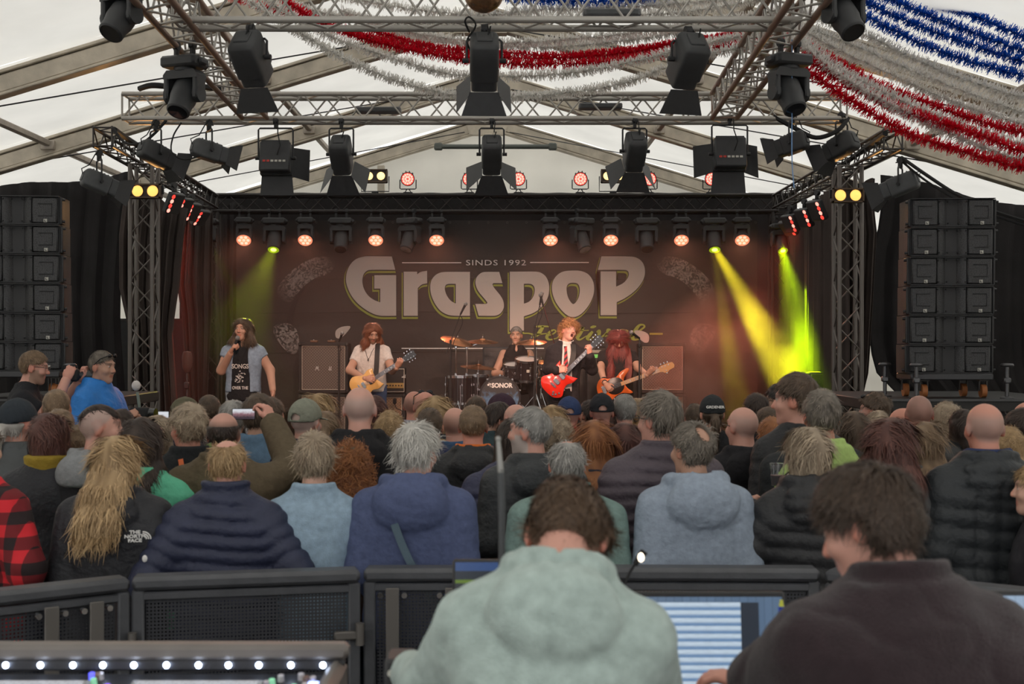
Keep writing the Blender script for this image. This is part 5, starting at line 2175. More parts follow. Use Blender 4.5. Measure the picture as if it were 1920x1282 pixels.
cp('baldhood', 'bald man in a black hooded sweater in front of the left guitarist', 675, 722, 345, wide=1.25, stubble=(.34, .32, .30, .5), skin='pink', res=.015, fine=.009,
   top=g_('hoodie', (30, 29, 31), f='plain', hood=1.05, inf=.03))
cp('oldcap', 'person in a dark cap with grey ponytail at the far left', 36, 752, 345, yaw=-12, hyaw=-14, cap=dict(c=rgb(44, 50, 56), noarch=1),
   hair=hr('pony', H_WHT, len=.14, under=1, sl=.06), top=g_('jacket', (58, 62, 64), f='leather', collar=(.04, .02), inf=.03), wide=1.1, skin='pink')
cp('yellowscarf', 'woman with dark red-brown hair and a mustard yellow scarf', 96, 778, 365, hyaw=-20, hair=hr('bob', H_AUB, len=.12, th=.022, sl=.08, mess=.3),
   top=[g_('jacket', (36, 37, 42), f='shell', inf=.03), g_('hoodie', (150, 126, 46), hem=1.40, inf=.02, collar=(.045, .03), n='scarf')])
cp('mohawk', 'man with shaved sides and a grey hooded jacket looking right', 190, 756, 368, yaw=-22, hyaw=-52, face=True, stubble=(.28, .26, .24, .6), bald=False, skin='pink', wide=1.1, res=.014,
   hair=hr('mohawk', H_DBR, sl=.05, mess=.1), top=[g_('jacket', (40, 40, 42), f='plain', inf=.024), g_('hoodie', (134, 136, 138), hem=1.38, inf=.03, hood=1.0, n='hood')])
cp('tealpuf', 'woman with dark hair in a mint green quilted jacket', 268, 786, 385, yaw=-6, hair=hr('long', H_DBR, len=.17, th=.02, back=-.16, sl=.08),
   top=g_('puffer', (86, 178, 142), f='shell', baf=(.06, .018), res=.012, hood=.9), arms={1: ((.29, -.04, 1.12), (.2, .18, 1.05))})
cp('strap', 'woman with short curly grey hair in a black coat with an orange strap', 352, 762, 345, yaw=10, hyaw=34, face=True, hair=hr('wavy', H_ASH, th=.028, top=.014, la=.012, lf=70, mess=.6, sl=.05),
   top=g_('jacket', (38, 40, 42), collar=(.04, .02), inf=.028), skin='red')
cp('greycap', 'man in a grey-green cap and navy sweater', 574, 752, 322, hyaw=-24, cap=dict(c=rgb(128, 130, 116)), stubble=(.4, .38, .35, .6), beard=(.4, .38, .36, .5), skin='pink',
   top=g_('jacket', (32, 36, 58), collar=(.04, .018)), wide=1.12)
cp('greenvest', 'grey-haired man in a lime green festival vest', 1540, 733, 372, yaw=-6, hyaw=4, hair=hr('short', H_SAL, th=.016, top=.01, la=.004, sl=.045), wide=1.25, skin='red', res=.014,
   top=[g_('jacket', (46, 48, 50), inf=.018), g_('vest', (176, 204, 122), inf=.034, collar=(.03, .02), n='vest', hem=.8)])
cp('tallblack', 'tall dark-haired man in a black jacket looking left', 1490, 706, 345, yaw=16, hyaw=48, face=True, hair=hr('short', H_BRN, th=.020, top=.02, la=.006, sl=.05, mess=.3), wide=.98, res=.014,
   top=g_('puffer', (34, 34, 37), f='shell', baf=(.06, .006), hood=.9), skin='pink')
cp('baldglas', 'bald man with glasses in a black hooded top', 1391, 760, 330, yaw=8, hyaw=22, glasses=True, skin='pink', stubble=(.3, .28, .26, .4), top=g_('hoodie', (34, 33, 36), hood=1.0), wide=1.05)
cp('capwoman', 'person in a backwards black cap with white lettering and brown ponytail', 1335, 744, 268, cap=dict(c=rgb(42, 44, 46), noarch=1, back=0), hair=hr('pony', H_BRN, len=.24, under=1, sl=.08), top=g_('tee', (34, 34, 36)))
cp('shortb', 'man with short gingery hair beside the black cap', 1303, 757, 245, hair=hr('short', H_BRN, th=.012), top=g_('tee', (36, 36, 40)), skin='pink')
cp('undercut', 'man with dark undercut hair below the yellow smoke', 1417, 737, 262, hyaw=16, hair=hr('short', H_DBR, th=.010), top=g_('jacket', BLKC), skin='tan')
cp('whiteshirt', 'dark-haired man with glasses and white collar in front of the smoke', 1462, 722, 250, yaw=20, hyaw=40, face=True, glasses=True, hair=hr('short', H_BLK, th=.02, top=.014, la=.005), top=g_('shirt', (215, 210, 205), collar=True), skin='tan')
cp('brownboy', 'person with brown bowl-cut hair beside the tall man', 1441, 764, 285, hyaw=14, hair=hr('short', H_BRN, th=.018), top=g_('jacket', (50, 46, 44)))
cp('redfair', 'person with reddish fair hair low between the heads on the right', 1447, 784, 300, hair=hr('short', H_GNG, th=.02, mess=.4), top=g_('jacket', (60, 52, 46)))
cp('brownbob', 'woman with a chestnut bob behind the lime vest', 1600, 772, 318, hair=hr('bob', H_BRN, len=.12, th=.016, sl=.09), top=g_('jacket', (52, 48, 46)))
cp('curlgreen', 'woman with pinned-up curls and sunglasses on her head looking left', 1638, 740, 262, yaw=20, hyaw=40, face=True, hair=hr('wavy', H_BRN, th=.03, top=.012, la=.014, lf=85, mess=.7, sl=.04), top=g_('jacket', (70, 84, 76)), skin='pink')
cp('greycurl', 'person with pale blond wavy hair behind the auburn woman', 1645, 773, 290, hair=hr('bob', H_ASH, len=.08, th=.022, la=.01, mess=.5), top=g_('jacket', (70, 70, 66)))
cp('baldleather', 'shaven-headed man in a black leather jacket in front of the right wing deck', 1723, 738, 300, hyaw=-8, stubble=(.12, .1, .09, .6), bald=False, skin='red', top=g_('jacket', (34, 35, 38), f='leather', collar=True), wide=1.2)
cp('baldpink', 'bald man with glasses partly hidden behind the shaven-headed man', 1691, 762, 285, yaw=20, hyaw=36, face=True, glasses=True, skin='red', top=g_('shirt', (200, 196, 190)))
cp('curlblond', 'person with tight curly blond hair on the right', 1774, 758, 285, hair=hr('curly', H_ASH, len=.06, spread=.05, back=-.08, th=.03, la=.012, lf=95, sl=.04, tip=.04), top=g_('jacket', (40, 40, 44)))
cp('brownright', 'woman with straight dark brown hair beside the curly blond one', 1806, 768, 300, hair=hr('bob', H_DBR, len=.12, th=.014), top=g_('jacket', (34, 34, 38)))
cp('straightbl', 'woman with straight light brown hair and fringe right of the auburn woman', 1738, 792, 338, yaw=-8, hyaw=-24, hair=hr('long', H_DBL, len=.2, back=-.17, th=.014, sl=.12), top=g_('jacket', (84, 86, 84)))
cp('blcurlr', 'person with blond curls right of the bald man in the quilted jacket', 1888, 802, 330, hair=hr('curly', H_BLD, len=.08, back=-.1, spread=.05, th=.02, la=.012, lf=90, sl=.05), top=g_('jacket', (60, 58, 56)))
cp('whiteright', 'dark-haired man in a white shirt at the right edge', 1914, 768, 320, hyaw=24, hair=hr('short', H_DBR, th=.022, la=.006), top=g_('shirt', (206, 204, 204), collar=True), skin='tan')
cp('edgeface', 'pink-faced person at the far right edge below the loudspeakers', 1926, 750, 300, yaw=60, hyaw=20, face=True, skin='red', top=g_('jacket', (60, 58, 60)), stubble=(.2, .18, .16, .4))

# middle
cp('bluecap', 'man in a navy cap and red jacket', 1067, 747, 262, cap=dict(c=rgb(48, 62, 98)), stubble=(.35, .33, .3, .4), top=g_('jacket', (178, 38, 44), collar=(.05, .02)), skin='red')
cp('blackcap', 'man in a black cap and denim blue jacket', 1128, 741, 262, cap=dict(c=rgb(38, 38, 42)), stubble=(.3, .28, .26, .3), top=g_('jacket', (56, 82, 120), f='denim', hood=.85), skin='red')
cp('greyshort', 'man with short steel grey hair beside the black cap', 1171, 740, 258, hair=hr('short', H_GRY, th=.016, la=.005, sl=.035, mess=.4), top=g_('jacket', (44, 42, 42)), skin='pink')
cp('darkbehindcap', 'dark-haired person mostly hidden behind the black cap', 1106, 750, 240, hyaw=30, face=True, hair=hr('short', H_DBR, th=.012), top=g_('jacket', (54, 70, 84)), skin='tan')
cp('blondmid', 'blond woman looking right beside the tall grey-haired man', 1200, 748, 246, yaw=-20, hyaw=-30, hair=hr('long', H_BLD, len=.12, th=.016, back=-.14), top=g_('jacket', (48, 46, 46)), face=True)
cp('orangehair', 'woman with long straight orange hair', 1114, 788, 355, hair=hr('long', H_GNG, len=.24, back=-.18, spread=.06, th=.012, sl=.13, sw=.003, la=.003, mess=.08), top=g_('jacket', (50, 50, 58)))
cp('brownlong', 'woman with dark brown hair and a hair tie beside the orange-haired one', 1170, 794, 350, hair=hr('long', H_AUB, len=.2, back=-.18, th=.014, sl=.1), top=g_('jacket', (48, 50, 60)))
cp('frizz', 'person with frizzy ash blond hair behind the bearded man', 1047, 786, 322, hair=hr('curly', H_ASH, len=.16, back=-.16, spread=.06, th=.024, la=.012, lf=95, sl=.05), top=g_('jacket', (46, 46, 48)))
cp('blondstr', 'woman with straight pale blond hair in front of the drum kit', 1034, 760, 270, hair=hr('long', H_BLD, len=.2, back=-.18, th=.012, sl=.12), top=g_('jacket', (52, 52, 58)))
cp('baldmid', 'bald man in front of the bass drum', 966, 755, 290, hyaw=30, skin='pink', stubble=(.3, .28, .26, .25), top=g_('jacket', (46, 60, 90)), face=True, glasses=True)
cp('bowing', 'dark-haired man bowing his head in front of the bass drum', 932, 756, 285, yaw=-30, hyaw=-30, hpitch=34, face=True, hair=hr('short', H_DBR, th=.018, la=.006), top=g_('jacket', (58, 74, 78), collar=True), skin='tan')
cp('redcap', 'person in a dark red and navy cap below the bass drum logo', 938, 741, 250, yaw=30, hyaw=40, cap=dict(c=rgb(64, 44, 56)), top=g_('jacket', (50, 60, 90)), skin='tan')
cp('brownmid', 'man with brown hair low beside the bass drum', 893, 742, 240, hair=hr('short', H_BRN, th=.010), top=g_('jacket', (44, 42, 44)), skin='pink')
cp('orangecol', 'man with cropped brown hair, black jacket and orange collar', 887, 759, 330, stubble=(.09, .065, .045, .8), bald=False, skin='red', res=.015, hair=hr('short', H_DBL, th=.006, la=.002, sl=.018), wide=1.15,
   top=[g_('jacket', (42, 42, 44), f='shell', hood=.95), g_('jacket', (214, 112, 50), hem=1.44, inf=.016, collar=(.035, .016), n='orange_collar')])
cp('denimbald', 'balding man in a blue denim jacket', 853, 761, 302, stubble=(.16, .12, .09, .5), skin='pink', top=g_('jacket', (66, 94, 128), f='denim', collar=(.04, .016)), wide=1.12)
cp('browncrop', 'man with cropped brown hair and navy jacket in front of the blonde', 806, 764, 312, hair=hr('short', H_BRN, th=.008, la=.002, sl=.02), top=g_('jacket', (40, 48, 80), collar=True), skin='tan')
cp('blondemid', 'woman with long blond hair pinned up, left of the drum kit', 817, 743, 282, hair=hr('long', H_BLD, len=.24, back=-.17, spread=.055, th=.014, sl=.12), top=g_('jacket', (58, 56, 60)))
cp('sunbald', 'bald man with sunglasses on his head left of the drum kit', 797, 732, 255, skin='red', stubble=(.2, .16, .14, .3), top=g_('jacket', (40, 48, 78)))
cp('greyhoodie', 'man in a pale grey hoodie left of the bald man with sunglasses', 777, 731, 244, hyaw=-10, skin='red', stubble=(.14, .1, .08, .6), top=g_('hoodie', (150, 148, 156), hood=1.0))
cp('curlmid', 'woman with curly golden hair beside the black hooded sweater', 731, 774, 300, hair=hr('curly', H_BLD, len=.16, back=-.14, spread=.05, th=.022, la=.012, lf=95, sl=.05), top=g_('jacket', (40, 40, 44)))
cp('darkguit', 'dark-haired woman below the left guitarist', 703, 742, 265, hair=hr('long', H_AUB, len=.18, back=-.16, th=.01), top=g_('hoodie', (28, 28, 30), hood=.8))
cp('ponyblond', 'woman with a blond ponytail and green jacket in front of the speaker cabinets', 602, 738, 272, hyaw=-20, hair=hr('long', H_BLD, len=.26, spread=.045, back=-.18, th=.012, sl=.13), top=g_('jacket', (56, 62, 54)))
cp('ponyblond2', 'woman with tied brown blond hair low beside the grey-green cap', 612, 772, 300, hair=hr('pony', H_DBL, len=.16, sl=.08), top=g_('jacket', (56, 62, 54)))
cp('denimbrown', 'brown-haired man in a blue denim jacket below the singer', 488, 741, 320, yaw=-10, hyaw=-20, hair=hr('short', H_BRN, th=.016, top=.01, la=.004), top=g_('jacket', (96, 122, 146), f='denim', collar=(.04, .018)), skin='tan', wide=1.1)
cp('darkside', 'person with brown hair in a black jacket right of the denim jacket', 508, 745, 290, hair=hr('short', H_BRN, th=.014), top=g_('jacket', (44, 44, 46), hood=.9), wide=1.15)
cp('greyphone', 'grey-haired person behind the raised phone', 438, 752, 290, hair=hr('wavy', H_GRY, th=.022, la=.006), top=g_('jacket', (84, 110, 60)))
cp('greenlit', 'short-haired man in a navy hoodie below the left rear tower', 393, 740, 262, hair=hr('short', H_BRN, th=.008, la=.002, sl=.02), top=g_('hoodie', (34, 38, 56), hood=.95), skin='pink', wide=1.1)
cp('olivecap', 'person in an olive cap looking right', 350, 748, 255, yaw=-30, hyaw=-40, cap=dict(c=rgb(92, 88, 70)), top=g_('jacket', (42, 44, 48)), stubble=(.2, .18, .15, .4))
cp('blondphone', 'person with wavy pale blond hair filming with a phone', 296, 782, 322, hair=hr('bob', H_ASH, len=.09, th=.022, la=.01, mess=.5), top=g_('jacket', (34, 36, 40)),
   arms={1: ((.24, .1, 1.3), (.12, .3, 1.62))}, hands={1: ('pinch', (-.1, .2, 1), (-.9, .3, 0))})
cp('darkbrl', 'dark-haired woman behind the man with shaved sides', 228, 768, 300, hair=hr('long', H_DBR, len=.15, th=.012, back=-.14), top=g_('jacket', (34, 34, 38)))
cp('pinkneck', 'red-necked man with cropped hair in a black shirt below the photographer', 106, 729, 300, hyaw=14, stubble=(.2, .1, .06, .7), bald=False, skin='red', hair=hr('short', H_DBL, th=.006, la=.002, sl=.02), top=g_('tee', (34, 35, 40)), wide=1.15)
cp('curlleft', 'person with frizzy dark blond hair between the left heads', 150, 800, 350, hair=hr('curly', H_DBL, len=.1, back=-.12, spread=.06, th=.02, la=.012, lf=90, sl=.05), top=g_('jacket', (46, 44, 44)))
cp('greybackleft', 'grey-brown haired person behind the yellow scarf', 112, 768, 318, hair=hr('short', H_DBL, th=.014), top=g_('jacket', (46, 44, 44)))
cp('navyquilt', 'dark-haired person in a navy quilted jacket left of the bearded man', 958, 786, 352, yaw=14, hair=hr('bob', H_DBR, len=.11, th=.012), wide=1.15, top=g_('puffer', (56, 58, 84), f='shell', baf=(.058, .017), res=.012, hood=.9), res=.015)


# ------------------------------------------------------------------ things people carry and wear
def at_person(key, p):
    """figure coordinates (at 1.76 m) -> child-local coordinates"""
    b, fig, K = ppl[key]
    return Vector(p) * K


def strap(key, pts, w, m, name='strap'):
    b, fig, K = ppl[key]
    q = smooth_poly3([Vector(p) for p in pts], 6)
    mb = MB()
    vs, fs = [], []
    for i, p in enumerate(q):
        t = (q[min(i + 1, len(q) - 1)] - q[max(i - 1, 0)]).normalized()
        sd = t.cross(Vector((0, -1, .1))).normalized() * w
        vs += [(p + sd) * K, (p - sd) * K, (p - sd + Vector((0, -.006, 0))) * K, (p + sd + Vector((0, -.006, 0))) * K]
    for i in range(len(q) - 1):
        a, c = 4 * i, 4 * i + 4
        fs += [(a, c, c + 1, a + 1), (a + 1, c + 1, c + 2, a + 2), (a + 2, c + 2, c + 3, a + 3), (a + 3, c + 3, c, a)]
    mb.add(vs, fs)
    return mb.build(name, m, b)


strap('bluehood', [(-.06, -.19, 1.33), (-.02, -.178, 1.22), (.04, -.172, 1.1), (.10, -.165, 1.0), (.15, -.15, .92)], .017, mat('grey_strap', rgb(86, 104, 116), .8, bump=.3, bscale=300))
strap('strap', [(-.04, -.12, 1.48), (-.01, -.168, 1.36), (.06, -.172, 1.2), (.12, -.165, 1.08), (.17, -.14, .98)], .013, mat('orange_strap', rgb(214, 108, 58), .7))
TQ = mat('turquoise_clip', rgb(70, 140, 140), .4)
b, fig, K = ppl['redcurl']
mb = MB()
for k in range(5):
    c = (fig.hc + np.array([-.03 + .014 * k, -.07, .105])) * K
    mb.ball(tuple(c), .012, 8, 6)
mb.build('hair_clip', TQ, b)
b, fig, K = ppl['brownlong']
MB().ball(tuple((fig.hc + np.array([.03, -.13, -.03])) * K), .016, 8, 6).build('hair_tie', RUBBER, b)
for key in ('sunbald', 'curlgreen'):
    b, fig, K = ppl[key]
    L = lambda p: tuple((fig.hc + fig.R @ np.array(p) * fig.hs) * K)
    mb = MB()
    for k in (-1, 1):
        mb.tube([L((k * .03, .06, .118)), L((k * .082, .02, .085)), L((k * .085, -.02, .03))], .004, 5)
        mb.ball(L((k * .03, .066, .115)), (.024, .01, .016), 8, 6)
    mb.build('sunglasses', mat('dark_shades', rgb(22, 20, 22), .2), b)

# lettering on the vest, cap and jackets
b, fig, K = ppl['greenvest']
OUT = mat('print_black', rgb(28, 28, 28), .7)
for i, (tx, z, sz) in enumerate((('GRASPOP', 1.35, .092), ('CREW', 1.255, .092))):
    xo = .02 if i == 0 else .03
    text_obj('print_outline', tx, sz * K, OUT, b, (xo * K, (-.180 - .008 * i) * K, z * K), sx=1.1, off=.008, extrude=.002)
    text_obj('print', tx, sz * K, WH, b, (xo * K, (-.184 - .008 * i) * K, z * K), sx=1.1, off=.0015, extrude=.002)
b, fig, K = ppl['capwoman']
c = fig.hc * K
text_obj('cap_lettering', 'GRDENER', .026 * K, WH, b, (c[0], c[1] - .137 * K, c[2] + .062 * K), rot=(math.pi / 2 - .35, 0, 0), sx=1.1, off=.0006)
b, fig, K = ppl['blonde']
for i, tx in enumerate(('THE', 'NORTH', 'FACE')):
    text_obj('logo_lettering', tx, .021 * K, WH, b, (.15 * K, -.166 * K, (1.33 - .019 * i) * K), rot=(math.pi / 2, 0, .35), align='CENTER', off=.0008, sx=1.25, extrude=.002)
mb = MB()
for r in (.034, .025, .016):
    mb.tube([((.182 + r * math.cos(t)) * K, (-.155 + .36 * r * math.cos(t)) * K, (1.297 + r * math.sin(t)) * K) for t in np.linspace(0, 1.57, 7)], .0032, 5)
tag(mb.build('logo_arcs', WH, b), kind='stuff')
b, fig, K = ppl['navypuf']
MB().ball((-.335 * K, -.165 * K, 1.22 * K), (.012, .006, .016), 8, 6).build('sleeve_badge', WH, b)
b, fig, K = ppl['velvet']
MB().ball(tuple((np.array((.05, -.205, 1.38))) * K), (.03, .012, .018), 10, 7).build('hair_clasp', CHROME, b)
b, fig, K = ppl['baldhood']
# orange zero print on the back of the black hoodie
text_obj('print', '0', .07 * K, mat('orange_print', rgb(206, 122, 66), .7), b, (.085 * K, -.172 * K, 1.14 * K), off=.002, extrude=.003)


def phone(label, px, py, d, w, h, yaw, lit=True):
    p = P(px, py, d)
    t = empty('smartphone', p, (0, 0, math.radians(yaw)))
    tag(t, label, 'phone')
    MB().box((0, 0, 0), (w, .009, h), bev=.004).build('case', RUBBER, t)
    m = bpy.data.materials.get('phone_screen')
    if not m:
        m = bpy.data.materials.new('phone_screen')
        nt, N, L, bs = nodes_of(m)
        tc, sx, cr = N.new('ShaderNodeTexCoord'), N.new('ShaderNodeSeparateXYZ'), N.new('ShaderNodeValToRGB')
        nz = N.new('ShaderNodeTexNoise')
        nz.inputs['Scale'].default_value = 90
        L.new(tc.outputs['Object'], nz.inputs['Vector'])
        L.new(tc.outputs['Generated'], sx.inputs[0])
        ad = N.new('ShaderNodeMath')
        ad.operation = 'MULTIPLY_ADD'
        ad.inputs[1].default_value = .35
        L.new(nz.outputs[0], ad.inputs[0])
        L.new(sx.outputs[2], ad.inputs[2])
        e = cr.color_ramp.elements
        e[0].color, e[1].color = rgb(60, 50, 60), rgb(225, 228, 235)
        e[0].position, e[1].position = .35, .95
        q = cr.color_ramp.elements.new(.7)
        q.color = rgb(150, 110, 120)
        L.new(ad.outputs[0], cr.inputs[0])
        L.new(cr.outputs[0], bs.inputs['Emission Color'])
        bs.inputs['Emission Strength'].default_value = .8
        bs.inputs['Base Color'].default_value = (.02, .02, .02, 1)
        bs.inputs['Roughness'].default_value = .15
    MB().box((0, -.0055, 0), (w - .008, .002, h - .008)).build('screen', m, t, smooth=False)
    MB().cyl((w * .42, .004, h * .3), (w * .42, .008, h * .3), .006, n=10).build('camera_lens', GLASSD, t)


phone('phone held sideways above the olive brown coat', 457, 776, F_PX / 365 + .33, .125, .062, 4)
phone('upright phone filming left of the curly grey-haired woman', 307, 792, F_PX / 322 + .31, .07, .14, -4)
# plastic beer cup
cu = empty('plastic_cup', P(1457, 910, F_PX / 408 + .27))
tag(cu, 'clear plastic cup with pink drink held beside the grey blond bob', 'cup')
GL = mat('clear_plastic', (1, 1, 1, 1), .08, trans=.95)
MB().lathe([(.026, 0), (.028, .002), (.037, .105), (.038, .106), (.036, .104), (.027, .004), (0, .004)], 18).build('cup', GL, cu)
MB().lathe([(.0255, .006), (.031, .05), (.0, .052)], 18).build('drink', mat('pink_foam', rgb(214, 176, 170), .5), cu)
for b, f, K in ppl.values():
    finish_person(b)

# ------------------------------------------------------------------ festival banner
DB = 19.35
BAN = mat('haze_tinted_vinyl', rgb(58, 53, 51), 0.62, bump=0.3, bscale=9, var=0.12, vscale=1.6, spec=.35, bdist=.02)  # black vinyl washed by stage haze, the haze mixed into this grey-brown
GREYP = mat('banner_grey_print', rgb(196, 184, 176), 0.7)
LIME = mat('banner_green_print', rgb(150, 160, 66), 0.7)
bn_c = P(930, 590, DB)
banner = empty('festival_banner', bn_c)
tag(banner, 'dark festival banner with big grey lettering behind the band', 'banner')


def bl(x, y, off=0.0):
    p = P(x, y, DB) - bn_c
    p.y -= off
    return p


mb = MB()
mb.grid(lambda u, v: bl(443 + (1420 - 443) * u, 413 + (768 - 413) * v, 0.004 * math.sin(v * 40 + 2 * math.sin(u * 7)) * (1 if abs(v - .55) > .02 else 2)), 60, 40)
mb.build('vinyl_sheet', BAN, banner)
for yy in (523, 586, 660):
    mb = MB().tube([bl(443 + 977 * t, yy + 1.5 * math.sin(t * 9 + yy), 0.002) for t in np.linspace(0, 1, 30)], .006, 5)
    mb.build('fold_crease', BAN, banner)
mb = MB()
for i in range(28):
    mb.lathe([(.012, 0), (.018, 0), (.018, .003), (.012, .003)], 8, Matrix.Translation(bl(450 + i * 35.8, 417, .006)) @ Matrix.Rotation(math.pi / 2, 4, 'X'), caps=False)
tag(mb.build('eyelets', mat('eyelet_steel', rgb(120, 115, 110), .4, .7), banner), kind='stuff')
MB().box(bl(930, 770), ((1420 - 443) * DB / F_PX, .03, .03), bev=.006).build('bottom_bar', BKT, banner)


def fill_poly(name, polys, m, off, th=.003, parent=banner):
    """flat print on the cloth: outer contour and holes in picture coordinates on the banner plane"""
    cu = bpy.data.curves.new(name, 'CURVE')
    cu.dimensions = '2D'
    cu.fill_mode = 'BOTH'
    cu.extrude = th / 2
    for pl in polys:
        sp = cu.splines.new('POLY')
        sp.points.add(len(pl) - 1)
        for q, pt in zip(pl, sp.points):
            w = bl(q[0], q[1])
            pt.co = (w.x, w.z, 0, 1)
        sp.use_cyclic_u = True
    me = curve_to_mesh(name, cu)
    me.materials.clear()
    me.materials.append(m)
    return link_mesh(name, me, None, parent, (0, -off, 0), (math.pi / 2, 0, 0))


def offset_poly(pl, d):
    n = len(pl)
    a = sum(pl[i][0] * pl[(i + 1) % n][1] - pl[(i + 1) % n][0] * pl[i][1] for i in range(n))
    sg = 1 if a > 0 else -1
    out = []
    for i in range(n):
        p0, p1, p2 = pl[i - 1], pl[i], pl[(i + 1) % n]
        e1 = (p1[0] - p0[0], p1[1] - p0[1])
        e2 = (p2[0] - p1[0], p2[1] - p1[1])
        l1, l2 = math.hypot(*e1) or 1e-6, math.hypot(*e2) or 1e-6
        n1, n2 = (e1[1] / l1, -e1[0] / l1), (e2[1] / l2, -e2[0] / l2)
        m = (n1[0] + n2[0], n1[1] + n2[1])
        k = m[0] * m[0] + m[1] * m[1]
        f = min(2 / max(k, .3), 3.0)
        out.append((p1[0] + sg * d * m[0] * f / 1.0 * (1), p1[1] + sg * d * m[1] * f))
    return out


def Z1(l):
    return [((x[0]) / 9.155 + 636, x[1] / 9.155 + 470) + tuple(x[2:]) for x in l]


def Z2(l):
    return [(x[0] / 7.54 + 800, x[1] / 7.54 + 470) + tuple(x[2:]) for x in l]


def Z3(l):
    return [(x[0] / 6.746 + 940, x[1] / 6.746 + 470) + tuple(x[2:]) for x in l]


LET = {
    'letter_g': [Z1([(905, 100), (965, 328), (545, 328, 1), (470, 350, 1), (420, 410, 1), (400, 500, 1), (410, 600, 1), (450, 700, 1), (520, 790, 1), (610, 850, 1), (707, 885),
                     (707, 650), (605, 650), (605, 420), (980, 420), (980, 1115), (720, 1115, 1), (560, 1070, 1), (400, 970, 1), (280, 860, 1), (190, 730, 1), (135, 590, 1), (120, 480, 1),
                     (140, 350, 1), (200, 230, 1), (300, 140, 1), (430, 102, 1), (520, 97, 1)])],
    'letter_r': [Z1([(1110, 360), (1340, 360), (1340, 405), (1400, 365, 1), (1510, 345), (1510, 560), (1420, 580, 1), (1350, 640), (1350, 1115), (1110, 1115)])],
    'letter_a': [Z2([(612, 300), (612, 918), (400, 918, 1), (300, 905, 1), (200, 850, 1), (120, 750, 1), (68, 630, 1), (52, 520, 1), (65, 430, 1), (110, 360, 1), (180, 315, 1), (270, 300, 1)]),
                 Z2([(413, 468), (413, 748), (340, 705, 1), (290, 640, 1), (262, 570, 1), (258, 520, 1), (275, 482, 1), (320, 468, 1)])],
    'letter_s': [Z2([(1025, 300), (1070, 458), (945, 458), (930, 478, 1), (955, 525, 1), (1060, 660, 1), (1092, 760, 1), (1080, 830, 1), (1035, 890, 1), (960, 918, 1), (735, 918), (688, 752), (840, 752),
                     (858, 738, 1), (840, 705, 1), (730, 570, 1), (692, 470, 1), (697, 400, 1), (730, 345, 1), (785, 308, 1), (840, 300, 1)])],
    'letter_p': [Z3([(107, 265), (430, 265, 1), (500, 280, 1), (560, 325, 1), (595, 400, 1), (605, 480, 1), (590, 580, 1), (550, 660, 1), (480, 735, 1), (400, 788, 1), (285, 830), (285, 1010), (107, 1010)]),
                 Z3([(285, 418), (355, 418, 1), (400, 435, 1), (422, 480, 1), (415, 550, 1), (385, 610, 1), (340, 650, 1), (285, 670)])],
    'letter_o': [Z3([(905, 252, 1), (1010, 258, 1), (1100, 300, 1), (1155, 380, 1), (1172, 470, 1), (1160, 570, 1), (1110, 680, 1), (1040, 770, 1), (970, 822, 1), (905, 838, 1), (840, 820, 1), (770, 760, 1),
                     (700, 670, 1), (655, 570, 1), (640, 470, 1), (655, 380, 1), (710, 305, 1), (790, 262, 1)]),
                 Z3([(905, 405, 1), (960, 415, 1), (985, 450, 1), (992, 510, 1), (980, 580, 1), (950, 640, 1), (910, 675, 1), (870, 640, 1), (840, 580, 1), (825, 510, 1), (828, 450, 1), (855, 415, 1)])],
    'letter_large_p': [Z3([(1265, 72), (1640, 75, 1), (1730, 100, 1), (1790, 160, 1), (1815, 250, 1), (1800, 350, 1), (1740, 450, 1), (1660, 530, 1), (1560, 600, 1), (1458, 650), (1458, 815), (1255, 815), (1255, 262),
                           (1450, 262), (1450, 455), (1540, 410, 1), (1597, 345, 1), (1612, 290, 1), (1595, 255, 1), (1550, 242, 1), (1220, 242)])]}
for nm, pls in LET.items():
    pls = [smooth_poly(p, 4) for p in pls]
    green = [[(x - 1.8, y + 3.9) for x, y in offset_poly(p, 4.2 / 2 if i == 0 else -4.2 / 2)] for i, p in enumerate(pls)]
    dark = [[(x - .3, y + .8) for x, y in offset_poly(p, 3.1 / 2 if i == 0 else -3.1 / 2)] for i, p in enumerate(pls)]
    lo = fill_poly(nm, pls, GREYP, .022)
    for sub, pl, m, off in (('green_shadow', green, LIME, .012), ('dark_outline', dark, BAN, .017)):
        o = fill_poly(sub, pl, m, 0)
        o.parent = lo
        o.rotation_euler = (0, 0, 0)
        o.location = (0, 0, -(.022 - off))


def stroke(name, paths, m, off=.014, parent=banner):
    """pen strokes of varying width: paths of (x, y, width)"""
    mb = MB()
    for pa in paths:
        q = smooth_poly3([(p[0], p[1], p[2]) for p in pa], 6)
        vs = []
        for i, v in enumerate(q):
            t = q[min(i + 1, len(q) - 1)] - q[max(i - 1, 0)]
            l = math.hypot(t.x, t.y) or 1
            nx, ny = -t.y / l, t.x / l
            for s_ in (-1, 1):
                w = bl(v.x + s_ * nx * v.z / 2, v.y + s_ * ny * v.z / 2, off)
                vs.append(w)
        fs = [(2 * i, 2 * i + 2, 2 * i + 3, 2 * i + 1) for i in range(len(q) - 1)]
        mb.add(vs, fs)
    return mb.build(name, m, parent, smooth=False)


def ZF(p):
    return [(x / 6.857 + 980, y / 6.857 + 590, w / 6.857) for x, y, w in p]


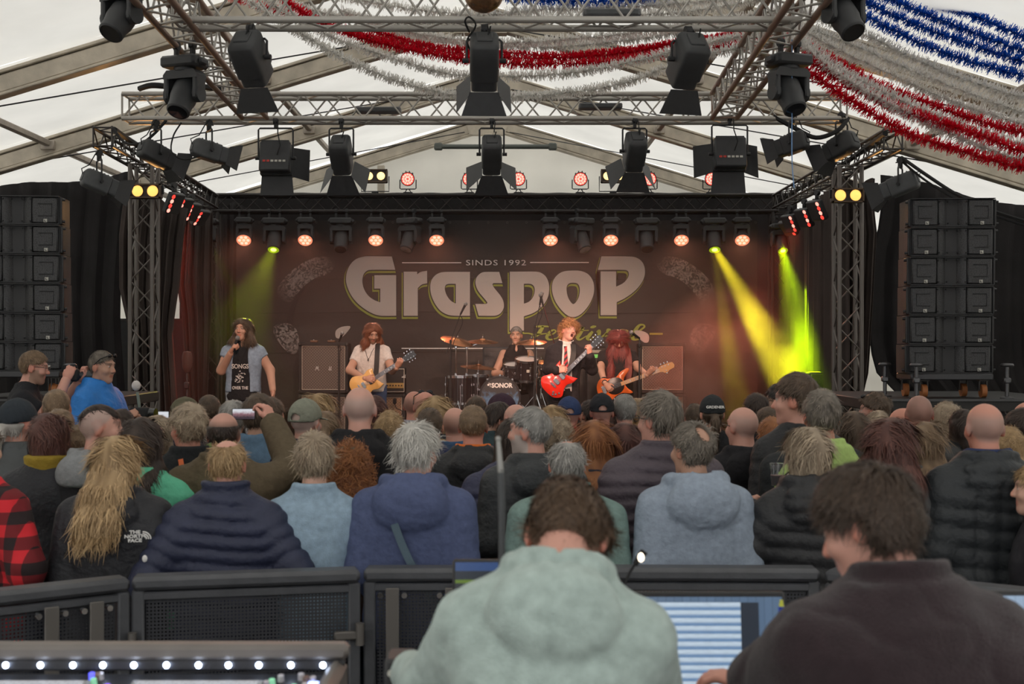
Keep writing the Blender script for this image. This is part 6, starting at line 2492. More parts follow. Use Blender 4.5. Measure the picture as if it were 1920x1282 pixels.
FEST = [[(175, 160, 10), (200, 150, 26), (350, 150, 16)], [(265, 150, 30), (240, 190, 46), (205, 240, 44), (150, 290, 20), (118, 262, 10)], [(-60, 245, 14), (60, 238, 16), (130, 250, 16), (240, 248, 14), (330, 235, 12)],
        [(330, 270, 10), (400, 240, 18), (425, 210, 16), (395, 195, 18), (340, 230, 34), (310, 290, 40), (350, 320, 22), (440, 300, 10)],
        [(440, 300, 10), (520, 240, 14), (560, 200, 20), (590, 260, 34), (560, 318, 24), (500, 310, 10)],
        [(640, 300, 10), (740, 190, 20), (780, 160, 30)], [(780, 158, 34), (745, 230, 44), (705, 295, 44), (740, 318, 22), (820, 270, 10)], [(700, 205, 12), (850, 200, 12)],
        [(900, 215, 28), (860, 260, 46), (830, 305, 40), (870, 318, 18), (940, 260, 10)], [(870, 165, 16), (905, 155, 36), (945, 148, 12)],
        [(950, 225, 18), (985, 205, 34), (980, 260, 44), (960, 315, 28), (1010, 290, 20), (1080, 230, 26), (1095, 195, 36), (1130, 190, 14)], [(1080, 235, 14), (1060, 270, 22), (1110, 265, 12), (1180, 230, 10)],
        [(1320, 200, 14), (1270, 195, 24), (1220, 240, 44), (1210, 300, 36), (1260, 310, 18), (1330, 230, 16)], [(1345, 195, 34), (1310, 260, 44), (1300, 305, 32), (1350, 305, 14), (1410, 260, 10)],
        [(1400, 280, 12), (1480, 220, 22), (1560, 160, 24), (1550, 130, 20), (1500, 135, 30), (1450, 200, 50), (1410, 290, 52), (1450, 320, 24), (1530, 300, 12), (1580, 265, 8)],
        [(1630, 245, 24), (1800, 245, 24)]]
stroke('festival_script', [ZF(p) for p in FEST], LIME)
for x0, x1, y in ((754, 865, 492.5), (994, 1104, 492), (753, 1020, 653)):
    MB().box((bl(x0, y, .012) + bl(x1, y, .012)) / 2, ((x1 - x0) * DB / F_PX, .003, 2.0 * DB / F_PX)).build('rule_line', WH, banner, smooth=False)
text_obj('small_heading', 'SINDS 1992', .118, WH, banner, bl(930, 493, .014), sx=1.42, space=1.12)


def hammered(cx, cy, r):
    m = bpy.data.materials.new('hammered_print')
    nt, N, L, b = nodes_of(m)
    tc, mp, nz, cr = N.new('ShaderNodeTexCoord'), N.new('ShaderNodeMapping'), N.new('ShaderNodeTexNoise'), N.new('ShaderNodeValToRGB')
    mp.inputs['Scale'].default_value = (14, 14, 22)
    nz.inputs['Detail'].default_value = 2
    nz.inputs['Distortion'].default_value = 1.6
    nz.inputs['Scale'].default_value = 1
    L.new(tc.outputs['Object'], mp.inputs['Vector'])
    L.new(mp.outputs[0], nz.inputs['Vector'])
    L.new(nz.outputs[0], cr.inputs[0])
    e = cr.color_ramp.elements
    e[0].position, e[1].position = .40, .62
    e[0].color, e[1].color = rgb(54, 49, 47), rgb(150, 141, 136)
    w = bl(cx, cy)
    ds, mr, mx = N.new('ShaderNodeVectorMath'), N.new('ShaderNodeMapRange'), N.new('ShaderNodeMix')
    ds.operation = 'DISTANCE'
    ds.inputs[1].default_value = (w.x, w.z, 0)
    L.new(tc.outputs['Object'], ds.inputs[0])
    mr.inputs[1].default_value, mr.inputs[2].default_value = r * .5 * DB / F_PX, r * DB / F_PX
    L.new(ds.outputs['Value'], mr.inputs[0])
    mx.data_type = 'RGBA'
    L.new(mr.outputs[0], mx.inputs[0])
    L.new(cr.outputs[0], mx.inputs[6])
    mx.inputs[7].default_value = rgb(56, 51, 49)
    L.new(mx.outputs[2], b.inputs['Base Color'])
    b.inputs['Roughness'].default_value = .7
    return m


arcL = [(519, 548, 1), (528, 528, 1), (548, 507, 1), (575, 489, 1), (602, 481, 1), (628, 486, 1), (626, 503, 1), (612, 515, 1), (594, 520, 1), (574, 533, 1), (556, 552, 1), (545, 566, 1), (528, 562, 1)]
blobL = [(516, 610, 1), (540, 606, 1), (556, 618, 1), (561, 640, 1), (556, 662, 1), (540, 660, 1), (522, 640, 1), (513, 622, 1)]
for pl, c in ((arcL, (572, 518, 62)), ([(1860 - x, y, 1) for x, y, _ in arcL], (1288, 518, 62)), (blobL, (538, 634, 40)), ([(1855 - x, y, 1) for x, y, _ in blobL], (1317, 634, 40))):
    fill_poly('horn_print', [smooth_poly(pl, 4)], hammered(*c), .012)
ftL = [(630, 632, 1), (630, 620, 1), (640, 613, 1), (655, 611, 1), (657, 614, 1), (648, 626, 1), (638, 634, 1)]
for pl in (ftL, [(1846 - x, y + 8, 1) for x, y, _ in ftL]):
    fill_poly('horn_tip_print', [smooth_poly(pl, 4)], GREYP, .013)
BLK_P = mat('banner_black_print', rgb(40, 36, 36), .7)
for sx in (0, 1):
    pl = [(572, 540, 1), (560, 560, 1), (550, 590, 1), (548, 606, 1), (538, 604, 1), (545, 575, 1), (556, 553, 1), (566, 540, 1)]
    if sx:
        pl = [(1858 - x, y, 1) for x, y, _ in pl]
    fill_poly('horn_shade_print', [smooth_poly(pl, 4)], BLK_P, .011)

# ------------------------------------------------------------------ amplifiers
TOLEX = mat('black_tolex', rgb(34, 32, 32), .55, bump=.4, bscale=260)


def weave(name, c1, c2):
    m = bpy.data.materials.new(name)
    nt, N, L, b = nodes_of(m)
    tc, ck = N.new('ShaderNodeTexCoord'), N.new('ShaderNodeTexChecker')
    ck.inputs['Scale'].default_value = 48
    ck.inputs['Color1'].default_value = c1
    ck.inputs['Color2'].default_value = c2
    L.new(tc.outputs['Object'], ck.inputs['Vector'])
    L.new(ck.outputs[0], b.inputs['Base Color'])
    b.inputs['Roughness'].default_value = .85
    return m


CLOTH4 = weave('salt_pepper_grille_cloth', rgb(134, 120, 110), rgb(92, 80, 74))
CREAM = mat('cream_piping', rgb(196, 184, 168), .6)
GOLD = mat('gold_panel', rgb(190, 156, 96), .35, .7)
TANC = weave('tan_grille_cloth', rgb(158, 126, 100), rgb(128, 100, 80))


def script_logo(parent, x, y, z, sc, part=None):
    """white script lettering on the grille"""
    L = [[(0, 0), (6, 14), (8, 26), (12, 8), (18, 26), (20, 4), (26, 2)],
         [(30, 10), (26, 3), (32, 2), (34, 12), (34, 2), (40, 3)], [(42, 12), (44, 2), (44, 10), (50, 12)], [(58, 12), (52, 9), (57, 4), (51, 2)],
         [(60, 2), (66, 26), (62, 2), (68, 11), (70, 2)], [(80, 11), (74, 5), (78, 2), (82, 12), (82, 3)], [(86, 2), (93, 27), (89, 2), (93, 3)], [(96, 2), (103, 27), (99, 2), (106, 4)]]
    mb = MB()
    for i, s_ in enumerate(L):
        if part and i not in part:
            continue
        q = smooth_poly3([Vector((x + p[0] * sc, y, z + p[1] * sc)) for p in s_], 4)
        mb.tube(q, 1.5 * sc, 4)
    return tag(mb.build('script_logo', WH, parent), kind='stuff')


def cabinet(label, px, py0, py1, w, d, z0=None, part=None, name='speaker_cabinet', cloth=None):
    zt = P(0, py0, d).z
    zb = P(0, py1, d).z if z0 is None else z0
    h = zt - zb
    t = empty(name, (P(px, 0, d).x, d, zb))
    tag(t, label, 'speaker cabinet')
    MB().box((0, .18, h / 2), (w, .34, h - .004), bev=.014).build('body', TOLEX, t)
    mb = MB()
    for sx in (-1, 1):
        mb.box((sx * (w / 2 - .02), 0, h / 2), (.04, .04, h - .01), bev=.006)
    for zz in (.022, h - .026):
        mb.box((0, 0, zz), (w, .04, .045), bev=.006)
    mb.build('front_frame', TOLEX, t)
    MB().box((0, .008, h / 2), (w - .09, .01, h - .1)).build('grille_cloth', cloth or CLOTH4, t, smooth=False)
    mb = MB()
    a, b = w / 2 - .05, .052
    pts = [(-a, -.004, b), (a, -.004, b), (a, -.004, h - b), (-a, -.004, h - b)]
    for i in range(4):
        mb.cyl(pts[i], pts[(i + 1) % 4], .0055, n=6)
    mb.build('piping', CREAM, t)
    for sx in (-1, 1):
        for zz in (.025, h - .025):
            MB().box((sx * (w / 2 - .018), -.008, zz), (.045, .045, .05), bev=.01).build('corner', mat('corner_cap', rgb(26, 25, 25), .4), t)
    script_logo(t, -.12, -.006, h * .45, .0023, part)
    return t


DC = 18.5
cabinet('upper black speaker cabinet left of the left guitarist', 606.5, 642, 737, .722, DC, part=(0, 6, 7))
cabinet('lower black speaker cabinet left of the left guitarist', 606.5, 738, 0, .722, DC, z0=ZS, part=(0,))
cabinet('upper black speaker cabinet right of the bass player', 1242, 643, 737, .68, DC, part=(0,))
cabinet('lower black speaker cabinet right of the bass player', 1242, 738, 0, .68, DC, z0=ZS, part=(0,))
cabinet('tan combo cabinet behind the left guitarist, with a hanging microphone', 736, 738, 0, .36, 17.9, z0=ZS, part=(0,), cloth=TANC)
for x in (587, 620):
    p = P(x, 642, DC)
    o = empty('amp_pedal', (p.x, DC + .1, p.z))
    tag(o, 'small flat pedal lying on the left cabinet, %s one' % ('left' if x == 587 else 'right'), 'pedal')
    MB().box((0, 0, .018), (.11, .09, .034), bev=.01, taper=.8).build('case', mat('pedal_brown', rgb(120, 84, 60), .5), o)
    MB().cyl((0, -.02, .034), (0, -.02, .044), .012, n=10).build('switch', CHROME, o)
# amp head with gold panel
zt, zb = P(0, 689, 17.9).z, P(0, 737, 17.9).z
h = zt - zb
ah = empty('guitar_amp_head', (P(733, 0, 17.9).x, 17.9, zb))
tag(ah, 'black guitar amplifier head with gold control panel behind the guitarist', 'amplifier')
MB().box((0, .12, h / 2), (.40, .22, h), bev=.014).build('case', TOLEX, ah)
mb = MB()
for a, b in (((-.185, .02), (.185, .02)), ((-.185, h - .02), (.185, h - .02)), ((-.185, .02), (-.185, h - .02)), ((.185, .02), (.185, h - .02))):
    mb.cyl((a[0], .006, a[1]), (b[0], .006, b[1]), .005, n=5)
mb.build('piping', CREAM, ah)
MB().box((0, .006, h * .3), (.36, .012, h * .2)).build('control_panel', GOLD, ah, smooth=False)
for k in range(8):
    MB().cyl((-.13 + .04 * k, 0, h * .3), (-.13 + .04 * k, -.014, h * .3), .011, n=10).build('knob', RUBBER, ah)
script_logo(ah, .02, -.002, h * .6, .0018, (5, 6, 7))
# bass amplifier rack
zt, zb = P(0, 656, 17.9).z, P(0, 692, 17.9).z
ba = empty('bass_amplifier', (P(1128, 0, 17.9).x, 17.9, ZS))
tag(ba, 'bass amplifier with green lit strip between singer guitarist and bass player', 'amplifier')
hz = zb - ZS
MB().box((0, .15, hz / 2), (.42, .34, hz - .004), bev=.012).build('cabinet', TOLEX, ba)
MB().box((0, .15, hz + (zt - zb) / 2), (.34, .3, zt - zb), bev=.02).build('head_case', mat('cream_case', rgb(150, 140, 126), .5), ba)
MB().box((0, -.004, hz + (zt - zb) * .5), (.29, .012, (zt - zb) * .72)).build('front_panel', TOLEX, ba, smooth=False)
MB().box((0, -.012, hz + (zt - zb) * .68), (.27, .008, .05)).build('lit_strip', mat('green_strip', rgb(90, 150, 70), .4, emit=rgb(90, 190, 80), estr=.6), ba, smooth=False)
for k in range(5):
    MB().cyl((-.1 + .05 * k, -.008, hz + (zt - zb) * .3), (-.1 + .05 * k, -.026, hz + (zt - zb) * .3), .014, n=10).build('knob', CHROME, ba)
MB().tube([(-.08, .15, zt - ZS), (-.06, .15, zt - ZS + .04), (.06, .15, zt - ZS + .04), (.08, .15, zt - ZS)], .01, 6).build('handle', RUBBER, ba)
# side fill speaker
p = P(1532, 697, 15.6)
sf = empty('side_fill_speaker', (p.x, 15.6, ZS))
tag(sf, 'black side fill speaker box in front of the green smoke', 'loudspeaker')
MB().box((0, 0, (p.z - ZS) - .25), (.235, .25, .5), bev=.02).build('cabinet', CAB, sf)
MB().box((0, -.128, (p.z - ZS) - .25), (.205, .012, .45), bev=.005).build('grille', GRILLE, sf)
MB().box((0, 0, ((p.z - ZS) - .5) / 2), (.32, .32, (p.z - ZS) - .5), bev=.015).build('stand_case', STAGE, sf)
MB().tube([(.13, -.05, (p.z - ZS) - .3), (.18, -.06, (p.z - ZS) - .35), (.16, -.06, (p.z - ZS) - .6)], .008, 5).build('cable', RUBBER, sf)
# black panel behind the drummer
p0, p1 = P(915, 650, 18.4), P(960, 760, 18.4)
o = empty('drum_screen', ((p0.x + p1.x) / 2, 18.45, ZS))
tag(o, 'plain black box speaker behind the drummer', 'loudspeaker')
MB().box((0, 0, (p0.z - ZS) / 2), (.5, .2, p0.z - ZS), bev=.02).build('cabinet', CAB, o)
MB().box((0, -.104, (p0.z - ZS) * .6), (.44, .01, (p0.z - ZS) * .7), bev=.004).build('grille', GRILLE, o)
# covered lamp on a stand at stage left
p = P(351, 658, 15.6)
cl = empty('covered_stand_lamp', (p.x, 15.6, ZS))
tag(cl, 'brown hooded lamp on a thin stand between the left towers', 'lamp')
hz = p.z - ZS
MB().cyl((0, 0, 0), (0, 0, hz - .1), .014, n=8).build('pole', BLACK, cl)
for k in range(3):
    a = k * 2.094 + .5
    MB().cyl((0, 0, .45), (.28 * math.cos(a), .28 * math.sin(a), .01), .01, n=6).build('leg', BLACK, cl)
mb = MB().lathe([(0, .0), (.05, -.01), (.066, -.08), (.06, -.2), (.03, -.26), (.0, -.27)], 14, Matrix.Translation((0, 0, hz)))
mb.build('hood', mat('brown_hood', rgb(72, 54, 48), .7, bump=.3), cl)
MB().box((0, -.02, hz - .42), (.06, .05, .08), bev=.01).build('clamp', BLACK, cl)


# ------------------------------------------------------------------ drum kit on the riser
ZD = ZS + .5
SHELL = mat('dark_drum_shell', rgb(40, 34, 36), .18, coat=.8)
HEADM = mat('drum_head_white', rgb(200, 196, 192), .5)
BRONZE = mat('cymbal_bronze', rgb(200, 132, 84), .26, 1.0, var=.2, vscale=18, bump=.1, bscale=70)


def drum(label, px, py, d, r, h, tilt=0, yaw=0, name='tom_drum', legs=False, badge=False, under=None):
    p = P(px, py, d)
    t = empty(name, p, (math.radians(tilt), 0, math.radians(yaw)))
    tag(t, label, 'drum')
    MB().lathe([(r, 0), (r, -h)], 28, caps=False).build('shell', SHELL, t)
    for z in (0, -h):
        MB().lathe([(r + .004, z + .014), (r + .012, z + .014), (r + .012, z - .016), (r + .002, z - .016)], 28, caps=False).build('hoop', CHROME, t)
    MB().lathe([(0, .004), (r, .004)], 28, caps=False).build('batter_head', HEADM, t)
    MB().lathe([(0, -h - .004), (r, -h - .004)], 28, caps=False).build('resonant_head', under or HEADM, t)
    for k in range(8):
        a = k * math.pi / 4 + .2
        x, y = (r + .012) * math.cos(a), (r + .012) * math.sin(a)
        mb = MB().cyl((x, y, .006), (x, y, -h + .006), .004, n=5)
        mb.box((x, y, -h * .3), (.02, .02, .035), bev=.004).box((x, y, -h * .7), (.02, .02, .035), bev=.004)
        mb.build('lug', CHROME, t)
    if badge:
        MB().box((0, -r - .003, -h * .45), (.04, .006, .04), bev=.002).build('badge', PALE, t)
    if legs:
        for k in range(3):
            a = k * 2.094 + .6
            x, y = (r + .02) * math.cos(a), (r + .02) * math.sin(a)
            MB().tube([(x, y, -h * .3), (x, y, -(p.z - ZD) + .03), (x * 1.1, y * 1.1, -(p.z - ZD) + .008)], .008, 6).build('leg', CHROME, t)
    return t


def bass_drum():
    p = P(937, 743, 17.25)
    r = .272
    p.z = ZD + r + .015
    t = empty('bass_drum', p)
    tag(t, 'bass drum with blue front head in the middle of the kit', 'drum')
    Rx = Matrix.Rotation(math.pi / 2, 4, 'X')
    MB().lathe([(r, 0), (r, -.42)], 36, Rx, caps=False).build('shell', SHELL, t)
    for yy in (0, -.42):
        MB().lathe([(r - .012, yy + .022), (r + .012, yy + .022), (r + .014, yy - .022), (r, yy - .022)], 36, Rx, caps=False).build('hoop', mat('black_hoop', rgb(26, 24, 26), .25, coat=.5), t)
    m = bpy.data.materials.new('blue_art_head')
    nt, N, L, b = nodes_of(m)
    tc, nz, gr, cr, sx = N.new('ShaderNodeTexCoord'), N.new('ShaderNodeTexNoise'), N.new('ShaderNodeMath'), N.new('ShaderNodeValToRGB'), N.new('ShaderNodeSeparateXYZ')
    nz.inputs['Scale'].default_value = 7
    nz.inputs['Distortion'].default_value = 2
    nz.inputs['Detail'].default_value = 5
    L.new(tc.outputs['Object'], nz.inputs['Vector'])
    L.new(tc.outputs['Object'], sx.inputs[0])
    gr.operation = 'MULTIPLY_ADD'
    L.new(sx.outputs[2], gr.inputs[0])
    gr.inputs[1].default_value = -1.7
    L.new(nz.outputs[0], gr.inputs[2])
    e = cr.color_ramp.elements
    e[0].position, e[0].color = .42, rgb(30, 30, 34)
    e[1].position, e[1].color = .95, rgb(96, 140, 176)
    q = cr.color_ramp.elements.new(.62)
    q.color = rgb(62, 96, 128)
    L.new(gr.outputs[0], cr.inputs[0])
    L.new(cr.outputs[0], b.inputs['Base Color'])
    b.inputs['Roughness'].default_value = .35
    MB().lathe([(0, .006), (r - .008, .006)], 36, Rx, caps=False).build('front_head', m, t)
    MB().lathe([(0, -.424), (r - .008, -.424)], 36, Rx, caps=False).build('batter_head', HEADM, t)
    for k in range(10):
        a = k * math.pi / 5 + .3
        x, z = (r + .016) * math.cos(a), (r + .016) * math.sin(a)
        MB().box((x, .03, z), (.03, .07, .03), bev=.006).cyl((x, -.03, z), (x, .12, z), .005, n=5).build('claw', CHROME, t)
    for s_ in (-1, 1):
        MB().cyl((s_ * r * .9, .1, -.08), (s_ * (r + .16), -.12, -r - .01), .009, n=6).build('spur', CHROME, t)
    text_obj('brand_lettering', 'SONOR', .085, WH, t, (.03, -.012, .15), off=.0035, sx=.95)
    mk = MB().cyl((-.155, -.012, .16), (-.155, -.014, .16), .014, n=10).box((-.145, -.013, .172), (.006, .003, .035)).box((-.128, -.013, .15), (.006, .003, .04)).cyl((-.128, -.012, .172), (-.128, -.014, .172), .01, n=10)
    tag(mk.build('brand_mark', WH, t), kind='stuff')
    return t


bass_drum()
drum('dark rack tom with badge left of the drummer arm, in front of him', 988, 674, 17.3, .152, .27, tilt=14, yaw=6, badge=True)
drum('dark rack tom partly hidden behind the front one', 964, 684, 17.5, .14, .22, tilt=12)
drum('large dark floor tom at the left of the kit', 862, 706, 17.4, .185, .36, legs=True, name='floor_tom')
drum('dark floor tom between the left one and the bass drum', 893, 704, 17.6, .165, .34, legs=True, name='floor_tom')
drum('red shelled snare drum below the rack tom', 990, 708, 17.75, .17, .13, name='snare_drum', tilt=6, under=mat('red_head', rgb(150, 40, 36), .4))


def cymbal(label, px, py, d, r, tilt=(0, 0), pole_px=None, boom=None, name='cymbal_stand', base=True):
    p = P(px, py, d)
    px_ = pole_px or px
    q = P(px_, py + 14, d)
    t = empty(name, (q.x, d, ZD))
    tag(t, label, 'cymbal')
    c = Vector((p.x - q.x, 0, p.z - ZD))
    M = Matrix.Translation(c) @ Euler((math.radians(tilt[0]), math.radians(tilt[1]), 0)).to_matrix().to_4x4()
    MB().lathe([(0.006, .028), (.03, .026), (.042, .014), (.06, .008), (r * .6, -.002), (r, -.022), (r, -.024), (r * .6, -.005), (.05, .004), (.006, .022)], 32, M, caps=False).build('cymbal', BRONZE, t)
    MB().lathe([(.012, .024), (.012, .05), (.004, .055), (.004, .085), (0, .086)], 10, M).build('wing_nut', CHROME, t)
    top = Vector((0, 0, c.z - .1))
    MB().tube([top, c - Vector((0, 0, .02))], .007, 6).build('boom_arm', CHROME, t)
    MB().cyl((0, 0, .3), top, .011, n=8).build('pole', CHROME, t)
    MB().cyl((0, 0, .25), (0, 0, c.z * .55), .016, n=8).build('lower_tube', CHROME, t)
    MB().box((0, 0, c.z * .55), (.035, .04, .05), bev=.008).build('height_clamp', CHROME, t)
    MB().box(top, (.035, .04, .04), bev=.008).build('tilt_clamp', CHROME, t)
    for k in range(3):
        a = k * 2.094 + .9
        MB().cyl((0, 0, .33), (.26 * math.cos(a), .26 * math.sin(a), .012), .008, n=6).build('leg', CHROME, t)
    return t


cymbal('leftmost crash cymbal tilted to the right', 857, 637, 17.3, .225, (14, 14), pole_px=855)
cymbal('second crash cymbal from the left above the hi-hat', 905, 638, 17.5, .215, (8, 2), pole_px=875)
cymbal('crash cymbal in front of the drummer face', 997, 639, 17.1, .205, (10, -2), pole_px=1005)
cymbal('large flat ride cymbal low at the left of the kit', 897, 686, 17.3, .25, (5, 5), pole_px=896)
cymbal('small hi-hat pair at the right of the kit', 1015, 678, 17.5, .12, (4, 0), name='hi_hat')
# chrome rack bar seen beside the drum kit
mb = empty('drum_throne', P(968, 0, 18.0))
mb.location.z = ZD
tag(mb, 'drum stool under the drummer', 'stool')
MB().lathe([(0, .33), (.17, .33), (.18, .36), (.17, .4), (0, .41)], 20).build('seat', RUBBER, mb)
MB().cyl((0, 0, .05), (0, 0, .34), .018, n=8).build('post', CHROME, mb)
for k in range(3):
    a = k * 2.094
    MB().cyl((0, 0, .2), (.22 * math.cos(a), .22 * math.sin(a), .01), .01, n=6).build('leg', CHROME, mb)


# ------------------------------------------------------------------ microphones
MESHG = mat('mic_mesh', rgb(150, 148, 146), .35, .8, bump=.6, bscale=500)


def mic_stand(label, px, d, base_z, col, boom_from, tip, head=(0, 0, 1), foam=None, tripod=True):
    """boom_from and tip in pixels at depth d"""
    b0 = P(boom_from[0], boom_from[1], d)
    tp = P(tip[0], tip[1], d)
    t = empty('microphone_stand', (P(px, 0, d).x, d, base_z))
    tag(t, label, 'microphone stand')
    o = Vector(t.location)
    MB().cyl((0, 0, .02), b0 - o, .010, n=8).build('pole', col, t)
    MB().cyl((0, 0, .02), (b0 - o) * .55, .014, n=8).build('lower_tube', col, t)
    MB().box(b0 - o, (.03, .04, .045), bev=.008).build('clutch', RUBBER, t)
    if (tp - b0).length > .08:
        dv = (tp - b0).normalized()
        MB().cyl(b0 - o - dv * .18, tp - o, .007, n=6).build('boom_arm', col, t)
    else:
        dv = Vector((0, 0, 1))
    hv = Vector(head).normalized()
    m = t
    MB().cyl(tp - o, tp - o + hv * .14, .012, .017, n=12).build('mic_body', RUBBER, m)
    hb = MB().ball(tp - o + hv * .16, .026, 12, 8).build('mic_grille', MESHG, m)
    pts = [tp - o + Vector((0, -.01, -.01)), tp - o + Vector((.03, -.03, -.12)), b0 - o + Vector((.02, -.02, -.1)), (b0 - o) * .5 + Vector((.02, -.02, 0)), Vector((.04, -.05, .03))]
    MB().tube(smooth_poly3(pts, 4), .005, 5).build('cable', RUBBER, m)
    if tripod:
        for k in range(3):
            a = k * 2.094 + .4
            MB().cyl((0, 0, .12), (.3 * math.cos(a), .3 * math.sin(a), .012), .009, n=6).build('leg', col, t)
    else:
        MB().lathe([(.13, 0), (.13, .015), (.02, .03)], 18).build('round_base', col, t)
    return t


mic_stand('straight black microphone stand in front of the left speaker cabinets', 635, 17.0, ZS, BLACK, (635, 648), (636, 640), (.25, -.5, .5))
mic_stand('black microphone stand beside the bass player, mic pointing left', 1198, 15.2, ZS, BLACK, (1199, 648), (1199, 634), (-.55, -.5, .35))
mic_stand('thin boom stand over the left crash cymbals', 843, 17.0, ZS, BLACK, (845, 640), (863, 590), (.25, 0, .5))
mic_stand('boom stand with microphone reaching up in front of the letter p', 1001, 16.9, ZS, BLACK, (1003, 612), (1012, 572), (.12, 0, .6))
mic_stand('thin red-lit boom stand leaning left behind the suited guitarist', 1043, 16.8, ZS, mat('red_lit_stand', rgb(110, 40, 36), .4), (1041, 650), (1019, 575), (-.1, 0, .4))  # red stage light is put into this stand's base colour
# microphone hanging in front of the combo
hm = empty('hanging_microphone', P(740, 752, 17.7))
tag(hm, 'small black microphone on a clip in front of the tan combo', 'microphone')
MB().box((0, 0, 0), (.05, .05, .085), bev=.014).build('mic_body', RUBBER, hm)
MB().tube(smooth_poly3([(0, 0, -.04), (.03, 0, -.1), (.1, .02, -.14), (.08, .02, -.2), (.0, .05, -.17)], 5), .006, 5).build('cable', RUBBER, hm)

# ------------------------------------------------------------------ the band
def perf(key, label, x, y, d, zg, **sp):
    sp.setdefault('res', .013)
    sp.setdefault('fine', .0062)
    sp.setdefault('hres', .009)
    sp.setdefault('lres', .018)
    sp.setdefault('dens', .7)
    ppl[key] = person(label, x, y, d, sp, group='musicians on stage', zg=zg)
    return ppl[key]


DENIM_L, DENIM_B = (150, 158, 166), (66, 84, 116)
# yaw 180: local +x is towards the left of the picture
perf('singer', 'long-haired singer in a sleeveless denim vest holding a microphone', 455, 597, 14.6, ZS, yaw=176, hyaw=-10, hpitch=-2, face=True, bare=True, skin='tan', wide=1.06,
     hair=hr('long', H_BRN, len=.27, back=-.12, spread=.1, th=.014, la=.006, sl=.1, frontl=False, fw=.062),
     top=[g_('tee', (34, 33, 35), cut=.12, inf=.006, vneck=.07, hem=.83, res=.011), g_('tee', (134, 150, 168), cut=.30, inf=.017, open=.085, hem=.93, n='denim_vest', f='denim', res=.011)],
     legs_c={'c': rgb(*DENIM_L)}, arms={1: ((.235, .06, 1.17), (.085, .215, 1.365)), -1: ((-.295, -.04, 1.17), (-.36, .1, .955))},
     hands={1: ('grip', (-.45, .35, .75), (-.8, -.2, -.2)), -1: ('pinch', (-.1, .2, -1), (.9, .3, .1))})
perf('guitl', 'bearded long-haired guitarist in a pale t-shirt', 699, 606, 16.5, ZS, yaw=172, hyaw=24, hpitch=26, face=True, bare=True, skin='tan', beard=(.12, .06, .03, .6), wide=1.02,
     hair=hr('long', dict(c=(.12, .035, .02), c2=(.3, .11, .05)), len=.2, back=-.09, spread=.085, th=.012, sl=.09, la=.007, frontl=True, fw=.058),
     top=g_('tee', (206, 198, 192), cut=.55, inf=.01, hem=.86, res=.011), legs_c={'c': rgb(*DENIM_B)},
     armpx={1: ((656, 694, 16.45), (684, 709, 16.24)), -1: ((735, 694, 16.4), (743, 690, 16.24))},
     hands={1: ('pinch', (-.85, .35, -.1), (-.1, -.9, -.3)), -1: ('fret', (-.45, .3, .7), (.2, -.7, .3))})
perf('suited', 'shouting blond guitarist in a school uniform blazer with striped tie', 1066, 603, 15.8, ZS, yaw=186, hyaw=26, hpitch=-14, hroll=-14, face='shout', skin='pink', wide=.98, sway=-3,
     hair=hr('wavy', dict(c=(.3, .12, .05), c2=(.62, .34, .16)), th=.034, top=.022, la=.014, lf=55, mess=.8, sl=.075, lift=.02, front=.05),
     top=[g_('shirt', (212, 204, 200), inf=.0, hem=.9, collar=(.028, .010), res=.011), g_('suit', (38, 35, 38), inf=.02, open=.062, hem=.76, res=.011)], legs_c={'c': rgb(30, 28, 32), 'f': 'plain'},
     armpx={1: ((1028, 692, 15.8), (1042, 694, 15.5)), -1: ((1110, 692, 15.7), (1106, 668, 15.52))},
     hands={1: ('pinch', (-.8, .3, .1), (-.1, -.9, -.4)), -1: ('fret', (.1, .25, .9), (.5, -.8, .1))})
perf('bassist', 'bass player with long red hair over the face and a black t-shirt', 1160, 619, 16.6, ZS, yaw=178, hpitch=38, hyaw=4, face=True, bare=True, skin='tan', wide=1.1,
     hair=hr('long', dict(c=(.09, .012, .012), c2=(.28, .05, .04)), len=.36, back=-.0, spread=.075, th=.016, sl=.14, la=.004, frontl=True, fy=.30, noface=True),
     top=g_('tee', (36, 32, 33), cut=.62, inf=.016, hem=.82, res=.011), legs_c={'c': rgb(34, 32, 34), 'f': 'plain'},
     armpx={1: ((1126, 690, 16.6), (1134, 718, 16.3)), -1: ((1196, 690, 16.55), (1213, 703, 16.3))},
     hands={1: ('pinch', (-.5, .3, -.6), (-.2, -.9, -.1)), -1: ('fret', (-.45, .3, .5), (.2, -.8, .1))})
perf('drummer', 'grey-haired drummer in a black sleeveless shirt behind the kit', 968, 613, 17.95, 0, yaw=178, hyaw=-6, face=True, bare=True, skin='tan', wide=1.08, K=1.0,
     hair=hr('short', H_GRY, th=.012, top=.01, la=.004, sl=.03, front=.075), top=g_('vest', (30, 27, 28), inf=.014, vneck=.09, hem=.86, res=.011), legs_c={'c': rgb(32, 31, 34), 'f': 'plain'},
     legs={k: ((k * .1, .02, .9), (k * .24, .42, .9), (k * .26, .46, .62)) for k in (-1, 1)},
     arms={1: ((.3, .06, 1.1), (.08, .3, 1.1)), -1: ((-.28, .1, 1.1), (-.16, .34, 1.2))}, hands={1: ('grip', (-.8, .5, 0), (0, 0, -1)), -1: ('grip', (.3, .6, .6), (.6, 0, -.4))})
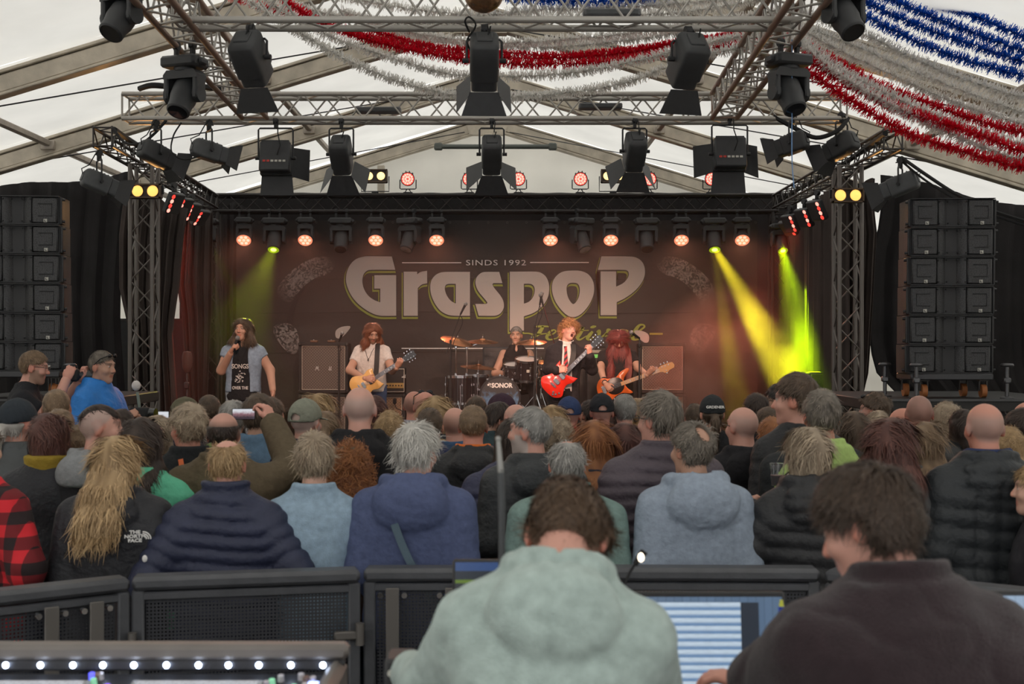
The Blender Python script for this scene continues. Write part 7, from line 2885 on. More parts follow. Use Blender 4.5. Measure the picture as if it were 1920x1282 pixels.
perf('photog', 'bearded photographer with glasses in a black t-shirt aiming a camera', 64, 659, 9.9, 0, yaw=-76, hpitch=2, face=True, bare=True, glasses=True, skin='pink', wide=1.08, K=1.02, beard=(.2, .15, .1, .6), lean=6,
     hair=hr('short', H_DBL, th=.012, top=.012, la=.003, sl=.03), top=g_('tee', (32, 32, 36), cut=.55, inf=.016), arms={1: ((.17, .2, 1.26), (.07, .27, 1.555)), -1: ((-.14, .22, 1.3), (-.04, .36, 1.55))},
     hands={1: ('grip', (-.2, .35, .9), (-.9, .3, 0)), -1: ('grip', (.3, .5, .6), (.2, -.1, 1))})
perf('bluejack', 'man in a bright blue jacket with a camera and fluffy microphone', 192, 658, 10.0, 0, yaw=-104, hyaw=-4, hpitch=4, face=True, skin='tan', wide=1.12, K=1.02,
     hair=hr('short', H_SAL, th=.010, top=.008, la=.002, sl=.025), top=g_('jacket', (38, 118, 196), f='shell', inf=.032, hood=.95, collar=(.045, .018), res=.013),
     arms={1: ((.26, -.02, 1.14), (.1, .27, 1.24)), -1: ((-.24, .06, 1.14), (-.04, .3, 1.22))}, hands={1: ('grip', (-.4, .7, .4), (-.7, 0, -.5)), -1: ('grip', (.4, .7, .3), (.6, 0, -.5))})
# pit step the two stand on
zst = min(ppl['photog'][0].location.z, ppl['bluejack'][0].location.z)
for k in ('photog', 'bluejack'):
    ppl[k][0].location.z = ppl[k][0].location.z
st = empty('pit_step', (P(130, 0, 9.95).x, 9.95, 0))
tag(st, 'black step in front of the left wing deck for the camera men', 'platform')
MB().box((0, 0, zst / 2), (1.5, .7, zst), bev=.01).build('deck_board', STAGE, st)


# ---- instruments
def guitar(name, label, pc, ph, d, outline, body_m, scale_len, roll=0, th=.042, head='lp', pick=None, neck_m=None, board_m=None, cat='guitar', d2=None):
    a, b = P(pc[0], pc[1], d), P(ph[0], ph[1], d2 or d)
    u = (b - a).normalized()
    n = Vector((0, -1, 0))
    n = (n - u * n.dot(u)).normalized()
    v = n.cross(u) * -1
    if v.z < 0:
        v = -v
    M = Matrix((u, -n, v)).transposed().to_4x4()     # local x along neck, y into the picture, z up across
    t = empty(name, a)
    t.rotation_euler = M.to_euler()
    tag(t, label, cat)
    L = (b - a).length
    pl = smooth_poly(outline, 5)
    n_ = len(pl)
    mb = MB()
    vs = []
    for k, (yy, ins) in enumerate(((0.004, .006), (0, .012), (0.008, 0), (th - .008, 0), (th, .01))):
        pass
    rings = ((0, .010), (.004, .003), (.010, 0), (th - .010, 0), (th - .004, .003), (th, .010))
    for yy, ins in rings:
        q = offset_poly(pl, -ins / 2)
        vs += [(p[0], yy, p[1]) for p in q]
    fs = [tuple(range(n_)), tuple(range(len(vs) - 1, len(vs) - n_ - 1, -1))]
    for r in range(len(rings) - 1):
        for i in range(n_):
            fs.append((r * n_ + i, (r + 1) * n_ + i, (r + 1) * n_ + (i + 1) % n_, r * n_ + (i + 1) % n_))
    mb.add(vs, fs)
    mb.build('body', body_m, t, angle=60)
    nx0 = max(p[0] for p in pl) * .55
    hl = .17 if cat == 'guitar' else .2
    nm = neck_m or mat('mahogany_neck', rgb(110, 52, 34), .35, coat=.3)
    MB().box(((nx0 + L - hl) / 2, .012, 0), (L - hl - nx0, .024, .05), bev=.008).build('neck', nm, t)
    fb = MB().box(((nx0 - .05 + L - hl) / 2, -.004, 0), (L - hl - nx0 + .05, .008, .05)).build('fretboard', board_m or mat('rosewood', rgb(58, 34, 28), .5), t, smooth=False)
    for k in range(15):
        x = L - hl - scale_len * (1 - .5 ** ((k + 1) / 12.0))
        if x < nx0 - .04:
            break
        MB().box((x, -.0088, 0), (.003, .002, .048)).build('fret', CHROME, fb, smooth=False)
        if k in (2, 4, 6, 8, 11):
            MB().box((x + .012, -.0085, 0), (.012, .0012, .024)).build('inlay', PALE, fb, smooth=False)
    hm = {'lp': [(-.01, -.028), (.03, -.04), (.13, -.048), (.165, -.03), (.155, 0), (.165, .03), (.13, .048), (.03, .04), (-.01, .028)],
          'bass': [(-.01, -.028), (.03, -.03), (.05, -.055), (.09, -.06), (.12, -.04), (.19, -.03), (.205, .0), (.19, .045), (.12, .05), (.03, .045), (-.01, .028)]}[head]
    hd = MB().prism([(L - hl + p[0], p[1]) for p in hm], .016).build('headstock', (nm if head == 'bass' else mat('black_gloss', rgb(26, 24, 25), .2, coat=.6)), t, smooth=False)
    pegs = [(0.04 + .042 * k, s_) for k in range(3) for s_ in (-1, 1)] if head == 'lp' else [(.04, 1), (.085, 1), (.13, 1), (.08, -1)]
    for x, s_ in pegs:
        MB().cyl((L - hl + x, -.006, s_ * .03), (L - hl + x, -.016, s_ * .03), .006, n=8).box((L - hl + x, .006, s_ * .066), (.016, .01, .022), bev=.004).build('tuning_peg', CHROME, hd)
    for k, (x, w, hh, m) in enumerate(pick or []):
        MB().box((x, -.006, 0), (w, .014, hh), bev=.004).build('pickup' if k < 2 else 'bridge', m, t)
    mb = MB()
    ns = 6 if cat == 'guitar' else 4
    for k in range(ns):
        z = (k - (ns - 1) / 2) * (.009 if ns == 6 else .014)
        mb.cyl((-.1, -.016, z), (L - hl, -.012, z * .8), .0012, n=3, caps=False)
    tag(mb.build('strings', CHROME, t), kind='stuff')
    return t, M


NAT = mat('honey_natural_wood', rgb(226, 176, 104), .25, coat=.6, var=.1, vscale=12)
SGR = mat('cherry_red_gloss', rgb(208, 44, 30), .18, coat=.8, var=.12, vscale=9)
BUR = mat('sunburst_orange', rgb(206, 98, 40), .2, coat=.8, var=.25, vscale=5)
BURD = mat('dark_pickguard', rgb(28, 24, 24), .3)
LPO = [(-.21, 0, 1), (-.19, .11, 1), (-.11, .165, 1), (-.02, .13, 1), (.03, .115, 1), (.1, .14, 1), (.17, .125), (.145, .06, 1), (.14, 0, 1), (.15, -.05, 1), (.185, -.125), (.1, -.14, 1), (.03, -.115, 1), (-.02, -.13, 1), (-.11, -.17, 1), (-.19, -.115, 1)]
SGO = [(-.2, 0, 1), (-.185, .1, 1), (-.11, .165, 1), (-.02, .125, 1), (.04, .115, 1), (.11, .145, 1), (.19, .155), (.15, .085, 1), (.13, .035, 1), (.13, -.035, 1), (.15, -.085, 1), (.19, -.155), (.11, -.15, 1), (.04, -.118, 1), (-.02, -.13, 1), (-.11, -.175, 1), (-.185, -.11, 1)]
BSO = [(-.23, -.02, 1), (-.21, .08, 1), (-.13, .15, 1), (-.03, .115, 1), (.06, .105, 1), (.14, .15, 1), (.24, .165, 1), (.25, .135, 1), (.17, .075, 1), (.14, .03, 1), (.14, -.03, 1), (.155, -.08, 1), (.2, -.15, 1), (.16, -.155, 1), (.06, -.118, 1), (-.03, -.13, 1), (-.13, -.175, 1), (-.21, -.12, 1)]
PKD = mat('pickup_black', rgb(30, 28, 28), .3)
t, M = guitar('electric_guitar', 'honey coloured electric guitar of the left guitarist', (687, 719), (779, 660), 16.22, LPO, NAT, .62,
              pick=[(.06, .05, .085, PKD), (-.04, .04, .085, CHROME), (-.1, .018, .09, CHROME)])
for q in ((-.12, -.1), (-.15, -.06), (-.08, -.12)):
    MB().cyl((q[0], 0, q[1]), (q[0], -.018, q[1]), .012, n=12).build('knob', GOLD, t)
t, M = guitar('electric_guitar', 'cherry red double-horned electric guitar of the suited guitarist', (1046, 713), (1129, 630), 15.52, SGO, SGR, .62,
              pick=[(.07, .045, .085, CHROME), (-.02, .045, .085, CHROME), (-.08, .018, .09, CHROME)])
for q in ((-.10, -.12), (-.14, -.10), (-.14, -.06), (-.165, -.075)):
    MB().cyl((q[0], 0, q[1]), (q[0], -.018, q[1]), .012, n=12).build('knob', CHROME, t)
t, M = guitar('bass_guitar', 'sunburst bass guitar of the red-haired player', (1152, 724), (1264, 684), 16.3, BSO, BUR, .82, head='bass', cat='bass',
              neck_m=mat('maple_neck', rgb(206, 150, 92), .35, coat=.4), board_m=mat('maple_board', rgb(210, 158, 100), .4), pick=[(-.06, .06, .11, PKD), (-.14, .05, .1, CHROME)])
MB().lathe([(0, .003), (.105, .003), (.11, 0)], 28, Matrix.Translation((.01, 0, 0)) @ Matrix.Rotation(math.pi / 2, 4, 'X') @ Matrix.Scale(1.1, 4, (1, 0, 0))).build('pickguard', BURD, t)
for k in range(4):
    MB().cyl((-.19 + .045 * k, 0, -.115 - .012 * k), (-.19 + .045 * k, -.02, -.115 - .012 * k), .012, n=12).build('knob', CHROME, t)


def gstrap(key, pts, w, m, name='guitar_strap'):
    b, fig, K = ppl[key]
    q = smooth_poly3([Vector(p) for p in pts], 6)
    vs, fs = [], []
    for i, p in enumerate(q):
        tt = (q[min(i + 1, len(q) - 1)] - q[max(i - 1, 0)]).normalized()
        sd = tt.cross(Vector((0, 1, .2))).normalized() * w
        vs += [(p + sd) * K, (p - sd) * K, (p - sd + Vector((0, .005, 0))) * K, (p + sd + Vector((0, .005, 0))) * K]
    for i in range(len(q) - 1):
        a, c = 4 * i, 4 * i + 4
        fs += [(a, a + 1, c + 1, c), (a + 1, a + 2, c + 2, c + 1), (a + 2, a + 3, c + 3, c + 2), (a + 3, a, c, c + 3)]
    return MB().add(vs, fs).build(name, m, b)


STR = mat('black_strap', rgb(36, 34, 34), .6)
gstrap('guitl', [(-.09, .05, 1.475), (-.1, .12, 1.38), (-.1, .15, 1.25), (-.09, .16, 1.1), (-.07, .18, .99)], .03, STR)
gstrap('suited', [(-.1, .06, 1.475), (-.095, .135, 1.38), (-.07, .165, 1.26), (-.03, .175, 1.15), (.02, .19, 1.08)], .032, STR)
gstrap('bassist', [(-.13, .05, 1.47), (-.145, .13, 1.36), (-.15, .155, 1.22), (-.14, .165, 1.1), (-.12, .18, 1.02)], .03, mat('red_brown_strap', rgb(120, 50, 40), .6))
# striped tie and wristband, necklaces, shirt print
b, fig, K = ppl['suited']
m = bpy.data.materials.new('striped_tie')
nt, N, L, bs = nodes_of(m)
tc, wv, cr = N.new('ShaderNodeTexCoord'), N.new('ShaderNodeTexWave'), N.new('ShaderNodeValToRGB')
wv.inputs['Scale'].default_value = 9
wv.bands_direction = 'DIAGONAL'
L.new(tc.outputs['Object'], wv.inputs['Vector'])
L.new(wv.outputs[0], cr.inputs[0])
cr.color_ramp.interpolation = 'CONSTANT'
cr.color_ramp.elements[0].color = rgb(40, 24, 32)
cr.color_ramp.elements[1].position = .5
cr.color_ramp.elements[1].color = rgb(176, 40, 48)
L.new(cr.outputs[0], bs.inputs['Base Color'])
mb = MB()
mb.prism([(-.02, 1.475), (.02, 1.475), (.014, 1.44), (-.014, 1.44)], .02, Matrix.Translation((0, .105, 0)))
mb.prism([(-.013, 1.442), (.013, 1.442), (.036, 1.14), (.0, 1.09), (-.036, 1.14)], .012, Matrix.Translation((0, .132, 0)))
mb.build('tie', m, b, smooth=False)
b, fig, K = ppl['bassist']
e, w = fig.el[1], fig.wr[1]
u = (w - e) / np.linalg.norm(w - e)
MB().cyl(tuple((w - u * .085) * K), tuple((w - u * .005) * K), .043 * K, .04 * K, n=14).build('wristband', RUBBER, b)
b, fig, K = ppl['singer']
PR = mat('shirt_print', rgb(206, 200, 196), .8)
text_obj('shirt_print', 'SONGS', .075, PR, b, (.0, .136, 1.245), rot=(math.pi / 2, 0, math.pi), off=.001, extrude=.004, sx=.8)
text_obj('shirt_print', 'OVER THE', .05, PR, b, (.0, .138, 1.00), rot=(math.pi / 2, 0, math.pi), off=.0012, extrude=.004, sx=.8)
mb = MB()
rr = random.Random(4)
for k in range(46):       # scratchy figure print, flat on the shirt
    a = rr.uniform(0, 6.283)
    r = rr.uniform(.01, .07)
    x, z = r * math.cos(a), 1.12 + r * math.sin(a) * 1.1
    l = rr.uniform(.006, .018)
    mb.box((x, .139, z), (l, .004, rr.uniform(.004, .012)))
tag(mb.build('shirt_print_figure', PR, b, smooth=False), kind='stuff')
MB().tube(smooth_poly3([(-.07, .05, 1.49), (-.05, .11, 1.42), (-.015, .135, 1.33), (0, .14, 1.29), (.015, .135, 1.33), (.05, .11, 1.42), (.07, .05, 1.49)], 4), .004, 5).ball((0, .145, 1.285), .018, 8, 6).build('necklace', RUBBER, b)
b, fig, K = ppl['guitl']
MB().tube(smooth_poly3([(-.06, .07, 1.47), (-.03, .12, 1.4), (.01, .14, 1.31), (.05, .12, 1.4), (.065, .06, 1.47)], 4), .003, 5).box((.012, .148, 1.295), (.014, .006, .03)).build('necklace', RUBBER, b)


def held(name, label, cat, key, k, build):
    """a thing in a hand: a top object placed in the world at the figure's wrist"""
    b, fig, K = ppl[key]
    w = fig.wr[k] * K
    yaw = b.rotation_euler.z
    c, s_ = math.cos(yaw), math.sin(yaw)
    t = empty(name, (b.location.x + c * w[0] - s_ * w[1], b.location.y + s_ * w[0] + c * w[1], b.location.z + w[2]), (0, 0, yaw))
    tag(t, label, cat)
    build(t)
    return t


def b_mic(t):
    a = Vector((-.035, .03, .015))
    u = Vector((-.28, -.15, .9)).normalized()
    MB().cyl(a, a + u * .14, .011, .016, n=12).build('mic_body', RUBBER, t)
    MB().ball(a + u * .165, .027, 14, 10).build('mic_grille', MESHG, t)


held('microphone', 'handheld microphone at the singer mouth', 'microphone', 'singer', 1, b_mic)


def b_cam(t):
    MB().box((-.08, .06, .04), (.15, .07, .1), bev=.016).box((-.08, .05, .1), (.07, .06, .05), bev=.014).build('camera_body', RUBBER, t)
    M_ = Matrix.Translation((-.085, .08, .04)) @ Matrix.Rotation(-math.pi / 2, 4, 'X')
    MB().lathe([(.036, 0), (.036, .06), (.042, .07), (.042, .14), (.05, .15), (.05, .2), (.044, .2), (.04, .185), (0, .185)], 18, M_).build('lens_barrel', mat('lens_grey', rgb(60, 60, 62), .4), t)


held('photo_camera', 'black camera with long lens at the photographer eye', 'camera', 'photog', 1, b_cam)


def b_cam2(t):
    MB().box((-.1, .09, .04), (.1, .16, .08), bev=.016).build('camera_body', RUBBER, t)
    MB().cyl((-.1, .17, .04), (-.1, .22, .04), .035, n=14).build('lens', GLASSD, t)
    MB().cyl((-.1, .08, .08), (-.1, .06, .2), .012, n=8).build('mic_stalk', mat('sage_grip', rgb(110, 120, 112), .6), t)
    MB().ball((-.1, .05, .25), (.032, .036, .04), 12, 8).build('fluffy_windshield', mat('white_fur', rgb(206, 200, 196), .95, bump=.8, bscale=120), t)


held('video_camera', 'small video camera with white fluffy microphone in front of the blue jacket', 'camera', 'bluejack', 1, b_cam2)


def b_stick(t):
    MB().cyl((0, 0, 0), (-.3, .28, .12), .008, .006, n=8).ball((-.3, .28, .12), .009, 8, 6).build('stick', mat('hickory', rgb(200, 150, 100), .5), t)


held('drumstick', 'wooden drumstick in the drummer left hand, on the right', 'drumstick', 'drummer', -1, lambda t: MB().cyl((0, .03, 0), (-.02, .3, .2), .008, .006, n=8).ball((-.02, .3, .2), .009, 8, 6).build('stick', mat('hickory', rgb(200, 150, 100), .5), t))
held('drumstick', 'wooden drumstick in the drummer right hand, on the left', 'drumstick', 'drummer', 1, b_stick)
# sunglasses pushed up on the blue jacket man
b, fig, K = ppl['bluejack']
Lc = lambda p: tuple((fig.hc + fig.R @ np.array(p) * fig.hs) * K)
mb = MB()
for k in (-1, 1):
    mb.tube([Lc((k * .03, .075, .10)), Lc((k * .08, .03, .07)), Lc((k * .084, -.02, .02))], .004, 5)
    mb.ball(Lc((k * .03, .085, .098)), (.024, .012, .016), 8, 6)
mb.build('sunglasses', mat('dark_shades', rgb(22, 20, 22), .2), b)
for k in ('singer', 'guitl', 'suited', 'bassist', 'drummer', 'photog', 'bluejack'):
    finish_person(ppl[k][0])

# ------------------------------------------------------------------ crowd barrier
def perf_mat():
    m = bpy.data.materials.new('perforated_black_sheet')
    m.use_nodes = True
    nt = m.node_tree
    N, L = nt.nodes, nt.links
    b = N['Principled BSDF']
    b.inputs['Base Color'].default_value = rgb(46, 47, 52)
    b.inputs['Roughness'].default_value = .5
    tc, sx = N.new('ShaderNodeTexCoord'), N.new('ShaderNodeSeparateXYZ')
    L.new(tc.outputs['Object'], sx.inputs[0])
    sq = []
    for ax in (0, 2):
        f = N.new('ShaderNodeMath')
        f.operation = 'MULTIPLY'
        f.inputs[1].default_value = 1 / .0145
        L.new(sx.outputs[ax], f.inputs[0])
        g = N.new('ShaderNodeMath')
        g.operation = 'FRACT'
        L.new(f.outputs[0], g.inputs[0])
        h = N.new('ShaderNodeMath')
        h.operation = 'SUBTRACT'
        h.inputs[1].default_value = .5
        L.new(g.outputs[0], h.inputs[0])
        k = N.new('ShaderNodeMath')
        k.operation = 'MULTIPLY'
        L.new(h.outputs[0], k.inputs[0])
        L.new(h.outputs[0], k.inputs[1])
        sq.append(k)
    a = N.new('ShaderNodeMath')
    L.new(sq[0].outputs[0], a.inputs[0])
    L.new(sq[1].outputs[0], a.inputs[1])
    lt = N.new('ShaderNodeMath')
    lt.operation = 'LESS_THAN'
    lt.inputs[1].default_value = .075
    L.new(a.outputs[0], lt.inputs[0])
    tr, mx = N.new('ShaderNodeBsdfTransparent'), N.new('ShaderNodeMixShader')
    L.new(lt.outputs[0], mx.inputs[0])
    L.new(b.outputs[0], mx.inputs[1])
    L.new(tr.outputs[0], mx.inputs[2])
    L.new(mx.outputs[0], N['Material Output'].inputs['Surface'])
    return m


PERF = perf_mat()
BARR = mat('barrier_black_steel', rgb(76, 77, 81), .45, .15, bump=.12, bscale=60, var=.15, vscale=9)
STRUT = mat('grey_strut', rgb(104, 100, 96), .5, .4)
ZBR = 1.165


def barrier(label, xa, da, xb, db, struts=()):
    a, b = P(xa, 0, da), P(xb, 0, db)
    a.z = b.z = 0
    L = (b - a).length
    t = empty('crowd_barrier', a, (0, 0, math.atan2(b.y - a.y, b.x - a.x)))
    tag(t, label, 'barrier', 'black crowd barriers around the sound desk')
    MB().box((L / 2, .02, ZBR - .028), (L - .012, .115, .056), bev=.016).build('top_rail', BARR, t)
    MB().box((L / 2, .0, .63), (L - .12, .006, .92)).build('perforated_panel', PERF, t, smooth=False)
    for x in (.03, L - .03):
        MB().box((x, .0, .56), (.05, .05, 1.1), bev=.008).build('upright', BARR, t)
    MB().box((L / 2, 0, 1.085), (L - .05, .04, .035), bev=.006).build('cross_bar', BARR, t)
    MB().box((L / 2, 0, .16), (L - .05, .04, .06), bev=.006).build('lower_bar', BARR, t)
    MB().box((L / 2, -.02, .012), (L - .02, .9, .024), bev=.006).build('floor_plate', BARR, t)
    for x in struts:
        o = MB().box((x * L, -.06, .84), (.055, .012, .5), bev=.003).build('strut', STRUT, t)
        o.rotation_euler = (0, .0, 0)
        for dx, z in ((-.05, 1.06), (.05, 1.06)):
            MB().cyl((x * L + dx, -.045, z), (x * L + dx, -.07, z), .012, n=10).build('bolt', CHROME, t)
    for x in (L - .01,):
        MB().cyl((x, -.06, .86), (x, -.06, .95), .018, n=10).box((x - .05, -.05, .9), (.11, .03, .035), bev=.006).build('hinge_clamp', STRUT, t)
    return t


barrier('black crowd barrier at the far left under the plaid shirt', -320, 4.5, 243, 5.12, (.70, .86))
barrier('black perforated crowd barrier below the navy quilted jacket', 245, 5.12, 677, 5.3, ())
barrier('black perforated crowd barrier below the blue hooded jacket', 680, 5.32, 1120, 5.34, (.13, .38, .75))
barrier('black perforated crowd barrier below the blue-grey hooded jacket', 1123, 5.34, 1538, 5.32, ())
barrier('black crowd barrier at the far right behind the brown fleece', 1548, 5.3, 2010, 4.75, (.3,))

# ------------------------------------------------------------------ the two sound engineers
def tech(key, label, x, y, d, **sp):
    ppl[key] = person(label, x, y, d, sp, group='sound engineers', zg=0)
    return ppl[key]


tech('mint', 'sound engineer in a mint grey hoodie with bowed head, back to us', 1062, 903, 2.72, wide=.98, lean=16, hpitch=46, hyaw=-4, sway=4, yaw=-4, res=.0095, fine=.006, hres=.006, dens=1.4, skin='pink', face=False, K=1.0,
     hair=hr('short', dict(c=(.055, .034, .022), c2=(.17, .105, .065)), th=.013, top=.008, la=.008, lf=50, sl=.05, sw=.0022, mess=.5, lift=.008),
     top=g_('hoodie', (168, 184, 178), f='fleece', hood=.92, inf=.02, wr=.005), armpx={-1: ((815, 1290, 2.74), (775, 1262, 3.0)), 1: ((1225, 1330, 2.74), (1190, 1320, 3.0))})
tech('brown', 'sound engineer in a dark brown fleece with brown hair looking left', 1630, 880, 2.72, wide=1.2, lean=10, yaw=10, hyaw=40, hpitch=14, res=.0095, fine=.006, hres=.006, dens=1.4, skin='pink', face=True, K=1.0,
     hair=hr('wavy', dict(c=(.030, .020, .015), c2=(.105, .07, .05)), th=.014, top=.012, la=.009, lf=46, sl=.06, sw=.0022, mess=.5, front=.055, lift=.009),
     top=g_('fleece', (49, 38, 41), f='fleece', inf=.034, collar=(.042, .02), wr=.008), armpx={-1: ((1440, 1290, 2.75), (1420, 1285, 3.05)), 1: ((1880, 1290, 2.6), (1800, 1330, 2.9))},
     hands={-1: ('relax', (-.7, .7, .1), (0, 0, -1))})
for k in ('mint', 'brown'):
    finish_person(ppl[k][0])
# a step under each so that their feet stand on something
for k, lab in (('mint', 'low platform under the engineer in the mint hoodie'), ('brown', 'low platform under the engineer in the brown fleece')):
    b = ppl[k][0]
    z = b.location.z
    if z > .02:
        o = empty('floor_riser', (b.location.x, b.location.y, 0))
        tag(o, lab, 'platform')
        MB().box((0, 0, z / 2), (.9, .9, z), bev=.01).build('deck_board', STAGE, o)

# ------------------------------------------------------------------ mixing desk
DESK = mat('desk_dark_panel', rgb(50, 50, 54), .45, bump=.1, bscale=80, var=.1)
DESKR = mat('desk_grey_rim', rgb(118, 112, 108), .5, .2, var=.1)
DX = 3.3
a, b = P(-150, 1205, DX), P(655, 1205, DX)
W = b.x - a.x
desk = empty('mixing_desk', (a.x, DX, 0))
tag(desk, 'sound mixing desk with a row of blue-white lamps at the lower left', 'mixing desk')
zr = a.z
slope = math.radians(14)
MB().box((W / 2, .0, zr - .02), (W, .06, .042), bev=.012).build('back_rim', DESKR, desk)
MB().box((W / 2, -.012, zr - .052), (W - .02, .03, .03), bev=.006).build('lamp_rail', DESK, desk)
MB().box((W - .03, -.4, zr - .14), (.05, .85, .2), bev=.02).build('end_cheek', DESKR, desk)
R = Matrix.Translation((W / 2, -.01, zr - .075)) @ Matrix.Rotation(slope, 4, 'X')
MB().box((0, -.42, -.02), (W - .06, .84, .04), R, bev=.006).build('control_surface', DESK, desk)
MB().box((W / 2, -.25, (zr - .3) / 2), (W - .2, .5, zr - .3), bev=.02).build('flight_case_base', BLACK, desk)
E_LED = mat('blue_white_led', rgb(220, 230, 255), .3, emit=(.62, .75, 1.0, 1), estr=14.0)
for i, x in enumerate((12, 77, 138, 194, 252, 313, 373, 429, 486, 546, 606)):
    q = P(x, 1222, DX - .03)
    MB().ball((q.x - a.x, -.035, zr - .049), (.008, .006, .008), 10, 8).build('desk_lamp', E_LED, desk)


def screen_mat(name, base, fn):
    m = bpy.data.materials.new(name)
    nt, N, L, bs = nodes_of(m)
    bs.inputs['Base Color'].default_value = (.02, .02, .02, 1)
    bs.inputs['Roughness'].default_value = .25
    fn(N, L, bs)
    return m


def scr_plain(c, st):
    def fn(N, L, bs):
        tc, nz, mr = N.new('ShaderNodeTexCoord'), N.new('ShaderNodeTexBrick'), N.new('ShaderNodeMapping')
        nz.inputs['Color1'].default_value = c
        nz.inputs['Color2'].default_value = tuple(v * .86 for v in c[:3]) + (1,)
        nz.inputs['Mortar'].default_value = tuple(v * .6 for v in c[:3]) + (1,)
        nz.inputs['Scale'].default_value = 22
        nz.inputs['Mortar Size'].default_value = .02
        L.new(tc.outputs['Object'], nz.inputs['Vector'])
        L.new(nz.outputs[0], bs.inputs['Emission Color'])
        bs.inputs['Emission Strength'].default_value = st
    return fn


SCR1 = screen_mat('desk_touch_screen', 0, scr_plain((.55, .56, .6, 1), .9))
for i, (x0, x1) in enumerate(((-70, 158), (258, 484))):
    q0, q1 = P(x0, 1258, DX - .09), P(x1, 1258, DX - .09)
    cx, w = (q0.x + q1.x) / 2 - a.x - W / 2, q1.x - q0.x
    fr = MB().box((cx, -.19, .010), (w + .03, .24, .02), R, bev=.005).build('touch_screen', mat('screen_bezel', rgb(150, 150, 152), .4), desk)
    MB().box((cx, -.19, .0205), (w, .22, .002), R).build('screen_image', SCR1, fr, smooth=False)
rr = random.Random(3)
kc = [mat('knob_pale', rgb(196, 190, 192), .3), mat('knob_brown', rgb(130, 106, 96), .3), mat('led_blue', rgb(60, 70, 200), .3, emit=(.12, .12, .9, 1), estr=1.6),
      mat('led_violet', rgb(110, 80, 200), .3, emit=(.25, .12, .8, 1), estr=1.3), mat('led_green_soft', rgb(130, 190, 150), .3, emit=(.2, .5, .3, 1), estr=.8)]
for gx0, gx1 in ((165, 215), (494, 530), (548, 612), (20, 40)):
    for k in range(12 if gx1 - gx0 > 30 else 4):
        x = rr.uniform(gx0, gx1)
        q = P(x, 1250, DX - .06)
        yy = -rr.uniform(.03, .16)
        MB().cyl(R @ Vector((q.x - a.x - W / 2, yy, 0)), R @ Vector((q.x - a.x - W / 2, yy, .016)), .009, .008, n=10).build('knob', kc[rr.choice((0, 0, 1, 2, 3, 4))], desk)
q = P(590, 1246, DX - .06)
MB().box((q.x - a.x - W / 2, -.07, .008), (.028, .014, .008), R, bev=.002).build('lit_button', mat('blue_button', rgb(150, 170, 255), .3, emit=(.4, .5, 1, 1), estr=2.5), desk)


# ------------------------------------------------------------------ computer screens on the FOH table
def monitor(label, x0, x1, y0, d, h, scr, tilt=8, bez=.012, name='computer_monitor', inset=None):
    p0, p1 = P(x0, y0, d), P(x1, y0, d)
    w = p1.x - p0.x
    t = empty(name, ((p0.x + p1.x) / 2, d, p0.z - h), (math.radians(-tilt), 0, 0))
    tag(t, label, 'screen')
    MB().box((0, .015, h / 2), (w, .03, h), bev=.006).build('case', BLACK, t)
    ii = inset or (bez, bez, bez, bez)
    MB().box(((ii[0] - ii[1]) / 2, -.001, h / 2 + (ii[3] - ii[2]) / 2), (w - ii[0] - ii[1], .004, h - ii[2] - ii[3])).build('screen', scr, t, smooth=False)
    MB().box((0, .05, -(.1)), (.1, .04, .25), bev=.01).build('stand', BLACK, t)
    return t, w


def scr_rows(N, L, bs):
    tc, sx = N.new('ShaderNodeTexCoord'), N.new('ShaderNodeSeparateXYZ')
    L.new(tc.outputs['Generated'], sx.inputs[0])
    mu, fr, gt = N.new('ShaderNodeMath'), N.new('ShaderNodeMath'), N.new('ShaderNodeValToRGB')
    mu.operation, fr.operation = 'MULTIPLY', 'FRACT'
    mu.inputs[1].default_value = 11
    L.new(sx.outputs[2], mu.inputs[0])
    L.new(mu.outputs[0], fr.inputs[0])
    L.new(fr.outputs[0], gt.inputs[0])
    e = gt.color_ramp.elements
    e[0].position, e[0].color = .3, rgb(116, 150, 190)
    e[1].position, e[1].color = .6, rgb(208, 226, 242)
    nz = N.new('ShaderNodeTexNoise')
    mp = N.new('ShaderNodeMapping')
    mp.inputs['Scale'].default_value = (3, 1, 22)
    L.new(tc.outputs['Generated'], mp.inputs[0])
    L.new(mp.outputs[0], nz.inputs['Vector'])
    mx = N.new('ShaderNodeMix')
    mx.data_type, mx.blend_type = 'RGBA', 'MULTIPLY'
    mx.inputs[0].default_value = .5
    L.new(gt.outputs[0], mx.inputs[6])
    L.new(nz.outputs[0], mx.inputs[7])
    # right-hand column of darker cells
    cm = N.new('ShaderNodeMath')
    cm.operation = 'GREATER_THAN'
    cm.inputs[1].default_value = .87
    L.new(sx.outputs[0], cm.inputs[0])
    m2 = N.new('ShaderNodeMix')
    m2.data_type = 'RGBA'
    L.new(cm.outputs[0], m2.inputs[0])
    L.new(mx.outputs[2], m2.inputs[6])
    br = N.new('ShaderNodeTexBrick')
    br.inputs['Color1'].default_value = rgb(120, 130, 110)
    br.inputs['Color2'].default_value = rgb(60, 84, 106)
    br.inputs['Mortar'].default_value = rgb(40, 46, 56)
    br.inputs['Scale'].default_value = 16
    L.new(tc.outputs['Generated'], br.inputs['Vector'])
    L.new(br.outputs[0], m2.inputs[7])
    L.new(m2.outputs[2], bs.inputs['Emission Color'])
    bs.inputs['Emission Strength'].default_value = 1.0


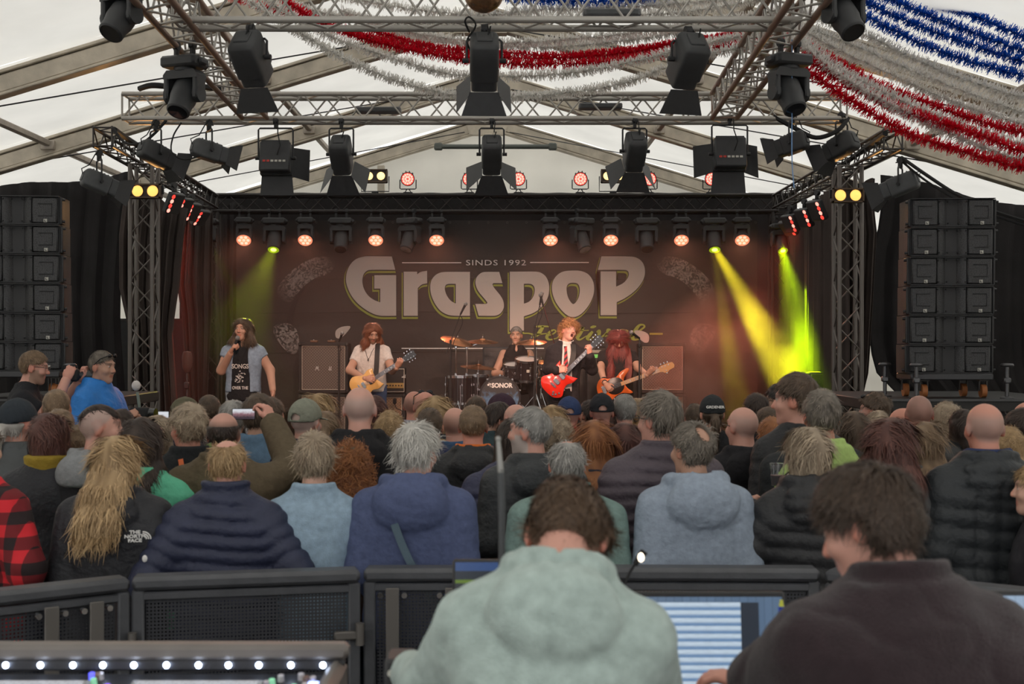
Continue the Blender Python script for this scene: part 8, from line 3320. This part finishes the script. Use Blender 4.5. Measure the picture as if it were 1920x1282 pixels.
SCR2 = screen_mat('channel_list_screen', 0, scr_rows)
t, w = monitor('large monitor with pale blue rows between the two engineers', 1150, 1478, 1112, 3.5, .30, SCR2, inset=(.02, .075, .03, .035))
MB().box((0, -.0005, .15), (w - .02, .004, .27)).build('screen_edge', screen_mat('blue_grey_screen', 0, scr_plain((.12, .19, .30, 1), .8)), t, smooth=False)
SCR3 = screen_mat('pale_blue_screen', 0, scr_plain((.30, .42, .58, 1), .9))
monitor('pale blue monitor cut by the right edge', 1845, 2080, 1112, 3.4, .32, SCR3)


def scr_green(N, L, bs):
    tc, sx = N.new('ShaderNodeTexCoord'), N.new('ShaderNodeSeparateXYZ')
    L.new(tc.outputs['Generated'], sx.inputs[0])
    cr = N.new('ShaderNodeValToRGB')
    cr.color_ramp.interpolation = 'CONSTANT'
    L.new(sx.outputs[2], cr.inputs[0])
    e = cr.color_ramp.elements
    e[0].color = rgb(34, 38, 44)
    e[1].position, e[1].color = .3, rgb(40, 52, 70)
    for p, c in ((.38, (44, 50, 56)), (.62, (110, 140, 40)), (.68, (40, 48, 60)), (.84, (52, 84, 140))):
        k = cr.color_ramp.elements.new(p)
        k.color = rgb(*c)
    nz, mp, mx = N.new('ShaderNodeTexNoise'), N.new('ShaderNodeMapping'), N.new('ShaderNodeMix')
    mp.inputs['Scale'].default_value = (26, 1, 9)
    L.new(tc.outputs['Generated'], mp.inputs[0])
    L.new(mp.outputs[0], nz.inputs['Vector'])
    mx.data_type, mx.blend_type = 'RGBA', 'MULTIPLY'
    mx.inputs[0].default_value = .8
    L.new(cr.outputs[0], mx.inputs[6])
    L.new(nz.outputs[0], mx.inputs[7])
    L.new(mx.outputs[2], bs.inputs['Emission Color'])
    bs.inputs['Emission Strength'].default_value = 1.0


SCR4 = screen_mat('rta_screen', 0, scr_green)
monitor('dark laptop screen with green readings left of the mint hoodie', 848, 1010, 1050, 3.6, .17, SCR4, tilt=6, name='laptop_screen', bez=.008)
MB2 = empty('foh_table', (P(1300, 0, 3.5).x, 3.45, 0))
tag(MB2, 'black table under the monitors, in front of the barrier', 'table')
zt = P(0, 1112, 3.5).z - .34
MB().box((0, .05, zt - .02), (1.9, .5, .04), bev=.006).build('table_top', BLACK, MB2)
for sx in (-1, 1):
    for sy in (-1, 1):
        MB().box((sx * .9, .05 + sy * .2, (zt - .04) / 2), (.04, .04, zt - .04), bev=.004).build('leg', BLACK, MB2)
# gooseneck lamp
gl = empty('gooseneck_lamp', P(1168, 1120, 3.45))
tag(gl, 'small lit gooseneck lamp above the large monitor', 'lamp')
o0 = Vector(gl.location)
pts = [Vector((0, 0, -.2)), Vector((0, 0, 0)), P(1178, 1080, 3.45) - o0, P(1190, 1058, 3.45) - o0]
MB().tube(smooth_poly3(pts, 5), .004, 6).build('neck', RUBBER, gl)
u = (P(1206, 1036, 3.45) - P(1190, 1058, 3.45)).normalized()
MB().cyl(pts[-1], pts[-1] + u * .045, .008, .011, n=12).build('lamp_head', RUBBER, gl)
MB().ball(pts[-1] + u * .028 + Vector((0, -.008, -.002)), (.009, .007, .013), 12, 8).build('lamp_glow', mat('lamp_lit', rgb(255, 240, 215), .3, emit=(1, .85, .65, 1), estr=3), gl)
# measurement microphone on a gooseneck
mm = empty('measurement_microphone', P(941, 1060, 3.1))
tag(mm, 'thin grey measurement microphone standing left of the mint hoodie', 'microphone')
o0 = Vector(mm.location)
MB().tube(smooth_poly3([Vector((0, 0, -o0.z)), Vector((0, 0, 0)), P(941, 960, 3.1) - o0, P(939, 880, 3.1) - o0], 4), .0085, 8).build('stem', mat('mic_stem', rgb(70, 72, 74), .5), mm)
MB().cyl(P(939, 885, 3.1) - o0, P(934, 825, 3.1) - o0, .0085, .006, n=10).ball(P(934, 823, 3.1) - o0, .0075, 10, 8).build('capsule', mat('mic_capsule', rgb(150, 148, 144), .4, .5), mm)
MB().lathe([(.12, 0), (.12, .015), (.02, .03)], 18, Matrix.Translation((0, 0, -o0.z))).build('base', BLACK, mm)
# comms box by the desk
cb = empty('comms_box', P(752, 1225, 3.05))
tag(cb, 'small dark box beside the mint hoodie, right of the mixing desk', 'box')
MB().box((0, 0, -.06), (.07, .12, .12), bev=.008).build('case', BLACK, cb)
for k in range(3):
    MB().cyl((-.02 + .02 * k, -.06, -.03), (-.02 + .02 * k, -.072, -.03), .007, n=8).build('knob', PALE, cb)
MB().box((0, 0, -.6), (.05, .05, .98), bev=.008).build('stand_post', BLACK, cb)
hp = empty('marker_pen', P(1465, 1140, 3.42))
tag(hp, 'blue marker with yellow cap on the monitor edge beside the brown fleece', 'pen')
MB().cyl((0, 0, -.05), (0, 0, .005), .008, n=10).build('barrel', mat('pen_blue', rgb(40, 70, 190), .4), hp)
MB().cyl((0, 0, .005), (0, 0, .022), .007, .004, n=10).build('pen_cap', mat('pen_yellow', rgb(206, 210, 70), .4), hp)

# ------------------------------------------------------------------ light given off by the lit stage lamps
def lamp_of(label):
    for o in bpy.data.objects:
        if o.get('label') == label:
            return o


for x, k, lab in heads:
    if k == 'w':
        p = P(x, 446, 18.7)
        spot('wash_beam', p, (p.x * .8, 14.6, 1.4), (1.0, .36, .22), 75, 60, .7, .1, lamp_of(lab))
GR = 'green glowing spot head under the rear truss, right half'
GT = 'green glowing spot head on the right rear tower in the smoke'
for lab, src, tgt, col, pw, an in (
        (GR, (1338, 462, 18.6), P(1368, 660, 18.0), (.9, .75, .02), 1500, 11), (GR, (1338, 462, 18.6), P(1472, 690, 17.4), (.95, .80, .02), 9000, 17),
        (GT, (1464, 458, 18.1), P(1496, 690, 17.0), (.6, .85, .0), 3500, 15), (GT, (1464, 458, 18.1), P(1566, 700, 15.6), (.5, .85, .0), 5000, 19),
        ('green glowing spot head on the left rear tower', (388, 447, 18.3), P(412, 640, 17.8), (.6, .9, .02), 500, 9),
        ('green glowing spot head on the left rear tower', (388, 447, 18.3), P(470, 600, 17.6), (.6, .9, .02), 400, 9),
        ('green glowing spot head under the rear truss, left half', (515, 460, 18.6), P(440, 640, 14.4), (.7, .95, .02), 700, 12)):
    spot('spot_beam', P(*src), tgt, col, pw, an, .6, .05, lamp_of(lab))
spot('panel_beam', P(345, 400, 15.4), P(306, 700, 14.9), (1, .1, .06), 1300, 34, .8, .1, lamp_of('red LED panel under the left side truss, second of four'))
spot('panel_beam', P(1500, 420, 15.6), P(1400, 600, 17.5), (1, .13, .07), 900, 40, .8, .1, lamp_of('red LED panel under the right side truss, second of four'))
for lab, x in (('amber two-lamp blinder on the left front tower', 272), ('amber two-lamp blinder on the right front tower', 1590)):
    spot('blinder_beam', P(x, 364, 13.6), P(x, 120, 10.5), (1, .5, .16), 25, 110, .8, .1, lamp_of(lab))

# ------------------------------------------------------------------ stage haze and smoke
def volume(name, label, lo, hi, dens, noise=None, col=(1, .95, .9, 1), g=.35):
    m = bpy.data.materials.new(name)
    m.use_nodes = True
    nt = m.node_tree
    N, L = nt.nodes, nt.links
    N.remove(N['Principled BSDF'])
    vs = N.new('ShaderNodeVolumeScatter')
    vs.inputs['Color'].default_value = col
    vs.inputs['Density'].default_value = dens
    vs.inputs['Anisotropy'].default_value = g
    L.new(vs.outputs[0], N['Material Output'].inputs['Volume'])
    if noise:
        tc, nz, mr, mu, gr = [N.new('ShaderNode' + k) for k in ('TexCoord', 'TexNoise', 'MapRange', 'Math', 'VectorMath')]
        nz.inputs['Scale'].default_value = noise
        nz.inputs['Detail'].default_value = 3
        L.new(tc.outputs['Object'], nz.inputs['Vector'])
        mr.inputs[1].default_value, mr.inputs[2].default_value = .38, .68
        L.new(nz.outputs[0], mr.inputs[0])
        # soft edge: fades out towards the faces of the cloud
        sc = N.new('ShaderNodeVectorMath')
        sc.operation = 'MULTIPLY'
        sc.inputs[1].default_value = [2 / (b - a) for a, b in zip(lo, hi)]
        L.new(tc.outputs['Object'], sc.inputs[0])
        gr.operation = 'LENGTH'
        L.new(sc.outputs[0], gr.inputs[0])
        fo = N.new('ShaderNodeMapRange')
        fo.inputs[1].default_value, fo.inputs[2].default_value, fo.inputs[3].default_value, fo.inputs[4].default_value = .45, 1.0, dens, 0
        L.new(gr.outputs['Value'], fo.inputs[0])
        mu.operation = 'MULTIPLY'
        L.new(mr.outputs[0], mu.inputs[0])
        L.new(fo.outputs[0], mu.inputs[1])
        L.new(mu.outputs[0], vs.inputs['Density'])
    c = [(a + b) / 2 for a, b in zip(lo, hi)]
    o = MB().box((0, 0, 0), [b - a for a, b in zip(lo, hi)]).build(name, m, smooth=False)
    o.location = c
    tag(o, label, 'haze', kind='stuff')
    return o


volume('stage_haze', 'thin smoke haze hanging over the stage', (-4.1, 14.35, .62), (4.0, 19.2, 4.0), .022)
volume('smoke_cloud', 'drifting smoke lit yellow and green at the right of the stage', (1.8, 14.9, .45), (4.3, 18.9, 2.95), 1.0, noise=1.7)
